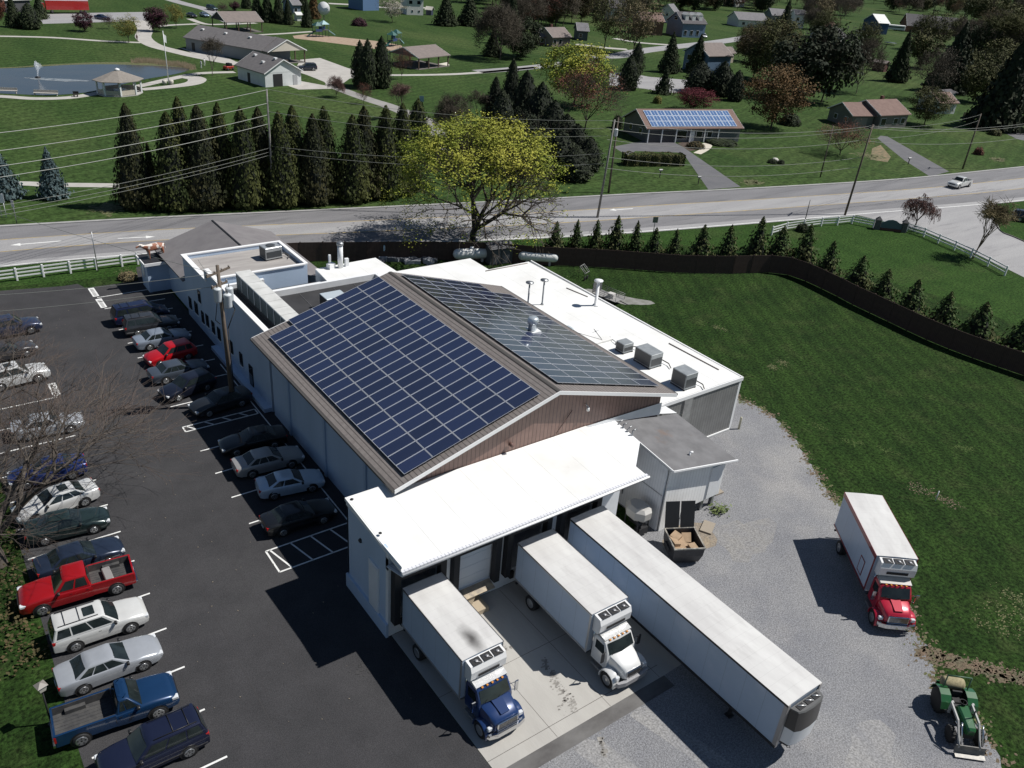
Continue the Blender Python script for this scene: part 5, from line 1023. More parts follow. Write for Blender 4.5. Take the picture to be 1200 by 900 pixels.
    for y in (-.6,-.3,0,.3,.6): m_.obox((.98,y,2.42),.09,.1,.05)
    m_.build('marker_light', M('amber',(.6,.25,.05),.3), t_)
    gw = .62 if kind == 'wide' else .5
    m_ = MB(); m_.bbox(2.40,-gw,.82,2.50,gw,1.32,.03); gr_ = m_.build('grille', CHROME, t_)
    m_ = MB()
    for k in range(5): m_.box(2.501,-gw+.07,.88+k*.085,2.506,gw-.07,.93+k*.085)
    m_.build('grille_slot', FOAM, gr_)
    m_ = MB(); m_.loft([[(2.35,s_*1.12,.5),(2.50,s_*1.05,.5),(2.50,s_*1.05,.78),(2.35,s_*1.12,.78)] if abs(s_) > .9 else [(2.42,s_*1.12,.5),(2.62,s_*1.05,.5),(2.62,s_*1.05,.78),(2.42,s_*1.12,.78)] for s_ in (-1,-.6,.6,1)]); m_.build('bumper', CHROME if kind == 'wide' else M('bumper_grey',(.3,.3,.31),.4), t_, fix=True)
    m_ = MB(); m_.tube((.05,-cw+.1,.9),(.05,-cw+.1,2.7),.06,n=10); m_.build('exhaust_pipe', CHROME, t_)
    if red:
        m_ = MB(); m_.box(-1.6,-h-.02,zb+.35,-1.0,-h-.001,zb+1.35); m_.build('side_hatch', BOXW, box_); m_ = MB(); 
        for a_ in ((-1.65,zb+.3,-.95,zb+.36),(-1.65,zb+1.34,-.95,zb+1.4),(-1.65,zb+.36,-1.6,zb+1.34),(-1.0,zb+.36,-.95,zb+1.34)): m_.box(a_[0],-h-.03,a_[1],a_[2],-h-.002,a_[3])
        m_.build('hatch_frame', M('hatch_red',(.18,.012,.015),.5), box_)
    return t_
truck('box truck with dark blue cab and a soot mark on its roof, leftmost dock door', (-.02,-10.75), radians(-90), 5.9, 2.44, 3.72, (.012,.035,.12), 'paint_cabblue', ('paint_fairing',(.60,.60,.60)), 'wide', soot=True)
truck('box truck with a white sloping-hood cab between the blue truck and the long trailer', (7.53,-11.75), radians(-90.5), 6.7, 2.56, 3.78, (.72,.72,.71), 'paint_cabwhite', ('paint_fairing2',(.55,.55,.54)), 'slim')
rf = Vector((25.35,-17.75,0)); truck('box truck with a red cab and red trim parked on the grass edge', (25.30,-17.80), atan2(-5.0,-4.0), 6.4, 2.5, 3.8, (.42,.012,.035), 'paint_cabred', ('paint_fairing3',(.5,.48,.46)), 'wide', red=True)
# trailer
tr = thing('semi_trailer', 'very long white refrigerated trailer standing at the right dock door', 'trailer', (11.44,-21.4,.02), radians(-90))
m_ = MB(); m_.bbox(-16.25,-1.3,1.13,0,1.3,4.1,.05); bx = m_.build('cargo_box', bands(M('trailer_side_blue_shade', (.40,.48,.60), .35, c2=(.34,.42,.53), scale=.25, detail=4, c3=(.48,.54,.64), s3=.5, lo3=.5, hi3=.75), 0, 1.22, .012, .6), tr)  # white trailer sides with bluish sky shade mixed into the base colour
m_ = MB(); m_.add([(-16.27,-1.31,4.106),(.03,-1.31,4.106),(.03,0,4.14),(-16.27,0,4.14),(.03,1.31,4.106),(-16.27,1.31,4.106)], [(0,1,2,3),(3,2,4,5)]); m_.build('box_roof', ROOFW, bx)
m_ = MB()
for s_ in (-1,1): m_.box(-16.27,s_*1.313-.012,3.98,.03,s_*1.313+.012,4.1); m_.box(-16.27,s_*1.313-.012,1.1,.03,s_*1.313+.012,1.28)
m_.build('edge_rail', DARKM, bx)
for s_ in (-1,1): m_ = MB(); m_.box(.001,s_*1.21-.09,1.13,.05,s_*1.21+.09,4.08); m_.box(-.16,s_*1.3135-.0115,1.28,.02,s_*1.3135+.0115,3.98); m_.build('corner_post', M('alu_post',(.42,.40,.39),.4,.5), bx)
m_ = MB(); pf = [(0,1.75),(.35,1.75),(.55,1.95),(.62,2.3)]; 
def arc(x0_, z0_, z1_): return [[(.052,y,z) for z in (z0_,z1_)] for y in (0,)]
def shell(z0_, z1_, d0, d1, mat, nm, par):
    m_ = MB(); ys = [-1.08,-.95,-.6,0,.6,.95,1.08]; k_ = [0,.72,.93,1,.93,.72,0]
    r0 = [(.052+d0*k,y,z0_) for y,k in zip(ys,k_)]; r1 = [(.052+d1*k,y,z1_) for y,k in zip(ys,k_)]
    m_.loft([r0,r1]); return m_.build(nm, mat, par, fix=True, smooth_angle=50)
ru = shell(1.55,2.55,.60,.66, M('reefer_pale',(.66,.68,.70),.3,.1), 'reefer_unit', tr)
shell(2.555,3.75,.66,.55, M('reefer_black',(.03,.028,.028),.35), 'upper_cowl', ru); shell(1.42,1.545,.50,.60, DARKM, 'lower_skirt', ru)
shell(3.755,3.83,.56,.50, M('reefer_lip',(.10,.10,.10),.4), 'cowl_lip', ru)
m_ = MB()
for y in (-.55,.05,.6): m_.box(.12,y-.25,3.831,.40,y+.2,3.86)
m_.build('condenser_grille', FOAM, ru); m_ = MB()
for y in (-.5,.1,.62): m_.tube((.15,y-.2,3.88),(.38,y+.15,3.88),.03,n=5)
m_.build('fan_blade', M('alu_bright',(.7,.7,.7),.3,.6), ru)
m_ = MB(); m_.path([(.1,-.7,1.3),(.35,-.75,1.15),(.4,-.5,1.0),(.1,-.4,1.12)], .015, 5); m_.build('air_hose', DARKM, tr)
m_ = MB(); m_.box(-16.2,-.55,.85,-.3,-.40,1.12); m_.box(-16.2,.40,.85,-.3,.55,1.12); m_.build('frame', DARKM, tr)
for s_ in (-1,1):
    m_ = MB(); m_.box(-3.1,s_*.8-.08,.1,-2.95,s_*.8+.08,1.12); m_.obox((-3.02,s_*.8,0),.35,.35,.08); m_.build('landing_leg', DARKM, tr)
    for x in (-13.2,-14.5): wheel(tr, x, s_*1.02, .50, .5)
m_ = MB(); m_.box(-16.3,-1.25,1.1,-16.252,1.25,4.0); m_.build('rear_door', M('door_pale',(.6,.6,.6),.5), tr)

# --- tractor with loader
a_ = G(1104,818); tc_ = (20.55,-25.35); hd = atan2(-2.7,-3.0)+.1
tt = thing('tractor', 'green farm tractor with yellow wheels and a front loader on the gravel edge', 'tractor', (20.75,-25.2,.02), hd)
TG = paint('tractor_green', (.016,.095,.028), 0); TY = M('tractor_yellow', (.50,.36,.05), .4)
m_ = MB()
def RR(x, w_, z0_, z1_, c=.08): return [(x,-w_,z0_),(x,-w_,z1_-c),(x,-w_+c,z1_),(x,w_-c,z1_),(x,w_,z1_-c),(x,w_,z0_)]
m_.loft([RR(.15,.30,.85,1.42),RR(.9,.27,.85,1.38),RR(1.5,.24,.85,1.30),RR(1.62,.18,.9,1.2)]); m_.build('hood', TG, tt, fix=True)
m_ = MB(); m_.box(-.9,-.28,.5,1.5,.28,.85); m_.box(-.95,-.35,.6,-.1,.35,1.0); m_.build('chassis', DARKM, tt)
for s_ in (-1,1):
    m_ = MB(); rg = []
    for k in range(7):
        an = radians(10+k*28); rg.append([(-.75+cos(an)*.80,s_*.42,.68+sin(an)*.80),(-.75+cos(an)*.80,s_*.95,.68+sin(an)*.80),(-.75+cos(an)*.76,s_*.95,.68+sin(an)*.76),(-.75+cos(an)*.76,s_*.42,.68+sin(an)*.76)])
    m_.loft(rg); m_.build('fender', TG, tt, fix=True)
    for x, r_, w_ in ((-.75,.68,.36),(1.25,.42,.24)):
        m_ = MB(); m_.lathe([(r_*.5,-w_/2),(r_*.92,-w_/2),(r_,-w_*.3),(r_,w_*.3),(r_*.92,w_/2),(r_*.5,w_/2)], (x,s_*.72,r_), 20, 0, 'y')
        for k in range(16):
            an = k*pi/8; m_.obox((x+cos(an)*r_,s_*.72,r_+sin(an)*r_-.03),.05,w_*.9,.05)
        wh = m_.build('wheel', BLACK, tt); m_ = MB(); m_.lathe([(0,-w_*.3),(r_*.55,-w_*.42),(r_*.55,w_*.42),(0,w_*.3)], (x,s_*.72,r_), 16, 0, 'y'); m_.build('rim', TY, wh)
    m_ = MB(); q_ = [(.1,1.45),(1.2,1.35),(2.1,.5)]
    for (x0_,z0_),(x1_,z1_) in zip(q_[:-1],q_[1:]): m_.plate([(x0_,s_*.52-.04,z0_-.07),(x1_,s_*.52-.04,z1_-.07),(x1_,s_*.52-.04,z1_+.07),(x0_,s_*.52-.04,z0_+.07)], .08)
    m_.box(.0,s_*.52-.05,.7,.14,s_*.52+.05,1.5); m_.build('loader_arm', M('loader_grey',(.34,.34,.33),.5), tt, fix=True)
    m_ = MB(); m_.tube((.6,s_*.52,.9),(1.4,s_*.52,1.15),.04); m_.tube((1.4,s_*.52,1.5),(2.05,s_*.52,.75),.035); m_.build('hydraulic_ram', CHROME, tt)
m_ = MB(); m_.loft([[(2.05,y,.62),(2.0,y,.35),(2.1,y,.1),(2.4,y,.06),(2.4,y,.10),(2.15,y,.16),(2.08,y,.38),(2.1,y,.62)] for y in (-.75,.75)]); m_.build('bucket', M('bucket_steel',(.14,.14,.14),.5,.4,c2=(.22,.21,.19),scale=4), tt, fix=True)
m_ = MB(); m_.path([(-1.0,-.62,.9),(-1.05,-.62,2.2),(-1.05,.62,2.2),(-1.0,.62,.9)], .04, 6); m_.build('roll_bar', M('roll_green',(.05,.10,.06),.5), tt)
m_ = MB(); m_.bbox(-.75,-.26,1.0,-.3,.26,1.1,.03); m_.box(-.8,-.25,1.1,-.7,.25,1.45); m_.build('seat', BLACK, tt)
m_ = MB(); m_.lathe([(.16,-.012),(.2,-.012),(.2,.012),(.16,.012),(.16,-.012)], (.05,0,1.55), 16); m_.tube((.1,0,1.3),(.05,0,1.55),.02); m_.build('steering_wheel', BLACK, tt)
m_ = MB(); m_.box(-1.75,-.65,.5,-1.05,.65,.9); m_.box(-1.75,-.65,.9,-1.7,.65,1.05); m_.box(-1.10,-.65,.9,-1.05,.65,1.05); m_.build('rear_carrier', TG, tt)
hb = MB().lathe([(0,-.6),(.38,-.6),(.42,-.5),(.42,.5),(.38,.6),(0,.6)], (0,0,0), 14, axis='y').build('hay_roll', M('hay',(.35,.30,.18),.9,c2=(.22,.19,.11),scale=8), None)
hb.matrix_basis = tt.matrix_basis @ Matrix.Translation(Vector((-1.4,0,1.32))); hb.scale = (.8,.9,.8); tag(hb, 'dry tangle of hay heaped on the carrier behind the green tractor', 'hay')
m_ = MB(); m_.tube((.9,.2,1.3),(.9,.2,1.9),.035); m_.build('exhaust_pipe', DARKM, tt)

# red truck with trailer at the far top left, and far road things
p0, p1 = G(54,15.5), G(104,15.8); d = p1-p0; far = thing('delivery_trailer', 'long bright red trailer truck parked on the far lane top left', 'truck', tuple(p0)[:2]+(.03,), atan2(d.y,d.x))
L_ = d.length; m_ = MB(); m_.bbox(0,-1.3,1.1,L_,1.3,3.9,.05); m_.build('cargo_box', paint('paint_farred',(.38,.02,.02),0), far)
m_ = MB(); m_.box(-.05,-1.33,3.7,L_+.05,-1.302,3.92); m_.build('edge_rail', WHITE, far); m_ = MB(); m_.bbox(-2.6,-1.2,.5,-.3,1.2,3.0,.1); m_.build('cab', paint('paint_farred2',(.32,.02,.02),0), far)
for x in (-1.8,L_-1.2,L_-2.4,1.5): m_ = MB(); m_.lathe([(0,-.2),(.5,-.2),(.5,.2),(0,.2)], (x,-1.1,.5), 14, axis='y'); m_.build('wheel', BLACK, far)
# ------------------------------------------------------------ fences
def rail_fence(label, pts, group=None, h=1.25, nr=3, tall_end=False):
    P = [Vector((p.x,p.y,0)) for p in pts]; t_ = thing('rail_fence', label, 'fence', tuple(P[0]), 0, group); o0 = P[0]
    for i, p in enumerate(P): mb = MB(); q = p-o0; mb.bbox(q.x-.09,q.y-.09,0,q.x+.09,q.y+.09,h+.1,.02); mb.build('post', TRIM, t_)
    for a_, b_ in zip(P[:-1],P[1:]):
        a_, b_ = a_-o0, b_-o0; d = b_-a_
        for k in range(nr):
            z = h-.08-k*.37; mb = MB(); mb.obox(((a_.x+b_.x)/2,(a_.y+b_.y)/2,z-.07), d.length-.12,.05,.14, atan2(d.y,d.x)); mb.build('rail', TRIM, t_)
    return t_
rail_fence('white three-rail fence between the left lawn strip and the main road', [Vector((x,57.35-.03*(x+12),0)) for x in (-20.3,-17.9,-15.4,-13.0,-10.5,-8.1,-5.6,-3.1,-.6,1.0)])
GFR = 'white fences at the side road corner'
rail_fence('white rail fence left of the stone sign at the corner lawn', PG([(904,276),(921,271),(941,268),(962,265),(981,264),(998,262),(1023,267)]), GFR)
rail_fence('white rail fence curving away right of the stone sign along the side road', PG([(1062,271),(1082,277.5),(1099,285),(1118,293),(1137,302),(1157,312),(1177,323)]), GFR)
# the corner sign seen from behind
a_, b_ = G(1027,268.5), G(1058,272); d = b_-a_; sg = thing('entrance_sign', 'dark blue-grey arched sign board between two capped stone pillars', 'sign', tuple(a_), atan2(d.y,d.x)); L_ = d.length
mb = MB(); pts = [(.3,.35),(L_-.3,.35),(L_-.3,1.15),(L_*.78,1.25),(L_*.65,1.55),(L_*.5,1.65),(L_*.35,1.55),(L_*.22,1.25),(.3,1.15)]
mb.plate([(x,0,z) for x,z in pts], .12); mb.build('board', M('sign_teal',(.10,.14,.16),.6), sg, fix=True)
mb = MB(); mb.box(.3,-.2,0,L_-.3,.25,.34); mb.build('base_wall', M('brick_red',(.14,.06,.045),.9,c2=(.10,.05,.04),scale=4), sg)
for x in (0,L_):
    mb = MB(); mb.bbox(x-.35,-.3,0,x+.35,.35,1.45,.03); pl_ = mb.build('pillar', M('pillar_stone',(.09,.09,.095),.9,c2=(.13,.12,.115),scale=3), sg)
    mb = MB(); mb.loft([[(x-.45,-.4,1.455),(x+.45,-.4,1.455),(x+.45,.45,1.455),(x-.45,.45,1.455)],[(x-.03,.0,1.95),(x+.03,.0,1.95),(x+.03,.05,1.95),(x-.03,.05,1.95)]]); mb.build('cap', M('cap_dark',(.05,.05,.055),.8), pl_)
# tall brown board fence
FZ = 2.3
top = [(300,289),(337,284.5),(420,283.5),(500,283),(560,284),(610,287),(640,289.5),(700,292),(760,296),(800,299),(850,300),(880,299.5),(905,299),(930,302),(950,309),(985,325),(1000,333),(1040,351),(1100,378),(1160,400),(1200,413),(1260,433),(1340,460)]
fp = [G(x,y,FZ) for x, y in top]; fp = smooth_line([(p.x,p.y,0) for p in fp], 4)
# resample to bays
res_ = [fp[0]]; acc = 0
for a_, b_ in zip(fp[:-1], fp[1:]):
    seg = (b_-a_).length; pos = 0
    while acc+seg-pos >= 2.45: pos += 2.45-acc; acc = 0; res_.append(a_.lerp(b_, pos/seg))
    acc += seg-pos
FB = stripes('brown_fence_boards', (.055,.033,.025), (.02,.013,.010), 0, .16, .12, noise_c=(.075,.047,.036), nscale=2, rough=.9)
bf = thing('board_fence', 'tall dark brown board fence curving round the back lawn', 'fence', tuple(res_[0])); o0 = res_[0]
for a_, b_ in zip(res_[:-1], res_[1:]):
    a2, b2 = a_-o0, b_-o0; d = b2-a2; an = atan2(d.y,d.x)
    mb = MB(); mb.box(.06,-.02,.06,d.length-.06,.02,FZ); o = mb.build('fence_panel', FB, bf); o.location = a2; o.rotation_euler.z = an
    mb = MB(); mb.box(-.06,-.06,0,.06,.06,FZ+.08); o = mb.build('fence_post', FB, bf); o.location = a2; o.rotation_euler.z = an
q = fp[8]; sgn = thing('notice_board', 'small blue and white notice fixed on the brown fence behind the white roof', 'sign', (*tuple(G(450,291,1.4))[:2],0)); p = G(451,290.5,1.5)
for a_, b_ in zip(res_[:-1], res_[1:]):
    pass
mb = MB(); mb.box(-.2,-.3,1.2,.2,-.26,1.9); mb.build('plate', M('notice_blue',(.25,.38,.5),.5), sgn); mb = MB(); mb.box(-.06,-.312,1.35,.06,-.301,1.75); mb.build('emblem', WHITE, sgn); mb = MB(); mb.box(-.02,-.26,0,.02,-.22,1.9); mb.build('post', DARKM, sgn)

# ------------------------------------------------------------ utility poles and wires
def pole(label, base, h, arms=(), group='utility poles', cans=0, lean=(0,0), mat=WOOD, r=.17):
    t_ = thing('utility_pole', label, 'utility pole', (base[0],base[1],0), 0, group)
    mb = MB(); mb.tube((0,0,0),(lean[0],lean[1],h),r,r*.62,10); mb.build('pole', mat, t_)
    for (z, L, an) in arms:
        mb = MB(); mb.obox((lean[0]*z/h,lean[1]*z/h,z),L,.12,.14,an); ar = mb.build('crossarm', mat, t_)
        for k in (-.46,-.15,.15,.46):
            mb = MB(); mb.lathe([(0,.14),(.05,.14),(.07,.2),(.05,.28),(0,.3)], (lean[0]*z/h+cos(an)*L*k,lean[1]*z/h+sin(an)*L*k,z), 8); mb.build('insulator', M('porcelain',(.25,.22,.2),.3), t_)
    for k in range(cans):
        a_ = (-2.5,.1,-1.2)[k]; c = (cos(a_)*.55,sin(a_)*.55)
        mb = MB(); mb.lathe([(0,0),(.27,0),(.29,.1),(.29,.95),(.31,1.0),(.22,1.08),(0,1.1)], (c[0],c[1],h-2.6-.25*k), 14); cn = mb.build('transformer', M('transformer_pale',(.55,.58,.60),.4), t_)
        mb = MB(); mb.tube((c[0],c[1],h-1.6-.25*k),(c[0],c[1],h-1.25-.25*k),.05,.03,6); mb.tube((0,0,h-2.1-.25*k),(c[0],c[1],h-2.1-.25*k),.05); mb.build('bracket', DARKM, cn)
    return t_
pn = pole('wooden utility pole with three pale transformer cans beside the office block wall', (-.55,23.6), 11.9, [(11.3,2.4,.5),(10.3,1.6,.5)], cans=3, lean=(-.1,.2), r=.2)
mb = MB(); mb.path([(-.3,.2,9.5),(-.75,-.2,7.8),(-.3,.25,7.2)], .03, 5); mb.path([(.4,.1,9.5),(.9,.2,8.2),(.2,.1,6.8),(.2,.0,1.0)], .035, 5); mb.build('cable_loop', BLACK, pn)
PLA = (21.6,70.3); PLC = (60.5,49.7); PLD = (98.45,35.42)
SILV = M('pole_weathered', (.26,.25,.235), .85, c2=(.18,.17,.16), scale=3)
pole('pale weathered utility pole in front of the tall dark arborvitae row', PLA, 15.0, [], mat=SILV)
pole('utility pole leaning right at the near road edge behind the small fence trees', PLC, 13.5, [], lean=(.4,-.5), mat=SILV)
c2 = G(713,226); pole('shorter utility pole with a small transformer across the road from the leaning pole', (c2.x,c2.y), 11.3, [], cans=1, mat=WOOD)
pole('utility pole with crossarm at the near road edge by the corner fence', PLD, 13.6, [(13.1,2.6,.4)], lean=(.5,-.2))
d2 = G(961,208); pole('slim guy pole on the lawn of the brown brick house', (d2.x,d2.y), 9.0, [], mat=WOOD, r=.12)
e2 = G(1128,198); pole('utility pole on the far road side behind the white pickup', (e2.x,e2.y), 10.5, [(10.0,2.0,.4)], mat=WOOD)
f2 = G(943,260); pole('short thin dark post with a drooping top at the near road edge', (f2.x,f2.y), 3.3, [], mat=M('post_dark',(.05,.05,.05),.7), r=.07)
g2 = G(766,268); 
WIRE = M('wire', (.22,.23,.21), .6, .2); WIRD = M('wire_dark', (.05,.05,.05), .6)
wi = [0]
def wires(label, a_, b_, zs, sag=1.0, r=.022, mat=WIRE, cat='power line', n=18):
    for k, z in enumerate(zs):
        A = Vector((a_[0],a_[1],z if not isinstance(z,tuple) else z[0])); B = Vector((b_[0],b_[1],z if not isinstance(z,tuple) else z[1])); P = []
        for i in range(n+1):
            t = i/n; p = A.lerp(B,t); p.z -= 4*sag*t*(1-t); P.append(p-A)
        mb = MB()
        for u, v in zip(P[:-1],P[1:]): mb.tube(u, v, r, r, 4, cap=False)
        o = mb.build('power_line', mat); o.location = A; tag(o, label%ORD[k] if '%s' in label else label, cat, 'overhead power lines')
LEFT = (-30,90)
lp = G(-330,245); 
LE = G(-70,163,15); LE = (LE.x,LE.y)
wires('%s wire from the top between the weathered pole and the left edge of the photo', PLA, LE, [(14.9,15),(13.3,13.4),(11.9,12.0),(10.8,11.0)], .5, .03, M('wire_pale',(.36,.37,.34),.6))
wires('%s low dark wire from the top between the weathered pole and the left edge', PLA, LE, [(7.8,8.4),(7.3,7.9),(6.9,7.5)], .5, .02)
wires('%s wire from the top between the weathered pole and the leaning pole', PLA, PLC, [(15,13.3),(13.6,12.3),(12.3,11.3),(8.0,9.0),(7.3,7.6)], 1.1, .022)
wires('%s wire from the top between the leaning pole and the crossarm pole', PLC, PLD, [(13.3,13.3),(12.2,13.0),(10.8,11.4),(8.5,8.8),(7.0,7.4)], 1.3, .028)
wires('%s wire from the top running right from the crossarm pole past the white pickup', PLD, (150,30), [(13.4,13),(13.1,12.6),(11.2,10.5)], 1.2, .025)
wires('thin %s wire crossing the road to the pole behind the white pickup', PLD, (e2.x,e2.y), [(13.2,10.3),(11.5,9.2)], .8, .02)
wires('%s thin wire from the transformer pole across the parking lot to the left', (-.6,23.8), (-34,35), [(10.3,9.5),(11.3,11.0)], .9, .018)
wires('%s thin wire from the transformer pole towards the road', (-.6,23.8), (-24,75), [(11.2,11)], .9, .018)
wires('service wire dropping from the transformer pole to the office block', (-.6,23.8), (2,38), [(10.5,7.0)], .3, .018)

# street lamp, marker signs, mailboxes
def yard_lamp(label, base, h):
    t_ = thing('lamp_post', label, 'lamp', (base[0],base[1],0), .3)
    mb = MB(); mb.tube((0,0,0),(0,0,h),.045,.04,8); mb.build('pole', BLACK, t_); mb = MB(); mb.lathe([(0,0),(.16,0),(.12,.05),(0,.06)],(0,0,0),10); mb.build('foot', DARKM, t_)
    mb = MB(); mb.loft([[(x*.13,y*.13,h) for x,y in ((-1,-1),(1,-1),(1,1),(-1,1))],[(x*.2,y*.2,h+.34) for x,y in ((-1,-1),(1,-1),(1,1),(-1,1))]]); mb.build('lantern', M('lantern_glass',(.55,.52,.45),.3), t_)
    mb = MB(); mb.loft([[(x*.24,y*.24,h+.345) for x,y in ((-1,-1),(1,-1),(1,1),(-1,1))],[(x*.03,y*.03,h+.5) for x,y in ((-1,-1),(1,-1),(1,1),(-1,1))]]); mb.build('cap', M('lantern_cap',(.22,.20,.18),.5), t_)
p = G(60,848); yard_lamp('black lamp post on the grass behind the blue pickup bed', (p.x,p.y), 2.3)
def sign_post(label, px, py, h, pw, ph, face, two=False, cat='sign'):
    p = G(px,py); t_ = thing('road_sign', label, cat, (p.x,p.y,0), -.5)
    for dx in ((-.25,.25) if two else (0,)): mb = MB(); mb.tube((dx,0,0),(dx,0,h),.05,n=6); mb.build('post', WHITE if two else STEEL, t_)
    mb = MB(); mb.box(-pw/2,-.08,h-ph,pw/2,-.052,h); mb.build('panel', face, t_); return t_
sign_post('white twin-legged sign with a pointed top on the verge at the left edge', 5,255, 2.9,.9,1.1, WHITE, True)
sign_post('thin grey marker sign standing by the road right of the twin-legged sign', 20,263, 2.9,.3,.8, M('sign_pale',(.5,.5,.48),.5))
sign_post('thin dark sign post rising behind the white fence by the main road', 115,318, 4.3,.5,.01, DARKM)
sign_post('grey road sign seen edge-on behind the small fence trees', 765,276, 2.6,.7,.8, STEEL)
sign_post('small pale blue sign on the lawn near the path bend', 494,122, 1.7,.9,1.2, M('sign_blue',(.30,.40,.48),.5))
for lab, px, py in (('mailbox on a post where the blacktop driveway of the solar house starts',818,216),('dark mailbox post on the lawn left of the blacktop driveway',773,208),('mailbox beside the narrow blacktop driveway on the right',1064,193)):
    p = G(px,py); t_ = thing('mailbox', lab, 'mailbox', (p.x,p.y,0), -.3); mb = MB(); mb.box(-.06,-.06,0,.06,.06,1.1); mb.build('post', M('mail_post',(.08,.07,.06),.8), t_)
    mb = MB(); mb.loft([[(-.3,-.14,1.1),(-.3,.14,1.1),(-.3,.14,1.3),(-.3,0,1.42),(-.3,-.14,1.3)],[(.3,-.14,1.1),(.3,.14,1.1),(.3,.14,1.3),(.3,0,1.42),(.3,-.14,1.3)]]); mb.build('box', M('mail_box',(.25,.25,.26) if px == 818 else (.04,.04,.04),.5), t_, fix=True)
p = G(1096,587); t_ = thing('marker_post', 'thin white marker stake on the dark field right of the red truck', 'stake', (p.x,p.y,0)); mb = MB(); mb.tube((0,0,0),(0,0,.9),.04,n=6); mb.build('stake', WHITE, t_)

# ------------------------------------------------------------ park
p = G(142,111.5); gz = thing('gazebo', 'eight-sided gazebo with a tan shingle roof and white posts by the pond', 'gazebo', (p.x+.2,p.y+1.5,0), .3)
rg_ = lambda r, z, n=8: [(r*1.25*cos(2*pi*k/n+pi/8), r*sin(2*pi*k/n+pi/8), z) for k in range(n)]
TANR = M('tan_shingle', (.24,.215,.19), .9, c2=(.19,.17,.15), scale=2)
mb = MB(); mb.loft([rg_(3.9,2.65),rg_(3.9,2.75),rg_(.45,4.3)]); r_ = mb.build('roof', TANR, gz); mb = MB(); mb.lathe([(0,4.3),(.5,4.3),(.5,4.6),(0,4.8)],(0,0,0),8); mb.build('cupola', WHITE, r_)
mb = MB(); mb.loft([rg_(3.5,0),rg_(3.5,.18)]); mb.build('floor', CONC, gz)
for k in range(8): a_ = 2*pi*k/8+pi/8; mb = MB(); mb.obox((3.3*1.25*cos(a_),3.3*sin(a_),.18),.28,.28,2.5); mb.build('post', WHITE, gz)
for k in range(8):
    if k in (2,6): continue
    a0, a1 = 2*pi*k/8+pi/8, 2*pi*(k+1)/8+pi/8; A = Vector((3.3*1.25*cos(a0),3.3*sin(a0),0)); B = Vector((3.3*1.25*cos(a1),3.3*sin(a1),0)); d = B-A
    mb = MB(); mb.obox(((A.x+B.x)/2,(A.y+B.y)/2,.25), d.length-.3,.07,.85, atan2(d.y,d.x)); mb.build('railing', M('railing_cream',(.50,.45,.38),.7), gz)
mb = MB(); mb.box(-1,-.4,.2,1,.4,.95); mb.build('table', WHITE, gz)
p = G(198,99); fl = thing('flagpole', 'white flagpole with a hanging flag inside the path loop by the gazebo', 'flagpole', (p.x,p.y,0)); 
mb = MB(); mb.tube((0,0,0),(0,0,10.5),.12,.06,8); mb.build('pole', WHITE, fl); mb = MB(); mb.plate([(.05,0,8.4),(.5,.1,8.1),(.55,.1,9.5),(.05,0,9.9)], .03); mb.build('flag', WHITE, fl)
for k, (px, lab) in enumerate(((193,'left'),(201,'right'))):
    q = G(px,99); o = MB().lathe([(0,0),(.4,0),(.5,.7),(.35,.9),(0,.9)],(0,0,0),10).build('planter', M('stone_pale',(.5,.48,.42),.8)); o.location = (q.x,q.y,.02); tag(o, 'pale stone planter just %s of the flagpole foot'%lab, 'planter')
FT = M('fountain_spray', (.8,.84,.88), .6)
p = G(44.5,91.5); ft = thing('fountain', 'fountain jet spraying up from the pond surface', 'fountain', (p.x,p.y,.04))
mb = MB(); mb.lathe([(0,0),(.5,0),(.5,.25),(0,.3)],(0,0,0),12); mb.build('float', DARKM, ft)
mb = MB(); rr = random.Random(3)
for k in range(1500):
    a_ = rr.uniform(0,6.28); t = rr.random(); v = rr.uniform(.05,1); h_ = 3.1*(1-.35*v)*(1-(1-t)**2)*rr.uniform(.85,1) ; r_ = .08+.9*v*t**1.6
    x, y = r_*cos(a_)+ .5*t*v, r_*sin(a_); s = rr.uniform(.012,.03); mb.tube((x,y,.3+h_),(x+.02,y,.3+h_+s*5),s,0,3,cap=False,sm=False)
sp_ = mb.build('spray', FT, ft); sp_['kind'] = 'stuff'
sheet('pond_foam', blob(G(66,93.5).x,G(66,93.5).y,5.2,1.6,-.5,j=.3,seed=8), .045, M('foam_ripple',(.10,.12,.14),.3,c2=(.40,.42,.42),scale=1.5,detail=8,lo=.4,hi=.7,stretch=(.6,1.5,1)))
def bench(label, px, py, w_=2.4, rz=-.4, c=(.42,.40,.37)):
    p = G(px,py); t_ = thing('bench', label, 'bench', (p.x,p.y,.02), rz); m_ = M('bench_%d'%int(c[0]*100), c, .7)
    mb = MB(); mb.box(-w_/2,-.3,.4,w_/2,.3,.47); mb.build('seat', m_, t_); mb = MB(); mb.box(-w_/2,.3,.45,w_/2,.36,.95); mb.build('backrest', m_, t_)
    for x in (-w_/2+.2,w_/2-.2): mb = MB(); mb.box(x-.06,-.25,0,x+.06,.25,.4); mb.build('leg', m_, t_)
bench('pale bench on the pond edge below the fountain', 54,112, 4.2); bench('tan bench at the left end of the pond path', 5,109, 4.5)
bench('small dark bench by the pond path before the gazebo', 89,113.5, 1.0, c=(.05,.045,.04))
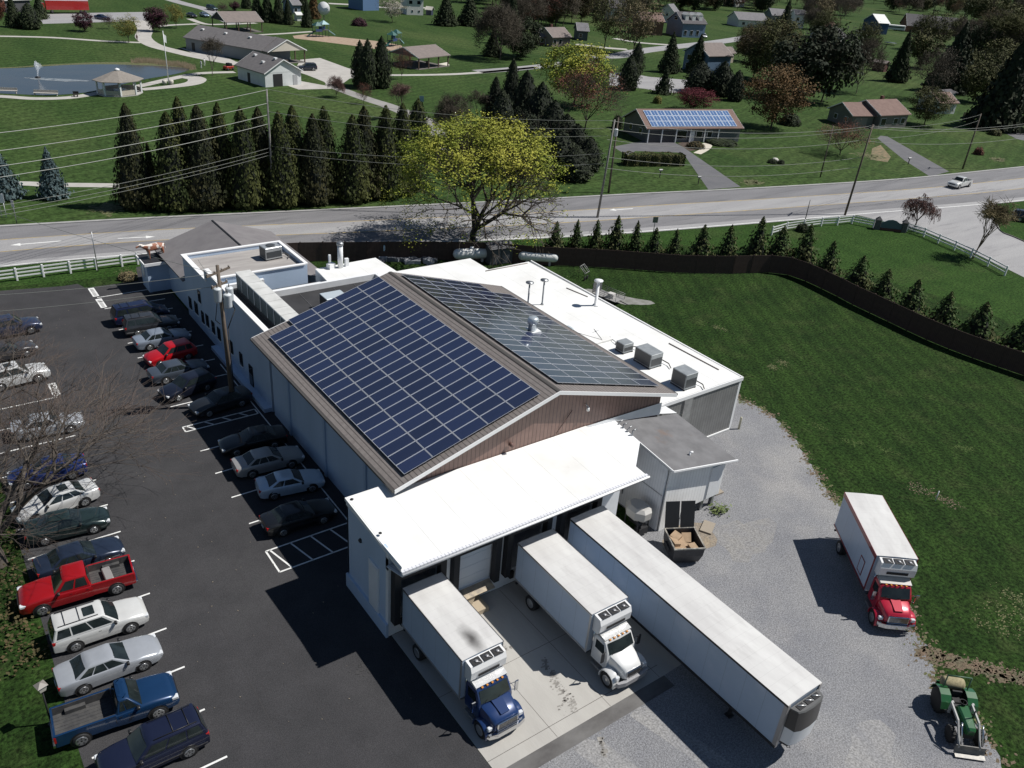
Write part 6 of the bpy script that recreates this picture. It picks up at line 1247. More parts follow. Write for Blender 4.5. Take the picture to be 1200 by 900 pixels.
# reeds
mb = MB(); rr = random.Random(8)
rp = smooth_line(PG([(158,73.5),(175,73),(195,76),(212,77.5),(226,81)]), 30)
for p in rp:
    for k in range(14):
        x, y = p.x+rr.uniform(-.8,.8), p.y+rr.uniform(-1.2,1.2); mb.add([(x-.06,y,0),(x+.06,y,0),(x+rr.uniform(-.3,.3),y+.1,rr.uniform(.5,1.3))], [(0,1,2)])
o = mb.build('reeds', M('reed',(.28,.22,.15),.9,c2=(.20,.17,.10),scale=1)); tag(o, 'dry tan reeds along the far right bank of the pond', 'reeds', None, 'stuff')

# houses ------------------------------------------------------------
def house(name, label, cat, e0, e1, ze, depth, zr, wallc, roofm, wins=(), gwins=(), doors=(), chim=None, open_=False, rail=None, oh=.45, group=None, skylights=(), gable=None, base=None, L=None, rz=None):
    A, B = G(*e0, ze), G(*e1, ze); d = B-A; L_ = L or d.length; an = rz if rz is not None else atan2(d.y,d.x)
    t_ = thing(name, label, cat, (A.x,A.y,0), an, group); wm = wallc
    if not open_:
        mb = MB(); mb.box(oh,oh,0,L_-oh,depth-oh,ze-.02)
        for x in (oh, L_-oh): mb.add([(x,oh,ze-.02),(x,depth-oh,ze-.02),(x,depth/2,zr-.2)], [(0,1,2)])
        mb.build('wall', wm, t_)
        if gable:
            for x in (oh-.03, L_-oh+.03): mb = MB(); mb.add([(x,oh,ze+.0),(x,depth-oh,ze+.0),(x,depth/2,zr-.25)], [(0,1,2)]); mb.build('gable', gable, t_)
    else:
        nx = max(2, int(L_/4)+1)
        for i in range(nx):
            for y in (oh, depth-oh): mb = MB(); x = oh+(L_-2*oh)*i/(nx-1); mb.box(x-.12,y-.12,0,x+.12,y+.12,ze-.02); mb.build('post', wm, t_)
        mb = MB(); mb.box(.1,.1,.0,L_-.1,depth-.1,.06); mb.build('floor', M('pavilion_floor',(.12,.11,.10),.9), t_)
        for k in range(3):
            x = L_*(k+1)/4; mb = MB(); mb.box(x-.9,depth/2-.4,.7,x+.9,depth/2+.4,.76); mb.box(x-.08,depth/2-.3,.06,x+.08,depth/2+.3,.7); mb.build('picnic_table', M('table_brown',(.12,.09,.07),.8), t_)
        if gable:
            for x in (.2, L_-.2): mb = MB(); mb.add([(x,.1,ze),(x,depth-.1,ze),(x,depth/2,zr-.12)], [(0,1,2)]); mb.build('gable', gable, t_)
    mb = MB(); th = .16
    mb.add([(0,0,ze),(L_,0,ze),(L_,depth/2,zr),(0,depth/2,zr),(L_,depth,ze),(0,depth,ze),(0,0,ze-th),(L_,0,ze-th),(L_,depth/2,zr-th),(0,depth/2,zr-th),(L_,depth,ze-th),(0,depth,ze-th)],
           [(0,1,2,3),(3,2,4,5),(7,6,9,8),(8,9,11,10),(0,6,7,1),(5,4,10,11),(0,3,9,6),(3,5,11,9),(1,7,8,2),(2,8,10,4)])
    rf_ = mb.build('roof', roofm, t_)
    if gable or cat == 'house':
        mb = MB()
        for x in (-.03, L_+.0): 
            for ya, za, yb, zb_ in ((0,ze,depth/2+.001,zr),(depth,ze,depth/2,zr)): mb.add([(x,ya,za+.02),(x+.03,ya,za+.02),(x+.03,yb,zb_+.02),(x,yb,zb_+.02),(x,ya,za-.2),(x+.03,ya,za-.2),(x+.03,yb,zb_-.2),(x,yb,zb_-.2)], [(0,1,2,3),(4,5,6,7),(0,4,7,3),(1,5,6,2)])
        mb.build('bargeboard', TRIM if gable or True else wm, rf_)
    if chim:
        x, y, hh = chim; mb = MB(); mb.box(x-.35,y-.35,ze,x+.35,y+.35,zr+hh); mb.build('chimney', M('chimney_brick',(.16,.07,.05),.9,c2=(.10,.05,.04),scale=4), rf_)
    for (x, w_, z0_, z1_) in wins:
        mb = MB(); mb.box(x-w_/2-.08,oh-.06,z0_-.08,x+w_/2+.08,oh-.002,z1_+.08); f = mb.build('window', TRIM, t_); mb = MB(); mb.box(x-w_/2,oh-.09,z0_,x+w_/2,oh-.061,z1_); mb.build('pane', DGLASS, f)
    for (side, y, w_, z0_, z1_) in gwins:
        xx = oh if side < 0 else L_-oh; s_ = side
        mb = MB(); mb.box(min(xx+s_*.002,xx+s_*.06),y-w_/2-.08,z0_-.08,max(xx+s_*.002,xx+s_*.06),y+w_/2+.08,z1_+.08); f = mb.build('window', TRIM, t_)
        mb = MB(); mb.box(min(xx+s_*.061,xx+s_*.09),y-w_/2,z0_,max(xx+s_*.061,xx+s_*.09),y+w_/2,z1_); mb.build('pane', DGLASS, f)
    for (x, w_, hh, m_) in doors:
        if x >= 0 : mb = MB(); mb.box(x-w_/2,oh-.06,0,x+w_/2,oh-.003,hh)
        else: mb = MB(); mb.box(L_-oh+.002,-x-w_/2,0,L_-oh+.06,-x+w_/2,hh)
        mb.build('door', m_, t_)
    for (fx_, fy_) in skylights: mb = MB(); y = depth/2*fy_; z = ze+(zr-ze)*fy_; mb.obox((L_*fx_,y,z-.05),.7,.6,.35); mb.build('skylight', TRIM, rf_)
    return t_, L_
def sd(nm, c, per=.25, c2=None): return stripes(nm, c, c2 or tuple(x*.7 for x in c), 2, per, .15)
BRN = M('house_roof_brown', (.15,.095,.08), .9, c2=(.19,.125,.105), scale=1.0, detail=7); GRY = M('house_roof_grey', (.14,.135,.145), .9, c2=(.18,.175,.18), scale=1, detail=7)
TANH = M('house_roof_tan', (.20,.165,.15), .9, c2=(.16,.135,.125), scale=1, detail=7); DKR = M('house_roof_dark', (.07,.065,.07), .9, c2=(.095,.09,.095), scale=1)
DK = M('door_dark', (.02,.02,.022), .6); GD = M('garage_dark', (.045,.045,.05), .5)
# solar house
t_, L_ = house('house', 'low ranch house with a blue solar array on its brown roof', 'house', (758.3,150.8), (872,150.3), 2.75, 10.5, 5.4, sd('siding_grey',(.14,.145,.15)), BRN,
   wins=[(8.2,2.2,.7,2.2),(12.2,1.3,1,2.1),(14.6,1.0,1,2.1)], gwins=[(-1,3,1,1.1,2.2),(-1,7,1,1.1,2.2)], doors=[(2.0,2.5,2.2,GD),(5.2,2.5,2.2,GD),(10.6,1,2.1,WHITE)])
sa = thing('solar_array', 'bright blue solar array of thirty-nine panels on the ranch house roof', 'solar array', (0,0,0), 0); sa.matrix_basis = t_.matrix_basis.copy()
CB = M('solar_cell_blue', (.07,.13,.27), .2, c2=(.09,.16,.31), scale=.8); slp = atan2(5.4-2.75, 5.25); me = None
for i in range(13):
    for j in range(3):
        if me is None:
            mb = MB(); mb.box(0,0,0,.96,1.55,.04,0)
            for a_ in ((0,0,.96,.06),(0,1.49,.96,1.55),(0,.06,.05,1.49),(.91,.06,.96,1.49),(.46,.06,.50,1.49)): mb.box(a_[0],a_[1],.01,a_[2],a_[3],.05,1)
            o = mb.build('solar_panel', [CB, M('frame_pale',(.55,.62,.72),.4)], sa); me = o.data
        else: o = bpy.data.objects.new('solar_panel', me); COL.objects.link(o); o.parent = sa
        yy = .45+j*1.6; o.location = (1.2+i*(L_-2.6)/13, yy*cos(slp), 2.75+yy*sin(slp)+.08); o.rotation_euler = (slp,0,0); o.scale = ((L_-2.6)/13,1,1)
for x in (.6,3.6,6.8,10.0,13.3,16.5):
    if x < L_-.3: mb = MB(); mb.box(x-.1,.1,0,x+.1,.3,2.58); mb.build('porch_post', TRIM, t_)
# brown house right
house('house', 'brown roofed ranch house, left wing lower, behind a reddish bare tree', 'house', (1000,136), (1026,136), 2.7, 9.0, 4.9, sd('siding_greygreen',(.13,.135,.125)), BRN, gwins=[(-1,2.5,1,1,2),(-1,6,1,1,2)], doors=[(3,3.6,2.2,M('garage_tan',(.22,.2,.18),.6))], L=7.0)
house('house', 'main block of the brown roofed ranch house with a white bay window', 'house', (1033,135.5), (1068,134), 3.1, 10.5, 5.6, sd('siding_taupe',(.16,.15,.145)), BRN, wins=[(1.8,1.6,.8,2.3),(6,1.3,1,2.2),(8.5,1.2,1,2.2)], chim=(7,6.5,.5), L=10.5)
house('house', 'small white house with a brown roof beside the tall dark pine', 'house', (1102,121), (1132,121), 2.8, 8, 4.9, WHITE, BRN, wins=[(2,1.5,.8,2.2)], L=7)
house('shed', 'teal blue shed in the shade beside the small white house', 'shed', (1112,110), (1137,107), 2.6, 5, 3.2, M('teal_wall',(.12,.20,.22),.7), DKR, L=6)
# park buildings
PB = M('park_wall_blue',(.20,.22,.24),.7)
house('park_building', 'long low park building with three white skylights in a brown roof', 'building', (214,43.5), (306,59.5), 3.0, 11.5, 5.7, PB, SHNG, skylights=[(.12,.7),(.42,.7),(.73,.7)], doors=[(3,1,2,DK)])
house('park_building', 'white gabled storehouse with a dark doorway at the end of the park path', 'building', (274.5,76), (309.5,86.5), 2.9, 10.0, 5.6, M('storehouse_white',(.66,.68,.68),.6,c2=(.58,.6,.6),scale=1), SHNG, doors=[(-3.6,2.3,2.6,DK),(-8.0,1.1,2.2,M('door_grey2',(.35,.36,.37),.6)),(5,1,2,DK)], skylights=[(.2,.8),(.62,.55),(.8,.9)], gable=M('storehouse_gable',(.66,.68,.68),.6))
house('pavilion', 'open park pavilion with a white gable attached to the long building', 'pavilion', (306.5,58.5), (342,59), 2.9, 8.0, 4.9, M('brown_post',(.16,.10,.08),.8), SHNG, open_=True, gable=M('gable_cream',(.62,.58,.50),.7), L=4.5) if False else None
house('pavilion', 'open picnic pavilion with a grey brown roof on the middle lawn', 'pavilion', (491,68.3), (528,64.5), 2.9, 11, 4.9, M('brown_post',(.10,.065,.05),.8), TANH, open_=True, gable=DKR)
house('pavilion', 'open picnic pavilion with a tan roof behind the long park building', 'pavilion', (264,26), (309,25.5), 3.0, 10, 5.4, M('brown_post',(.10,.065,.05),.8), TANH, open_=True, gable=DKR)
pa = G(306.5,58.5,2.9); 
house('pavilion', 'cream gabled porch pavilion at the right end of the long park building', 'pavilion', (300,57.5), (309.5,60), 3.0, 11.5, 5.68, M('brown_post',(.10,.065,.05),.8), SHNG, open_=True, gable=M('gable_cream',(.55,.50,.43),.7), L=5.0)
# playgrounds
def playset(label, px, py, s, rz):
    p = G(px,py); t_ = thing('playground_set', label, 'playground', (p.x,p.y,.02), rz); TE = M('play_green',(.03,.10,.09),.5); PT = M('play_teal',(.25,.40,.42),.5)
    for x in (-2.2,0,2.2):
        for y in (-1,1): mb = MB(); mb.tube((x,y,0),(x,y,3.6 if x else 4.4),.08,n=6); mb.build('post', TE, t_)
    mb = MB(); mb.box(-2.3,-1.1,1.5,.1,1.1,1.6); mb.box(0,-1.1,1.9,2.3,1.1,2.0); mb.build('deck', DKR, t_)
    for x, z, m_ in ((-1.1,3.2,TE),(1.1,3.6,PT if s > 1 else TE)): mb = MB(); mb.loft([[(x-1.3,-1.3,z),(x+1.3,-1.3,z),(x+1.3,1.3,z),(x-1.3,1.3,z)],[(x-.1,-.1,z+1),(x+.1,-.1,z+1),(x+.1,.1,z+1),(x-.1,.1,z+1)]]); mb.build('canopy', m_, t_)
    mb = MB(); mb.plate([(2.2,-.4,1.9),(4.8,-.4,.3),(4.8,.4,.3),(2.2,.4,1.9)], .06); mb.plate([(2.2,-.42,1.9),(4.8,-.42,.3),(4.8,-.42,.6),(2.2,-.42,2.2)], .04); mb.build('slide', PT, t_)
    mb = MB(); mb.plate([(-2.2,-.4,1.5),(-4.6,-.4,.3),(-4.6,.4,.3),(-2.2,.4,1.5)], .06); mb.build('slide', TE, t_)
    mb = MB(); mb.box(-2.2,-1.05,1.6,0,-.98,2.3); mb.box(0,.98,2.0,2.2,1.05,2.8); mb.build('railing', M('play_blue',(.03,.06,.16),.5), t_)
playset('green playground set with a pale teal roof on the left end of the wood chips', 376,43, 2, .1)
playset('green playground set on the right end of the wood chips near the picnic pavilion', 462,54, 1, .5)
# big white balloon-like water tower/sign and hedges -> white round sign on a pole
p = G(380,33); bl = thing('round_basketball_board', 'large white round sign board on a pole behind the left playground', 'sign', (p.x,p.y,0), -.7)
bl.name = 'round_sign'
mb = MB(); mb.tube((0,0,0),(0,0,4),.12,n=6); mb.build('pole', DARKM, bl); mb = MB(); mb.lathe([(0,-.1),(2.0,-.1),(2.0,.1),(0,.1)], (0,0,6.0), 24, axis='y'); mb.build('board', WHITE, bl)
for lab, a in (('white and black figure standing by the pond path near the bare tree',(238,80)),):
    pass
def person(label, px, py, shirt, rz=0):
    p = G(px,py); t_ = thing('person', label, 'person', (p.x,p.y,.02), rz)
    v = [(0,0,.95,(.14,.17)),(0,0,1.2,(.12,.16)),(0,0,1.42,(.10,.15)),(0,0,1.52,.055),(0,0,1.66,(.10,.085)),(0,.1,.88,.09),(.06,.11,.48,.06),(-.02,.11,.05,.05),(0,-.1,.88,.09),(-.06,-.11,.48,.06),(.02,-.11,.05,.05),(0,.22,1.38,.055),(.03,.27,1.1,.042),(.12,.25,.88,.035),(0,-.22,1.38,.055),(-.03,-.27,1.1,.042),(.06,-.25,.88,.035),(.11,.12,.03,.035),(.14,-.12,.03,.035)]
    e = [(0,1),(1,2),(2,3),(3,4),(0,5),(5,6),(6,7),(0,8),(8,9),(9,10),(2,11),(11,12),(12,13),(2,14),(14,15),(15,16),(7,17),(10,18)]
    skin_mesh('body', v, e, M('skin_'+str(int(shirt[0]*99)), shirt, .8), t_, 1)
    mb = MB(); mb.lathe([(0,1.66),(.1,1.68),(.09,1.76),(0,1.8)],(-.01,0,0),8); mb.build('hair', M('hair_dark',(.03,.02,.015),.8), t_)
person('person in white standing on the grass near the right end of the pond', 236,80, (.7,.7,.7), .5)
person('person in pale clothes beside the one in white near the pond end', 240,77.5, (.6,.6,.58), 2)
person('person in a dark top walking on the path by the yellow tree', 161,48.5, (.12,.05,.05), 1)
# ------------------------------------------------------------ trees
def leafmat(name, c, c2, rough=.8):
    m = M(name, c, rough, 0, c2=c2, scale=2.2, detail=3, lo=.4, hi=.6, spec=.2); return m
LEAF = {
 'arb': leafmat('foliage_arborvitae', (.030,.042,.012), (.068,.076,.022)), 'arb2': leafmat('foliage_arborvitae_dull', (.024,.030,.012), (.048,.046,.018)), 'pine': leafmat('foliage_pine', (.018,.025,.014), (.032,.040,.020)),
 'spruce': leafmat('foliage_blue_spruce', (.055,.085,.090), (.10,.14,.145)), 'dark': leafmat('foliage_dark', (.022,.032,.014), (.038,.050,.022)),
 'young': leafmat('foliage_young', (.045,.078,.022), (.085,.088,.034)),
 'lime': leafmat('foliage_lime', (.17,.21,.028), (.33,.32,.05)), 'yellow': leafmat('foliage_yellow', (.20,.18,.045), (.13,.14,.035)),
 'purple': leafmat('foliage_purple', (.060,.022,.032), (.035,.015,.022)), 'maroon': leafmat('foliage_maroon', (.11,.018,.026), (.07,.012,.018)),
 'redbud': leafmat('foliage_redbud', (.17,.065,.045), (.10,.050,.035)), 'rust': leafmat('foliage_rust', (.13,.075,.030), (.085,.06,.028)),
 'bronze': leafmat('foliage_bronze', (.085,.065,.030), (.055,.05,.022)), 'pink': leafmat('foliage_pink', (.20,.12,.11), (.12,.07,.06)),
 'olive': leafmat('foliage_olive', (.060,.065,.024), (.085,.085,.030)), 'grey': leafmat('foliage_twig_grey', (.10,.085,.065), (.07,.06,.045)),
 'tan': leafmat('foliage_tan', (.17,.14,.075), (.11,.09,.05)), 'white': leafmat('foliage_blossom', (.45,.42,.36), (.25,.24,.16)), 'hedge': leafmat('foliage_hedge', (.035,.040,.014), (.095,.095,.032)),
}
TWIG = M('twig', (.095,.075,.06), .9, c2=(.14,.115,.095), scale=3); TWD = M('twig_dark', (.045,.034,.028), .9)
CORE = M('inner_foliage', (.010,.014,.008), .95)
def leaf(mb, p, s, n_, rr, asp=1.6, mi=0):
    """one bent leaf-clump card: two triangles folded along the middle"""
    n_ = (n_+Vector((rr.uniform(-.7,.7),rr.uniform(-.7,.7),rr.uniform(-.5,.9)))).normalized()
    a_ = n_.cross(Vector((rr.uniform(-1,1),rr.uniform(-1,1),rr.uniform(-1,1)))).normalized()*s; b_ = n_.cross(a_)*asp*.5
    mb.add([p-a_, p+b_*1.0+n_*s*.25, p+a_, p-b_-n_*s*.1], [(0,1,2),(0,2,3)], mi)
def crown_cone(seed, n=2600, prof='arb', ls=.028):
    rr = random.Random(seed); mb = MB(); ph = [rr.uniform(0,6.28) for _ in range(6)]
    def rad(t):
        if prof == 'arb': return .5*(1-t)**.62*min(1,(t+.05)/.16)**.6
        if prof == 'spruce': return .5*(1-t)**.85*min(1,(t+.04)/.10)
        if prof == 'egg': return .5*sin(pi*min(1,max(0,t*.93+.07))**.75)**.75
        return .5*(1-t)**.9*min(1,(t+.05)/.1)
    core = []
    for k in range(9):
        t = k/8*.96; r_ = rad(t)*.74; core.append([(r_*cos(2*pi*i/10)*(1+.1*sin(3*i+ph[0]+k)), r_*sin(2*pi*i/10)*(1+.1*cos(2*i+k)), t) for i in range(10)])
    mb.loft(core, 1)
    for k in range(n):
        t = rr.random()**1.25; a_ = rr.uniform(0,2*pi)
        lump = 1+.13*sin(5*a_+ph[1]+t*17)*sin(t*23+ph[2])+.09*sin(9*a_+t*31+ph[3])
        if prof == 'spruce': lump *= .80+.32*abs(sin(t*30+2.2*sin(4*a_+ph[4])))
        r_ = rad(t)*lump*rr.uniform(.74,1.04)
        n_ = Vector((cos(a_),sin(a_),.35)); p = Vector((r_*cos(a_), r_*sin(a_), t+rr.uniform(-.01,.01)))
        leaf(mb, p, ls*rr.uniform(.6,1.4)*(.6+.6*(1-t)), n_, rr)
    for k in range(60): a_ = rr.uniform(0,6.28); r_ = rr.uniform(0,.03); leaf(mb, Vector((r_*cos(a_),r_*sin(a_),.93+rr.random()*.08)), ls*.6, Vector((cos(a_),sin(a_),1)), rr)
    return mb
def branches(seed, levels=4, nb=4, vase=.6, trunk=.25, r0=.022, droop=0, keep=None, spread=(0.35,.75), segs=(5,4,3,3,3), first=1.7):
    """recursive limb skeleton in a unit tree: returns mesh of limbs and tip points"""
    rr = random.Random(seed); mb = MB(); tips = []
    def grow(p, d, L, r, lv):
        q = p; k = 2 if lv < 2 else 1
        for i in range(k):
            d = (d+Vector((rr.uniform(-.16,.16),rr.uniform(-.16,.16),rr.uniform(-.05,.12)-droop*lv*.08))).normalized(); q2 = q+d*L/k
            mb.tube(q, q2, r*(1-.35*i/k), r*(1-.35*(i+1)/k), segs[min(lv,4)], cap=False); q = q2
        if lv >= levels: tips.append((q, d)); return
        if lv >= levels-1: tips.append((q, d))
        for c in range(nb if lv else nb+1):
            an = 2*pi*c/(nb+(0 if lv else 1))+rr.uniform(-.5,.5); sp_ = rr.uniform(*spread)
            a_ = d.cross(Vector((.3,.1,1)) if abs(d.z) < .95 else Vector((1,0,0))).normalized(); b_ = d.cross(a_)
            nd = (d*cos(sp_)+(a_*cos(an)+b_*sin(an))*sin(sp_)); nd = (nd+Vector((0,0,vase*.25))).normalized()
            back = rr.uniform(0,.35)
            grow(q-(d*L*back if lv else d*L*rr.uniform(0,.25)), nd, L*(rr.uniform(.68,.86) if lv else first*rr.uniform(.8,1.1)), r*(.58 if lv else .62), lv+1)
    grow(Vector((0,0,0)), Vector((0,0,1)), trunk, r0, 0)
    return mb, tips
def normalise(mbs, tips=None):
    zs = [v[2] for m_ in mbs for v in m_.v]; xs = [abs(v[0]) for m_ in mbs for v in m_.v]+[abs(v[1]) for m_ in mbs for v in m_.v]
    xs.sort(); H_ = max(zs); Wd = xs[int(len(xs)*.985)]*2
    for m_ in mbs: m_.v = [(v[0]/Wd, v[1]/Wd, v[2]/H_) for v in m_.v]
    return H_, Wd
PROTO = {}
def proto(kind, var):
    key = (kind, var)
    if key in PROTO: return PROTO[key]
    seed = hash(kind.encode().hex()) % 1000 if False else sum(map(ord, kind))*7+var*13; rr = random.Random(seed)
    if kind in ('arb','spruce','egg','pinecone'):
        crown = crown_cone(seed, {'arb':3600,'spruce':2800,'egg':1800,'pinecone':2200}[kind], kind, {'arb':.021,'spruce':.030,'egg':.034,'pinecone':.034}[kind])
        tr_ = MB(); tr_.tube((0,0,0),(0,0,.2),.03,.02,8)
    elif kind == 'youngcone':
        crown = MB(); rr = random.Random(seed)
        for k in range(900):
            t = rr.random()**1.3; a_ = rr.uniform(0,6.28); r_ = .5*(1-t)**.8*rr.uniform(.35,1.1)*(1+.25*sin(4*a_+t*20+var)); leaf(crown, Vector((r_*cos(a_),r_*sin(a_),.03+t*.97)), .05*rr.uniform(.6,1.3)*(.5+.6*(1-t)), Vector((cos(a_),sin(a_),.5)), rr)
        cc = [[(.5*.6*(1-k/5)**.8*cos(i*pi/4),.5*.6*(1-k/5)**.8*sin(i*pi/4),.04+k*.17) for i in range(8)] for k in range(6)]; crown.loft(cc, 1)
        tr_ = MB(); tr_.tube((0,0,0),(0,0,.15),.03,.02,6)
    elif kind in ('leafy','dense','bud','full'):
        tr_, tips = branches(seed, 5 if kind in ('bud','leafy') else 4, 4 if kind == 'bud' else 3, .3, .10, .009, 0, spread=(.35,.8), first=2.0); normalise([tr_]); crown = MB()
        tr_.v = [(x*.92, y*.92, z*.95) for x, y, z in tr_.v]
        ncl, per, cr_, ls, zc, zh = {'leafy':(95,46,.080,.0115,.56,.38),'dense':(110,44,.10,.020,.50,.43),'bud':(120,32,.085,.0078,.56,.38),'full':(170,60,.085,.0115,.54,.42)}[kind]
        for c_ in range(ncl):
            v = Vector((rr.gauss(0,1),rr.gauss(0,1),rr.gauss(0,1))).normalized(); ra = rr.uniform(.62,1) if c_ > ncl*.25 else rr.uniform(.2,.6)
            taper = 1-.25*max(0,-v.z)
            c0 = Vector((v.x*.43*ra*taper*(1+.12*sin(3*v.y+var)), v.y*.43*ra*taper, zc+v.z*zh*ra)); 
            for k in range(per):
                o_ = Vector((rr.gauss(0,1),rr.gauss(0,1),rr.gauss(0,.75)))*cr_*.52; leaf(crown, c0+o_, ls*rr.uniform(.55,1.4), (o_.normalized()+v*.6+Vector((0,0,.3))).normalized(), rr)
    elif kind in ('bare','vase','upright'):
        sp_ = {'bare':(.35,.8),'vase':(.22,.5),'upright':(.15,.4)}[kind]
        tr_, tips = branches(seed, 5, 3 if kind != 'bare' else 4, {'bare':.2,'vase':.5,'upright':.8}[kind], .09, .0085, 0, spread=sp_); crown = MB()
        if kind == 'bare': pass
        for p, d in tips:
            for k in range(3): q = p+Vector((rr.uniform(-1,1),rr.uniform(-1,1),rr.uniform(-.5,1)))*.06; crown.tube(p, q, .0022, .0010, 3, cap=False)
        normalise([tr_, crown])
    elif kind == 'weep':
        tr_, tips = branches(seed, 3, 4, .2, .25, .03, 0, spread=(.5,.95)); crown = MB()
        for p, d in tips:
            for k in range(7):
                a_ = rr.uniform(0,6.28); q = p
                for j in range(5): q2 = q+Vector((cos(a_)*.035*(1.3-j*.3),sin(a_)*.035*(1.3-j*.3),.02-j*.028)); crown.tube(q,q2,.0035,.003,3,cap=False); 
                q = p
                dd = Vector((cos(a_),sin(a_),0))
                for j in range(6): q2 = q+dd*.03*(1-j*.12)+Vector((0,0,.02-.02*j)); crown.tube(q,q2,.003,.0025,3,cap=False); leaf(crown,q2,.012,dd,rr); q = q2
        normalise([tr_, crown])
    elif kind == 'bush':
        crown = MB(); tr_ = MB(); tr_.tube((0,0,0),(0,0,.4),.03,.02,6)
        for k in range(1400):
            v = Vector((rr.gauss(0,1),rr.gauss(0,1),abs(rr.gauss(0,1)))).normalized()*rr.uniform(.78,1.02); lump = 1+.12*sin(6*v.x+var)*sin(7*v.y); leaf(crown, Vector((v.x*.5,v.y*.5,v.z*.97))*lump, .045*rr.uniform(.6,1.3), v, rr)
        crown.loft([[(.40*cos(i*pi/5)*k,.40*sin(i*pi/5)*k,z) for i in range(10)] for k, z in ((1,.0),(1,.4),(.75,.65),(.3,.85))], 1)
    PROTO[key] = (tr_, crown, {}); return PROTO[key]
TREES = []
def tree(kind, leafk, base, hpx, wpx, label, cat='tree', name=None, group=None, var=None, trunkm=None, rot=None, world=None, zoff=0):
    if world: p, H_, W_ = Vector(world[0]), world[1], world[2]
    else:
        p = G(*base); s_, cz = PPM((p.x,p.y,4)); H_ = hpx/(s_*cz)*1.0; W_ = wpx/s_
    var = R.randrange(3) if var is None else var
    tr_, cr_2, cache = proto(kind, var); tm = trunkm or (BARK if kind not in ('bare','vase','upright') else TWIG)
    ck = (leafk, tm.name)
    if ck not in cache:
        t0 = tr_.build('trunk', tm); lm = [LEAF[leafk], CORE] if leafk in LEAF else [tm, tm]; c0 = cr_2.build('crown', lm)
        cache[ck] = (t0.data, c0.data); bpy.data.objects.remove(t0); bpy.data.objects.remove(c0)
    td, cd = cache[ck]
    t_ = thing(name or {'arb':'arborvitae','spruce':'spruce_tree','pinecone':'pine_tree','bush':'shrub'}.get(kind,'tree'), label, cat, (p.x,p.y,zoff), R.uniform(0,6.28) if rot is None else rot, group, (W_,W_,H_))
    for nm, d in (('trunk',td),('crown',cd)): o = bpy.data.objects.new(nm, d); COL.objects.link(o); o.parent = t_
    return t_
# tall arborvitae row across the road
GA = 'tall arborvitae row across the road'
row = [(162,243,112,34),(205,244,112,36),(222,238,122,34),(243,243,114,38),(264,238,116,34),(289,242,112,38),(309,237,108,32),(333,240,104,36),(346,235,108,32),(370,238,98,36),(384,233,102,32),(413,235,98,34),(427,231,102,32),(452,230,100,38),(470,226,96,32)]
for k, (x, y, h, w_) in enumerate(row): tree('arb','arb' if k%3 else 'arb2',(x+R.uniform(-2,2),y),h*R.uniform(.95,1.03),w_*R.uniform(1.4,1.75), '%s tall dark arborvitae from the left in the row across the road'%ORD[k], group=GA, var=k%3)
tree('arb','arb',(181,236),68,20,'short arborvitae squeezed between the first two tall ones of the row', group=GA)
tree('egg','arb',(489,172),54,30,'lone rounded arborvitae at the right end of the tall row by the path')
tree('spruce','spruce',(64,232),58,36,'blue spruce standing clear on the verge left of the arborvitae row', var=0)
tree('spruce','spruce',(6,232),60,46,'blue spruce cut by the left edge of the photo', var=1)
tree('egg','dark',(447,103),56,26,'left tall dark evergreen of the tight clump on the park path'); tree('egg','dark',(431,104),54,26,'front dark evergreen of the tight clump on the park path'); tree('egg','dark',(422,101),50,22,'left shoulder evergreen of the tight clump on the park path')
# young trees along the board fence
GY = 'young conifers along the brown fence'
yr = [(650,290,36,20),(674,290,41,18),(697,291,42,20),(720,292,43,22),(743,294,42,19),(765,297,38,20),(789,298,32,20),(820,300,46,26),(851,300,44,26),(885,300,48,26),(912,299,40,28),(940,308,50,30),(968,321,46,28),(1003,336,46,30),(1032,350,45,30),(1065,367,46,34),(1102,381,46,36),(1142,396,52,38),(1188,414,52,38)]
for k, (x, y, h, w_) in enumerate(yr): tree('youngcone','young',(x,y),h*R.uniform(.78,.98),w_*R.uniform(1.05,1.4),'%s young conifer from the left behind the brown board fence'%ORD[k], name='young_conifer', group=GY, var=k%3)
# big lime tree: dedicated
rr = random.Random(77)
bt, tips = branches(45, 5, 4, .22, .055, .0105, 0, spread=(.38,.85), segs=(9,7,5,4,3), first=2.4); bc = MB()
for p, d in tips:
    if rr.random() < .08 or sin(p.x*38)*sin(p.y*41+1)*sin(p.z*35) > .40 or (p.z < .30 and rr.random() < .88): continue
    for k in range(44): o_ = Vector((rr.gauss(0,1),rr.gauss(0,1),rr.gauss(0,.8)))*.040; leaf(bc, p+o_, .0029*rr.uniform(.5,1.6), o_.normalized()+Vector((0,0,.6)), rr)
normalise([bt]); bt.v = [(x*.93, y*.93, z*.93) for x, y, z in bt.v]; bc = MB()
for c_ in range(620):
    v = Vector((rr.gauss(0,1),rr.gauss(0,1),rr.gauss(0,1))).normalized()
    if v.z < -.30: v.z = -v.z
    ra = rr.uniform(.66,1.0) if c_ > 140 else rr.uniform(.3,.66); lob = 1+.10*sin(3*atan2(v.y,v.x)+1)+.07*sin(5*atan2(v.y,v.x)+v.z*4)
    c0 = Vector((v.x*.44*ra*lob, v.y*.44*ra*lob, .535+v.z*.40*ra*(1+.06*sin(4*v.x+2))))
    if sin(c0.x*19+1)*sin(c0.y*21)*sin(c0.z*17+2) > .30: continue
    q_ = rr.uniform(.026,.05); nl = int(62*(q_/.04)**1.5)
    for k in range(nl): o_ = Vector((rr.gauss(0,1),rr.gauss(0,1),rr.gauss(0,.8)))*q_*.62; leaf(bc, c0+o_, .0050*rr.uniform(.5,1.5), (o_.normalized()+v*.5+Vector((0,0,.3))).normalized(), rr)
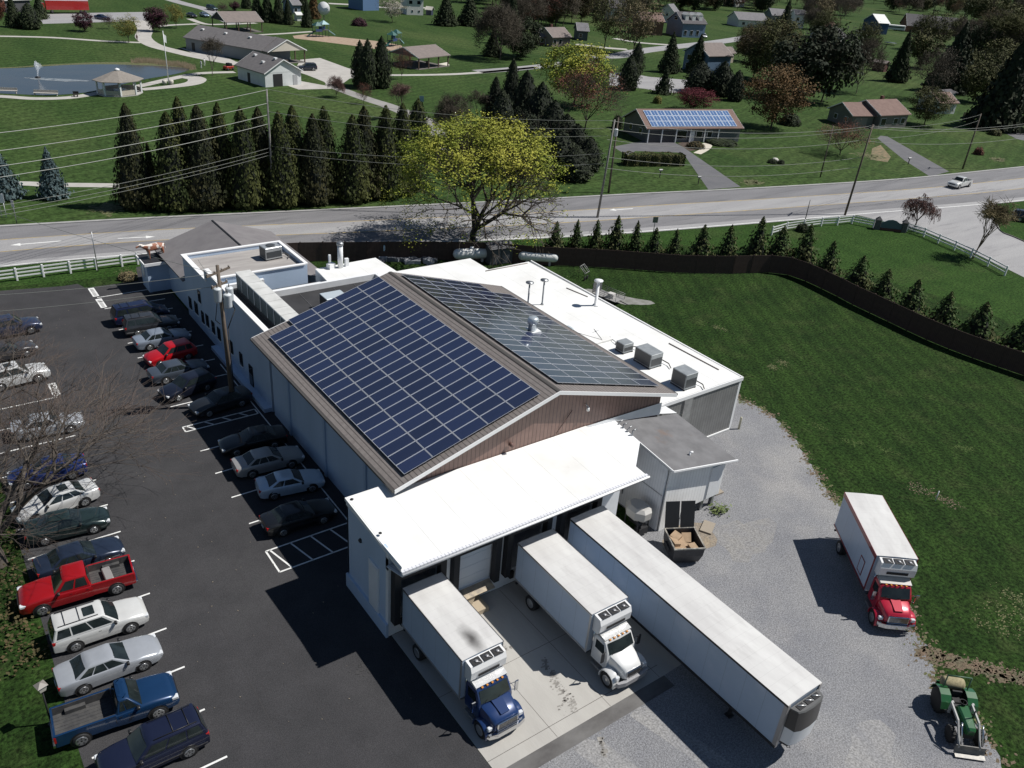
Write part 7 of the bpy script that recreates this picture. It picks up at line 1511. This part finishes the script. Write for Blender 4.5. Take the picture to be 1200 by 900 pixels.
for c_ in range(80):
    a_ = rr.uniform(0,6.28); r_ = rr.uniform(.25,.47); c0 = Vector((cos(a_)*r_,sin(a_)*r_,rr.uniform(.12,.36)))
    for k in range(34): o_ = Vector((rr.gauss(0,1),rr.gauss(0,1),rr.gauss(0,1.4)))*.022; leaf(bc, c0+o_, .0044*rr.uniform(.5,1.5), o_.normalized(), rr)
q = G(559,291); q = Vector((38.1,47.7,0))
s_, cz = PPM((q.x,q.y,6)); bigt = thing('tree', 'big spreading lime green tree in new leaf over the brown fence by the road', 'tree', (q.x,q.y,0), 1.3, None, (232/s_,232/s_,154/(s_*cz)))
bt.build('trunk', BARK, bigt); bc.build('crown', LEAF['lime'], bigt)
# right corner bare trees
tree('vase','tan',(1140,303),75,60,'vase-shaped budding tree standing at the white corner fence', trunkm=M('bark_warm',(.13,.085,.06),.9,c2=(.20,.16,.09),scale=1), var=1)
tree('weep','pink',(1072,266),40,44,'small weeping pinkish tree behind the corner sign', var=0)
# mid-ground trees right
for a_ in (('bud','redbud',(685,152),82,92,'wide reddish brown budding tree on the lawn left of the solar ranch house'),
 ('full','lime',(672,124),74,100,'broad lime green willow behind the reddish budding tree'),
 ('egg','dark',(735,105),38,27,'rounded dark conifer at the near edge of the cul-de-sac'),
 ('egg','dark',(744,88),36,20,'narrow dark conifer just behind the rounded one at the cul-de-sac'),
 ('youngcone','dark',(777,110),32,25,'small ragged conifer on the lawn edge right of the rounded one'),
 ('spruce','dark',(783,85),44,28,'conifer standing in front of the blue gabled house'),
 ('spruce','dark',(815,85),42,26,'dark spruce against the right side of the blue gabled house'),
 ('egg','pine',(818,108),34,38,'wide dark evergreen left of the pair behind the maroon tree'),
 ('egg','pine',(843,112),38,32,'wide dark evergreen right of the pair behind the maroon tree'),
 ('egg','pine',(860,118),34,24,'dark evergreen hugging the back corner of the solar ranch house'),
 ('full','maroon',(813,130),28,56,'low maroon tree behind the roof of the solar ranch house'),
 ('full','rust',(903,151),74,92,'large rounded bronze brown tree right of the solar ranch house'),
 ('bud','redbud',(984,182),44,72,'spreading reddish bare tree in front of the brown ranch house'),
 ('full','olive',(1083,147),46,56,'yellowish spring tree at the right end of the brown ranch house'),
 ('pinecone','pine',(1167,150),98,78,'huge dark pine at the right edge above the driveway'),
 ('pinecone','pine',(1109,108),76,58,'huge dark pine behind the small white house'),
 ('dense','pine',(930,118),84,88,'broad dark pine mass left half behind the bronze tree'),
 ('dense','pine',(962,120),94,80,'broad dark pine mass right half beside the grey sycamore'),
 ('bare','grey',(1003,110),66,44,'pale grey branching sycamore beside the dark pines'),
 ('vase','olive',(1150,85),74,70,'hazy olive treetop between the two huge pines'),
 ('dense','olive',(1078,80),48,46,'olive green tree left of the first huge pine'),
 ('dense','olive',(1188,60),56,60,'olive treetop at the upper right corner'),
 ('spruce','dark',(577,66),28,26,'dark conifer left of the bare grey tree in the middle'),
 ('dense','dark',(610,70),34,36,'dark shrubby evergreen right of the bare grey tree in the middle'),
 ('bare','grey',(586,70),66,56,'tall bare grey tree among dark evergreens in the middle'),
 ('spruce','dark',(522,30),34,30,'dark spruce on the lawn near the white house top'),
 ('spruce','dark',(550,30),32,34,'second dark spruce to the right on the lawn near the white house'),
 ('bare','grey',(530,165),56,44,'bare multi-stem tree above the crown of the big lime tree'),
 ('upright','grey',(563,150),44,30,'slim bare tree beside the dark hedge mass'),
 ('upright','pink',(505,128),0,0,'') ,
 ('bud','redbud',(426,122),26,22,'small reddish bare tree beside the park path bend'),
 ('bud','redbud',(471,93),39,26,'small red leafed tree at the corner of the picnic pavilion'),
 ('upright','pink',(470,140),44,28,'feathery pinkish bare tree above the row end'),
 ('bare','pink',(394,114),26,20,'tiny twiggy tree beside the path near the storehouse'),
 ('vase','grey',(249,89),46,26,'bare leafless tree on the lawn near the storehouse'),
 ('dense','purple',(99,37),24,27,'round purple leafed tree behind the pond'),
 ('dense','purple',(184,37),30,30,'larger purple leafed tree where the paths meet'),
 ('bud','purple',(128,34),18,16,'small reddish tree between the purple tree and the yellow one'),
 ('leafy','yellow',(151,50),34,36,'yellow leafed tree beside the path behind the pond'),
 ('leafy','yellow',(207,33),30,28,'golden leafed tree next to the larger purple one'),
 ('spruce','dark',(18,32),34,22,'dark spruce near the top left corner'),
 ('egg','dark',(37,34),28,26,'round dark conifer beside the top left spruce'),
 ('pinecone','dark',(48,22),26,20,'dark conifer just left of the red trailer truck'),
 ('dense','redbud',(2,24),32,16,'reddish tree cut by the top left corner'),
 ('bud','purple',(261,17),14,16,'small purple tree behind the far lot'),
 ('dense','purple',(275,13),12,14,'small purple bush tree beside the far conifer group')):
    if a_[5]: tree(*a_[:5], a_[5], var=None)
# dark hedge mass in the middle
GH = 'dark evergreen clump between the lime tree and the solar house'
for k, (x, y, h, w_, kd) in enumerate(((578,152,44,26,'arb'),(596,156,62,30,'arb'),(612,164,58,34,'egg'),(585,178,52,34,'egg'),(630,172,54,36,'egg'),(607,188,48,42,'dense'),(645,182,46,36,'egg'),(660,190,40,38,'egg'),(636,200,44,44,'dense'),(673,196,36,30,'egg'),(622,204,36,40,'egg'),(654,208,40,40,'egg'),(688,203,30,28,'egg'),(672,214,30,36,'egg'))):
    tree(kd,'pine',(x,y-4),h*1.25,w_*1.3,'%s evergreen from the left in the dark clump right of the lime tree'%ORD[k], group=GH)
# hedge in front of the solar house, garden shrubs
a_, b_ = G(731,193), G(798,193); d = b_-a_; hg = thing('hedge', 'long clipped hedge in front of the solar ranch house garage', 'hedge', tuple(a_), atan2(d.y,d.x)); rr = random.Random(5); mb = MB(); L_ = d.length
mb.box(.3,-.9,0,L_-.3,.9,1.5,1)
for k in range(3600):
    u, v = rr.uniform(0,L_), rr.uniform(-1.25,1.25); z = rr.uniform(.05,1.95)
    f_ = rr.random()
    if f_ < .4: z = 1.85+.15*sin(u*1.7)+.08*sin(u*4+v*3); n_ = Vector((0,0,1))
    elif f_ < .8: v = -1.25+.12*sin(u*3); n_ = Vector((0,-1,.2))
    else: u = 0 if rr.random() < .5 else L_; n_ = Vector((1 if u else -1,0,.2))
    leaf(mb, Vector((u,v,z)), .13*rr.uniform(.6,1.3), n_, rr)
mb.build('foliage', [LEAF['hedge'], CORE], hg)
for lab, x, y, h, w_, lk in (('small yellow shrub on the lawn behind the solar ranch house',770,121,9,11,'yellow'),('round dark shrub by the left gable of the solar ranch house',723,150,16,14,'dark'),('dark rounded hedge clump on the lawn near the round white sign',421,30,9,19,'purple'),
      ('low dark bed shrub left of the white stone on the right lawn',905,191,5,12,'dark'),('low dark bed shrub right of the white stone on the right lawn',915,192,5,9,'dark'),('long dark shrub in the garden bed before the solar house',815,173,7,22,'bronze'),
      ('low shrubs along the front wall of the solar ranch house',845,168,5,40,'dark'),('dark shrub at the left foot of the brown ranch house',925,146,14,26,'dark'),('dark shrub beside the leaning white fence end post',940,271,10,16,'dark'),('tan ornamental grass tuft by the sign kiosk',150,327,9,22,'tan'),
      ('reddish low bush beside the narrow driveway of the brown house',1146,181,9,12,'redbud'),('olive shrub next to the blacktop at the far right edge',1165,158,8,16,'olive')):
    tree('bush',lk,(x,y),h,w_,lab,cat='shrub')
q = G(908,189); o = MB().lathe([(0,0),(.6,0),(.7,.3),(.4,.6),(0,.65)],(0,0,0),8).build('garden_stone', M('stone_white',(.5,.48,.44),.8)); o.location = (q.x,q.y,0); tag(o,'pale boulder among the low shrubs on the right lawn','boulder')
# flowering tree on the top lawn
tree('leafy','white',(460,26),30,40,'white blossoming tree in front of the white house at the top')
for k in range(9):
    x, y = wd.location.x, wd.location.y; break
mb = MB(); rr = random.Random(2)
for k in range(160): leaf(mb, Vector((rr.gauss(0,.35),rr.gauss(0,.3),rr.uniform(.05,.45))), .09, Vector((0,0,1)), rr)
mb.build('foliage', M('weed_green',(.16,.20,.06),.8,c2=(.09,.13,.04),scale=3), wd)

# big bare tree over the left row of cars
rr = random.Random(19)
fb, tips = branches(23, 6, 3, .12, .12, .0165, 0, spread=(.32,.82), segs=(10,8,6,4,3)); fc = MB()
for p, d in tips:
    for k in range(2):
        q = p; dd = (d+Vector((rr.uniform(-.8,.8),rr.uniform(-.8,.8),rr.uniform(-.4,.5)))).normalized()
        for j in range(2): q2 = q+dd*.034; fc.tube(q,q2,.00045,.0003,3,cap=False); q = q2; dd = (dd+Vector((rr.uniform(-.4,.4),rr.uniform(-.4,.4),.1))).normalized()
normalise([fb, fc])
ft_ = thing('tree', 'large bare leafless tree spreading over the left row of parked cars', 'tree', (-18.4,12.5,0), .9, None, (24,24,11.0))
fb.build('trunk', M('bark_foreground',(.06,.048,.04),.9,c2=(.10,.085,.07),scale=6), ft_); fc.build('crown', M('twig_foreground',(.07,.052,.043),.9,c2=(.12,.088,.072),scale=2), ft_)
fb2, tips2 = branches(31, 6, 3, .2, .13, .014, 0, spread=(.3,.75), segs=(10,8,6,4,3)); fc2 = MB()
for p, d in tips2:
    for k in range(2):
        q = p; dd = (d+Vector((rr.uniform(-.8,.8),rr.uniform(-.8,.8),rr.uniform(-.4,.5)))).normalized(); fc2.tube(q,q+dd*.06,.00045,.0003,3,cap=False)
normalise([fb2, fc2])
f3 = thing('tree', 'second bare tree behind the first, over the far end of the left car row', 'tree', (-18.0,26.5,0), .2, None, (18,18,10.5))
fb2.build('trunk', bpy.data.materials['bark_foreground'], f3); fc2.build('crown', bpy.data.materials['twig_foreground'], f3)
# undergrowth on the verge at the left edge
mb = MB()
for k in range(1500):
    x, y = -18.4+rr.gauss(0,.7), rr.uniform(3,34); leaf(mb, Vector((x,y,rr.uniform(.02,.5))), .10*rr.uniform(.5,1.3), Vector((0,0,1)), rr)
o = mb.build('undergrowth', LEAF['bronze']); tag(o, 'low brown green undergrowth on the verge under the bare trees', 'undergrowth', None, 'stuff')

# ------------------------------------------------------------ neighbourhood beyond
BL = sd('siding_blue',(.13,.20,.30)); BRK = M('brick_orange',(.20,.10,.06),.9,c2=(.15,.075,.05),scale=3); WS = M('siding_white',(.62,.62,.60),.6)
A0 = radians(-2)
house('house','twin brown roofed house, taller right block with a chimney','house',(648,44),(671,43.5),3.0,9,5.6,M('siding_tan',(.22,.18,.15),.7),TANH,wins=[(1.5,1.2,1,2.2),(4,1.2,1,2.2)],chim=(4,5.5,.8),group=None)
house('house','lower left block of the twin brown roofed house with white porch','house',(633,43),(645.5,43.5),2.7,8,4.8,BRK,TANH,wins=[(1,1.2,1,2.2)],doors=[(2.6,1,2.1,WHITE)])
house('house','small grey roofed house in the dark trees right of the twin brown house','house',(676.5,36),(691,37),3.2,8,5.6,M('siding_slate',(.08,.09,.11),.7),GRY,wins=[(1.5,1,1,2.2)])
house('house','blue gabled house behind the two spruces by the cul-de-sac','house',(831,66),(855,60),5.2,11,8.2,BL,TANH,gwins=[(-1,8.2,1.8,3.0,4.4),(-1,4,1.0,3.2,4.2),(-1,8.5,1.6,.8,2.0)],L=10.5,rz=A0)
house('house','cream gabled cottage right of the blue gabled house','house',(851,63),(862,61),3.0,4.5,4.8,M('siding_cream',(.42,.36,.28),.7),TANH,L=5.5,rz=A0+.1,gable=M('siding_cream2',(.5,.45,.36),.7))
dh,_ = house('house','blue house with three white dormers and a brick front','house',(801,27.5),(822,28.5),5.2,12,9.0,BL,DKR,gwins=[(-1,6,2,6.0,7.4)],wins=[(2,1.2,1,2.6),(5,1.2,1,2.6),(8,1.2,1,2.6)],rz=radians(-10),L=12)
for x in (2.6,6,9.4):
    mb = MB(); mb.box(x-.8,1.6,6.0,x+.8,4.0,8.2); mb.loft([[(x-.95,1.5,8.2),(x+.95,1.5,8.2),(x,1.5,9.1)],[(x-.95,4.4,8.2),(x+.95,4.4,8.2),(x,4.4,9.1)]]); mb.build('dormer', WS, dh)
house('house','orange brick house with a hipped brown roof left of the dormer house','house',(752,24),(770,26),5.2,12,8.0,BRK,BRN,wins=[(5,1.6,3.4,4.6),(2,1.2,1,2.2)],rz=radians(-25),L=10)
house('house','small white gabled house peeking above the dormer house','house',(790,14),(797,14),5,7,8,WS,GRY,L=6,rz=radians(20),gwins=[(-1,3.5,1,3,4)])
house('house','grey roofed house with a white garage gable at the far curve of the street','house',(866,23),(884,22),3.2,12,6.2,WS,GRY,rz=radians(-20),L=16,wins=[(3,1.5,1,2.2)])
house('house','white gable fronted house with a dark roof above the pine mass','house',(984,45),(1001,49),3.4,9,6.4,WS,DKR,L=13,rz=radians(20),gwins=[(1,3,1,1,2.2)])
house('house','second white gable with a reddish roof behind the white gable house','house',(972,37),(992,38),3.6,9,6.8,WS,M('roof_reddish',(.16,.08,.07),.9),L=14,rz=radians(15))
house('house','deep blue gabled house with a white roof edge at the top right','house',(1030,27),(1037,22),5.2,13,8.8,M('siding_deepblue',(.035,.08,.17),.7),WS,L=7,rz=radians(-20))
house('house','big dark roofed house with a pale roof strip at the top right','house',(1063,30),(1108,30),3.0,16,8.5,BRK,DKR,L=30,rz=radians(-44))
house('house','grey roofed house in the trees near the top right of the street','house',(905,18),(926,20),3.2,12,6.2,M('siding_lightgrey',(.20,.21,.23),.7),GRY,L=15,rz=radians(-30),wins=[(3,1.4,1,2.2)])
house('house','white two storey sliver of a house right of the grey roofed house','house',(932,17),(938,17),6,7,8.2,WS,GRY,L=6,rz=radians(-30),wins=[(2,1.4,3.4,4.8)])
house('house','white house with two dark windows on a tan foundation at the top','house',(476,-2),(498,-1),6.0,9,8.6,WS,GRY,wins=[(2.0,1.4,4.0,5.2),(5.4,1.4,4.0,5.2),(2.8,.6,1.2,1.8),(5.6,.6,1.2,1.8)])
house('house','blue walled house left of the blossoming tree at the top','house',(425,-8),(446,-8),6.4,10,9,M('siding_blue2',(.10,.18,.32),.7),GRY)
house('shed','dark blue playhouse shed right of the white house at the top','shed',(497.5,11),(506,12),2.0,3,3.2,M('shed_navy',(.03,.04,.07),.7),M('roof_cream',(.45,.43,.38),.8))
house('house','blue grey cottage between dark conifers at the top','house',(343,6),(354,6),3.2,8,6.0,M('siding_bluegrey',(.16,.20,.26),.7),GRY,wins=[(1.5,1,1,2.2)])
house('shed','small white shed on the lawn in front of the blue grey cottage','shed',(347.5,17.5),(355.5,17.5),2.0,3,2.8,WS,WS)
house('house','pale roofed long house cut by the top left edge','house',(4,0.5),(37,-.5),3.4,11,4.4,M('siding_darkgrey',(.08,.08,.085),.7),M('roof_pale',(.42,.41,.40),.8))
house('shed','dark red brown shed on the lawn between sycamore and grey shed','shed',(1022,72),(1040,75),2.8,4,3.6,M('shed_red',(.09,.03,.025),.8),TANH,L=5)
house('shed','pale grey metal shed in the shade left of the huge pine','shed',(1057,82),(1076,80),2.6,4.5,3.3,M('shed_grey',(.16,.17,.18),.6),GRY,L=6)
house('house','slate roofed house deep in the dark trees at the top centre','house',(608,3),(616,5),4,9,7,WS,GRY,L=9)
house('house','white farmhouse gable between trees right of the top centre','house',(716,9),(726,9),5.5,8,8.5,WS,DKR,L=8,rz=radians(-20))
house('house','white house glimpsed at the very top right of centre','house',(862,2),(872,2),3,9,5.5,WS,WS,L=12)
for k,(x,y,lab) in enumerate(((1033,34,'white camper trailer left of its neighbour on the lawn by the deep blue house'),(1048,36,'long white camper trailer right of the shorter one by the deep blue house'))):
    p = G(x,y); t_ = thing('camper_trailer', lab, 'camper', (p.x,p.y,.02), radians(-40)); l_ = 7+3*k
    mb = MB(); mb.bbox(-l_/2,-1.2,.6,l_/2,1.2,2.9,.2); mb.build('body', WS, t_); mb = MB(); mb.box(-l_/2+.6,-1.23,1.6,l_/2-.8,-1.202,2.1); mb.build('window', DGLASS, t_)
    for x_ in (-.5,.5): mb = MB(); mb.lathe([(0,-.12),(.35,-.12),(.35,.12),(0,.12)],(x_,-1.1,.35),12,axis='y'); mb.build('wheel', BLACK, t_)
p = G(1043,52.5); t_ = thing('trampoline', 'dark round trampoline on the lawn below the campers', 'trampoline', (p.x,p.y,0)); mb = MB(); mb.lathe([(0,.85),(2.6,.85),(2.6,.95),(0,.95)],(0,0,0),20); mb.build('mat', M('tramp_mat',(.03,.05,.05),.6), t_)
for k in range(6): mb = MB(); mb.tube((2.5*cos(k*pi/3),2.5*sin(k*pi/3),0),(2.5*cos(k*pi/3),2.5*sin(k*pi/3),.9),.05,n=5); mb.build('leg', STEEL, t_)

# conifers and neighbourhood trees filling the top of the view: every one its own tree
BG = [('pinecone','dark',(302,25),34,18,'first tall dark conifer of the clump above the tan pavilion'),('pinecone','dark',(314,26),38,18,'second tall dark conifer of the clump above the tan pavilion'),('pinecone','dark',(327,27),36,18,'third tall dark conifer of the clump above the tan pavilion'),
 ('spruce','dark',(338,29),30,14,'pointed spruce left of the blue grey cottage'),('spruce','dark',(360,32),30,16,'pointed spruce right of the blue grey cottage'),('pinecone','rust',(368,22),34,18,'rusty conifer behind the round white sign'),('pinecone','dark',(355,12),28,16,'dark conifer behind the blue grey cottage'),
 ('pinecone','dark',(289,10),24,14,'dark conifer at the top above the tan pavilion roof')]
for a_ in BG: tree(*a_)
rr = random.Random(99)
kinds = [('dense','dark'),('full','olive'),('bare','grey'),('bud','rust'),('leafy','olive'),('dense','dark'),('bud','redbud'),('spruce','dark'),('bare','grey'),('full','bronze'),('leafy','tan'),('bud','grey')]
colw = {'dark':'dark green','olive':'olive','grey':'bare grey','rust':'rust brown','redbud':'reddish','bronze':'bronze','tan':'pale yellowish'}
shp = {'full':'rounded','dense':'dense','bare':'leafless','bud':'budding','leafy':'airy','spruce':'pointed'}
spots = []
for (x0,x1,y0,y1,n_) in ((590,690,-12,34,66),(525,600,-14,6,24),(600,700,28,62,14),(690,770,-12,32,48),(770,905,-14,14,72),(835,880,28,52,6),(880,1000,-14,24,62),(905,985,24,62,18),(1000,1200,-16,14,90),(1050,1200,12,66,44),(1095,1200,60,105,6),(395,520,-20,-6,16),(100,400,-26,-10,22),(560,600,-2,20,4),(1140,1200,60,110,5)):
    for k in range(n_): spots.append((rr.uniform(x0,x1), rr.uniform(y0,y1)))
BANL = [(625,675,34,52),(672,695,30,46),(765,805,18,46),(793,862,50,80),(745,775,20,40),(862,892,14,30),(963,1008,30,52),(1015,1058,20,60),(1060,1112,20,34),(475,506,-2,16),(900,940,10,24),(720,800,48,66),(820,900,36,56),(660,720,46,72)]
BANL = [(a,b,c,d+24) for a,b,c,d in BANL]
spots = [s_ for s_ in spots if not any(a<=s_[0]<=b and c<=s_[1]<=d for a,b,c,d in BANL)]
spots += [(708,58),(742,64),(872,72),(882,92),(893,62),(906,76),(900,96),(612,66),(598,52),(735,30),(1050,96),(1010,70),(915,52),(1090,118),(1140,120)]
spots.sort(key=lambda s_: s_[0])
zones = [(520,'top left centre'),(600,'top centre'),(700,'top centre right'),(800,'upper right'),(900,'street curve'),(1000,'far right'),(1300,'top right corner')]
cnt = {}
LIM = 300-sum(1 for o in COL.objects if o.name.split('.')[0] == 'tree')
prio = sorted(spots, key=lambda s_: -s_[1]); keep = set(prio[:max(0,LIM-2)]); rest = [s_ for s_ in spots if s_ not in keep]
fw = MB(); rr3 = random.Random(5); fmats = [LEAF[k] for k in ('dark','olive','grey','rust','redbud','bronze','tan','pine')]+[TWD]
rest += [(rr3.uniform(a,b), rr3.uniform(c,d)) for a,b,c,d,n_ in ((590,760,-22,-2,50),(760,1010,-24,0,90),(1000,1220,-26,2,90),(1060,1200,4,34,18),(100,590,-34,-16,60),(880,1000,0,14,14),(640,745,4,22,16)) for _ in range(n_)]
rest = [s_ for s_ in rest if not any(a<=s_[0]<=b and c<=s_[1]<=d for a,b,c,d in BANL)]
for x, y in rest:
    p = G(x,y); H_ = rr3.uniform(10,17); W_ = H_*rr3.uniform(.8,1.15); mi = rr3.choice((0,0,1,2,3,4,5,6,7,1,2,2)); con = rr3.random() < .18
    if (p-CPOS).length > 1500: continue
    if con: mi = 0; W_ = H_*.5
    fw.tube(p, p+Vector((0,0,H_*.6)), H_*.02, H_*.008, 4, 8, cap=False)
    for c_ in range(26 if not con else 20):
        v = Vector((rr3.gauss(0,1),rr3.gauss(0,1),rr3.gauss(0,1))).normalized()*rr3.uniform(.5,1)
        if con: t = rr3.random(); c0 = p+Vector((v.x*W_*.5*(1-t),v.y*W_*.5*(1-t),H_*(.05+.93*t)))
        else: c0 = p+Vector((v.x*W_*.42,v.y*W_*.42,H_*(.55+.40*v.z)))
        for k in range(13):
            o_ = Vector((rr3.gauss(0,1),rr3.gauss(0,1),rr3.gauss(0,.8)))*H_*.055; leaf(fw, c0+o_, H_*(.026 if mi not in (2,3,4) else .014)*rr3.uniform(.5,1.4), (o_.normalized()+v).normalized(), rr3, 1.6, mi)
tag(fw.build('distant_wood', fmats), 'far mixed wood of dark, olive and reddish trees along the top of the view', 'wood', None, 'stuff')
spots = sorted(keep)
for x, y in spots:
    k, lk = rr.choice(kinds); 
    if x > 1080 and rr.random() < .5: k, lk = 'dense', 'olive'
    dist_h = rr.uniform(11,18) if k != 'spruce' else rr.uniform(10,16)
    if y > 26: dist_h *= 1.12
    p = G(x,y); zn = 'wood edge'
    near_ = 'above the long lawns left of centre' if x < 520 else 'behind the middle park lawn' if x < 600 else 'around the twin brown houses' if x < 700 else 'around the orange brick house' if x < 775 else 'behind the dormer house' if x < 860 else 'along the far street curve' if x < 960 else 'around the white gable houses' if x < 1040 else 'around the big dark roofed house' if x < 1120 else 'in the top right corner'
    key = (shp[k], colw[lk], near_); i = cnt.get(key, 0); cnt[key] = i+1
    txt = '%s %s tree'%(shp[k],colw[lk])
    if k == 'bare': txt = 'leafless grey tree'
    if k == 'bud' and lk == 'grey': txt = 'twiggy grey tree'
    lab = ('%s %s from the left %s'%(ORD[min(i,23)], txt, near_))
    tree(k, lk, None, 0, 0, lab, group='background trees of the neighbourhood', world=((p.x,p.y,0), dist_h, dist_h*(rr.uniform(.75,1.05) if k != 'spruce' else .5)))
# ------------------------------------------------------------ render set-up
scene.render.engine = 'CYCLES'
scene.cycles.max_bounces = 6; scene.cycles.transparent_max_bounces = 4
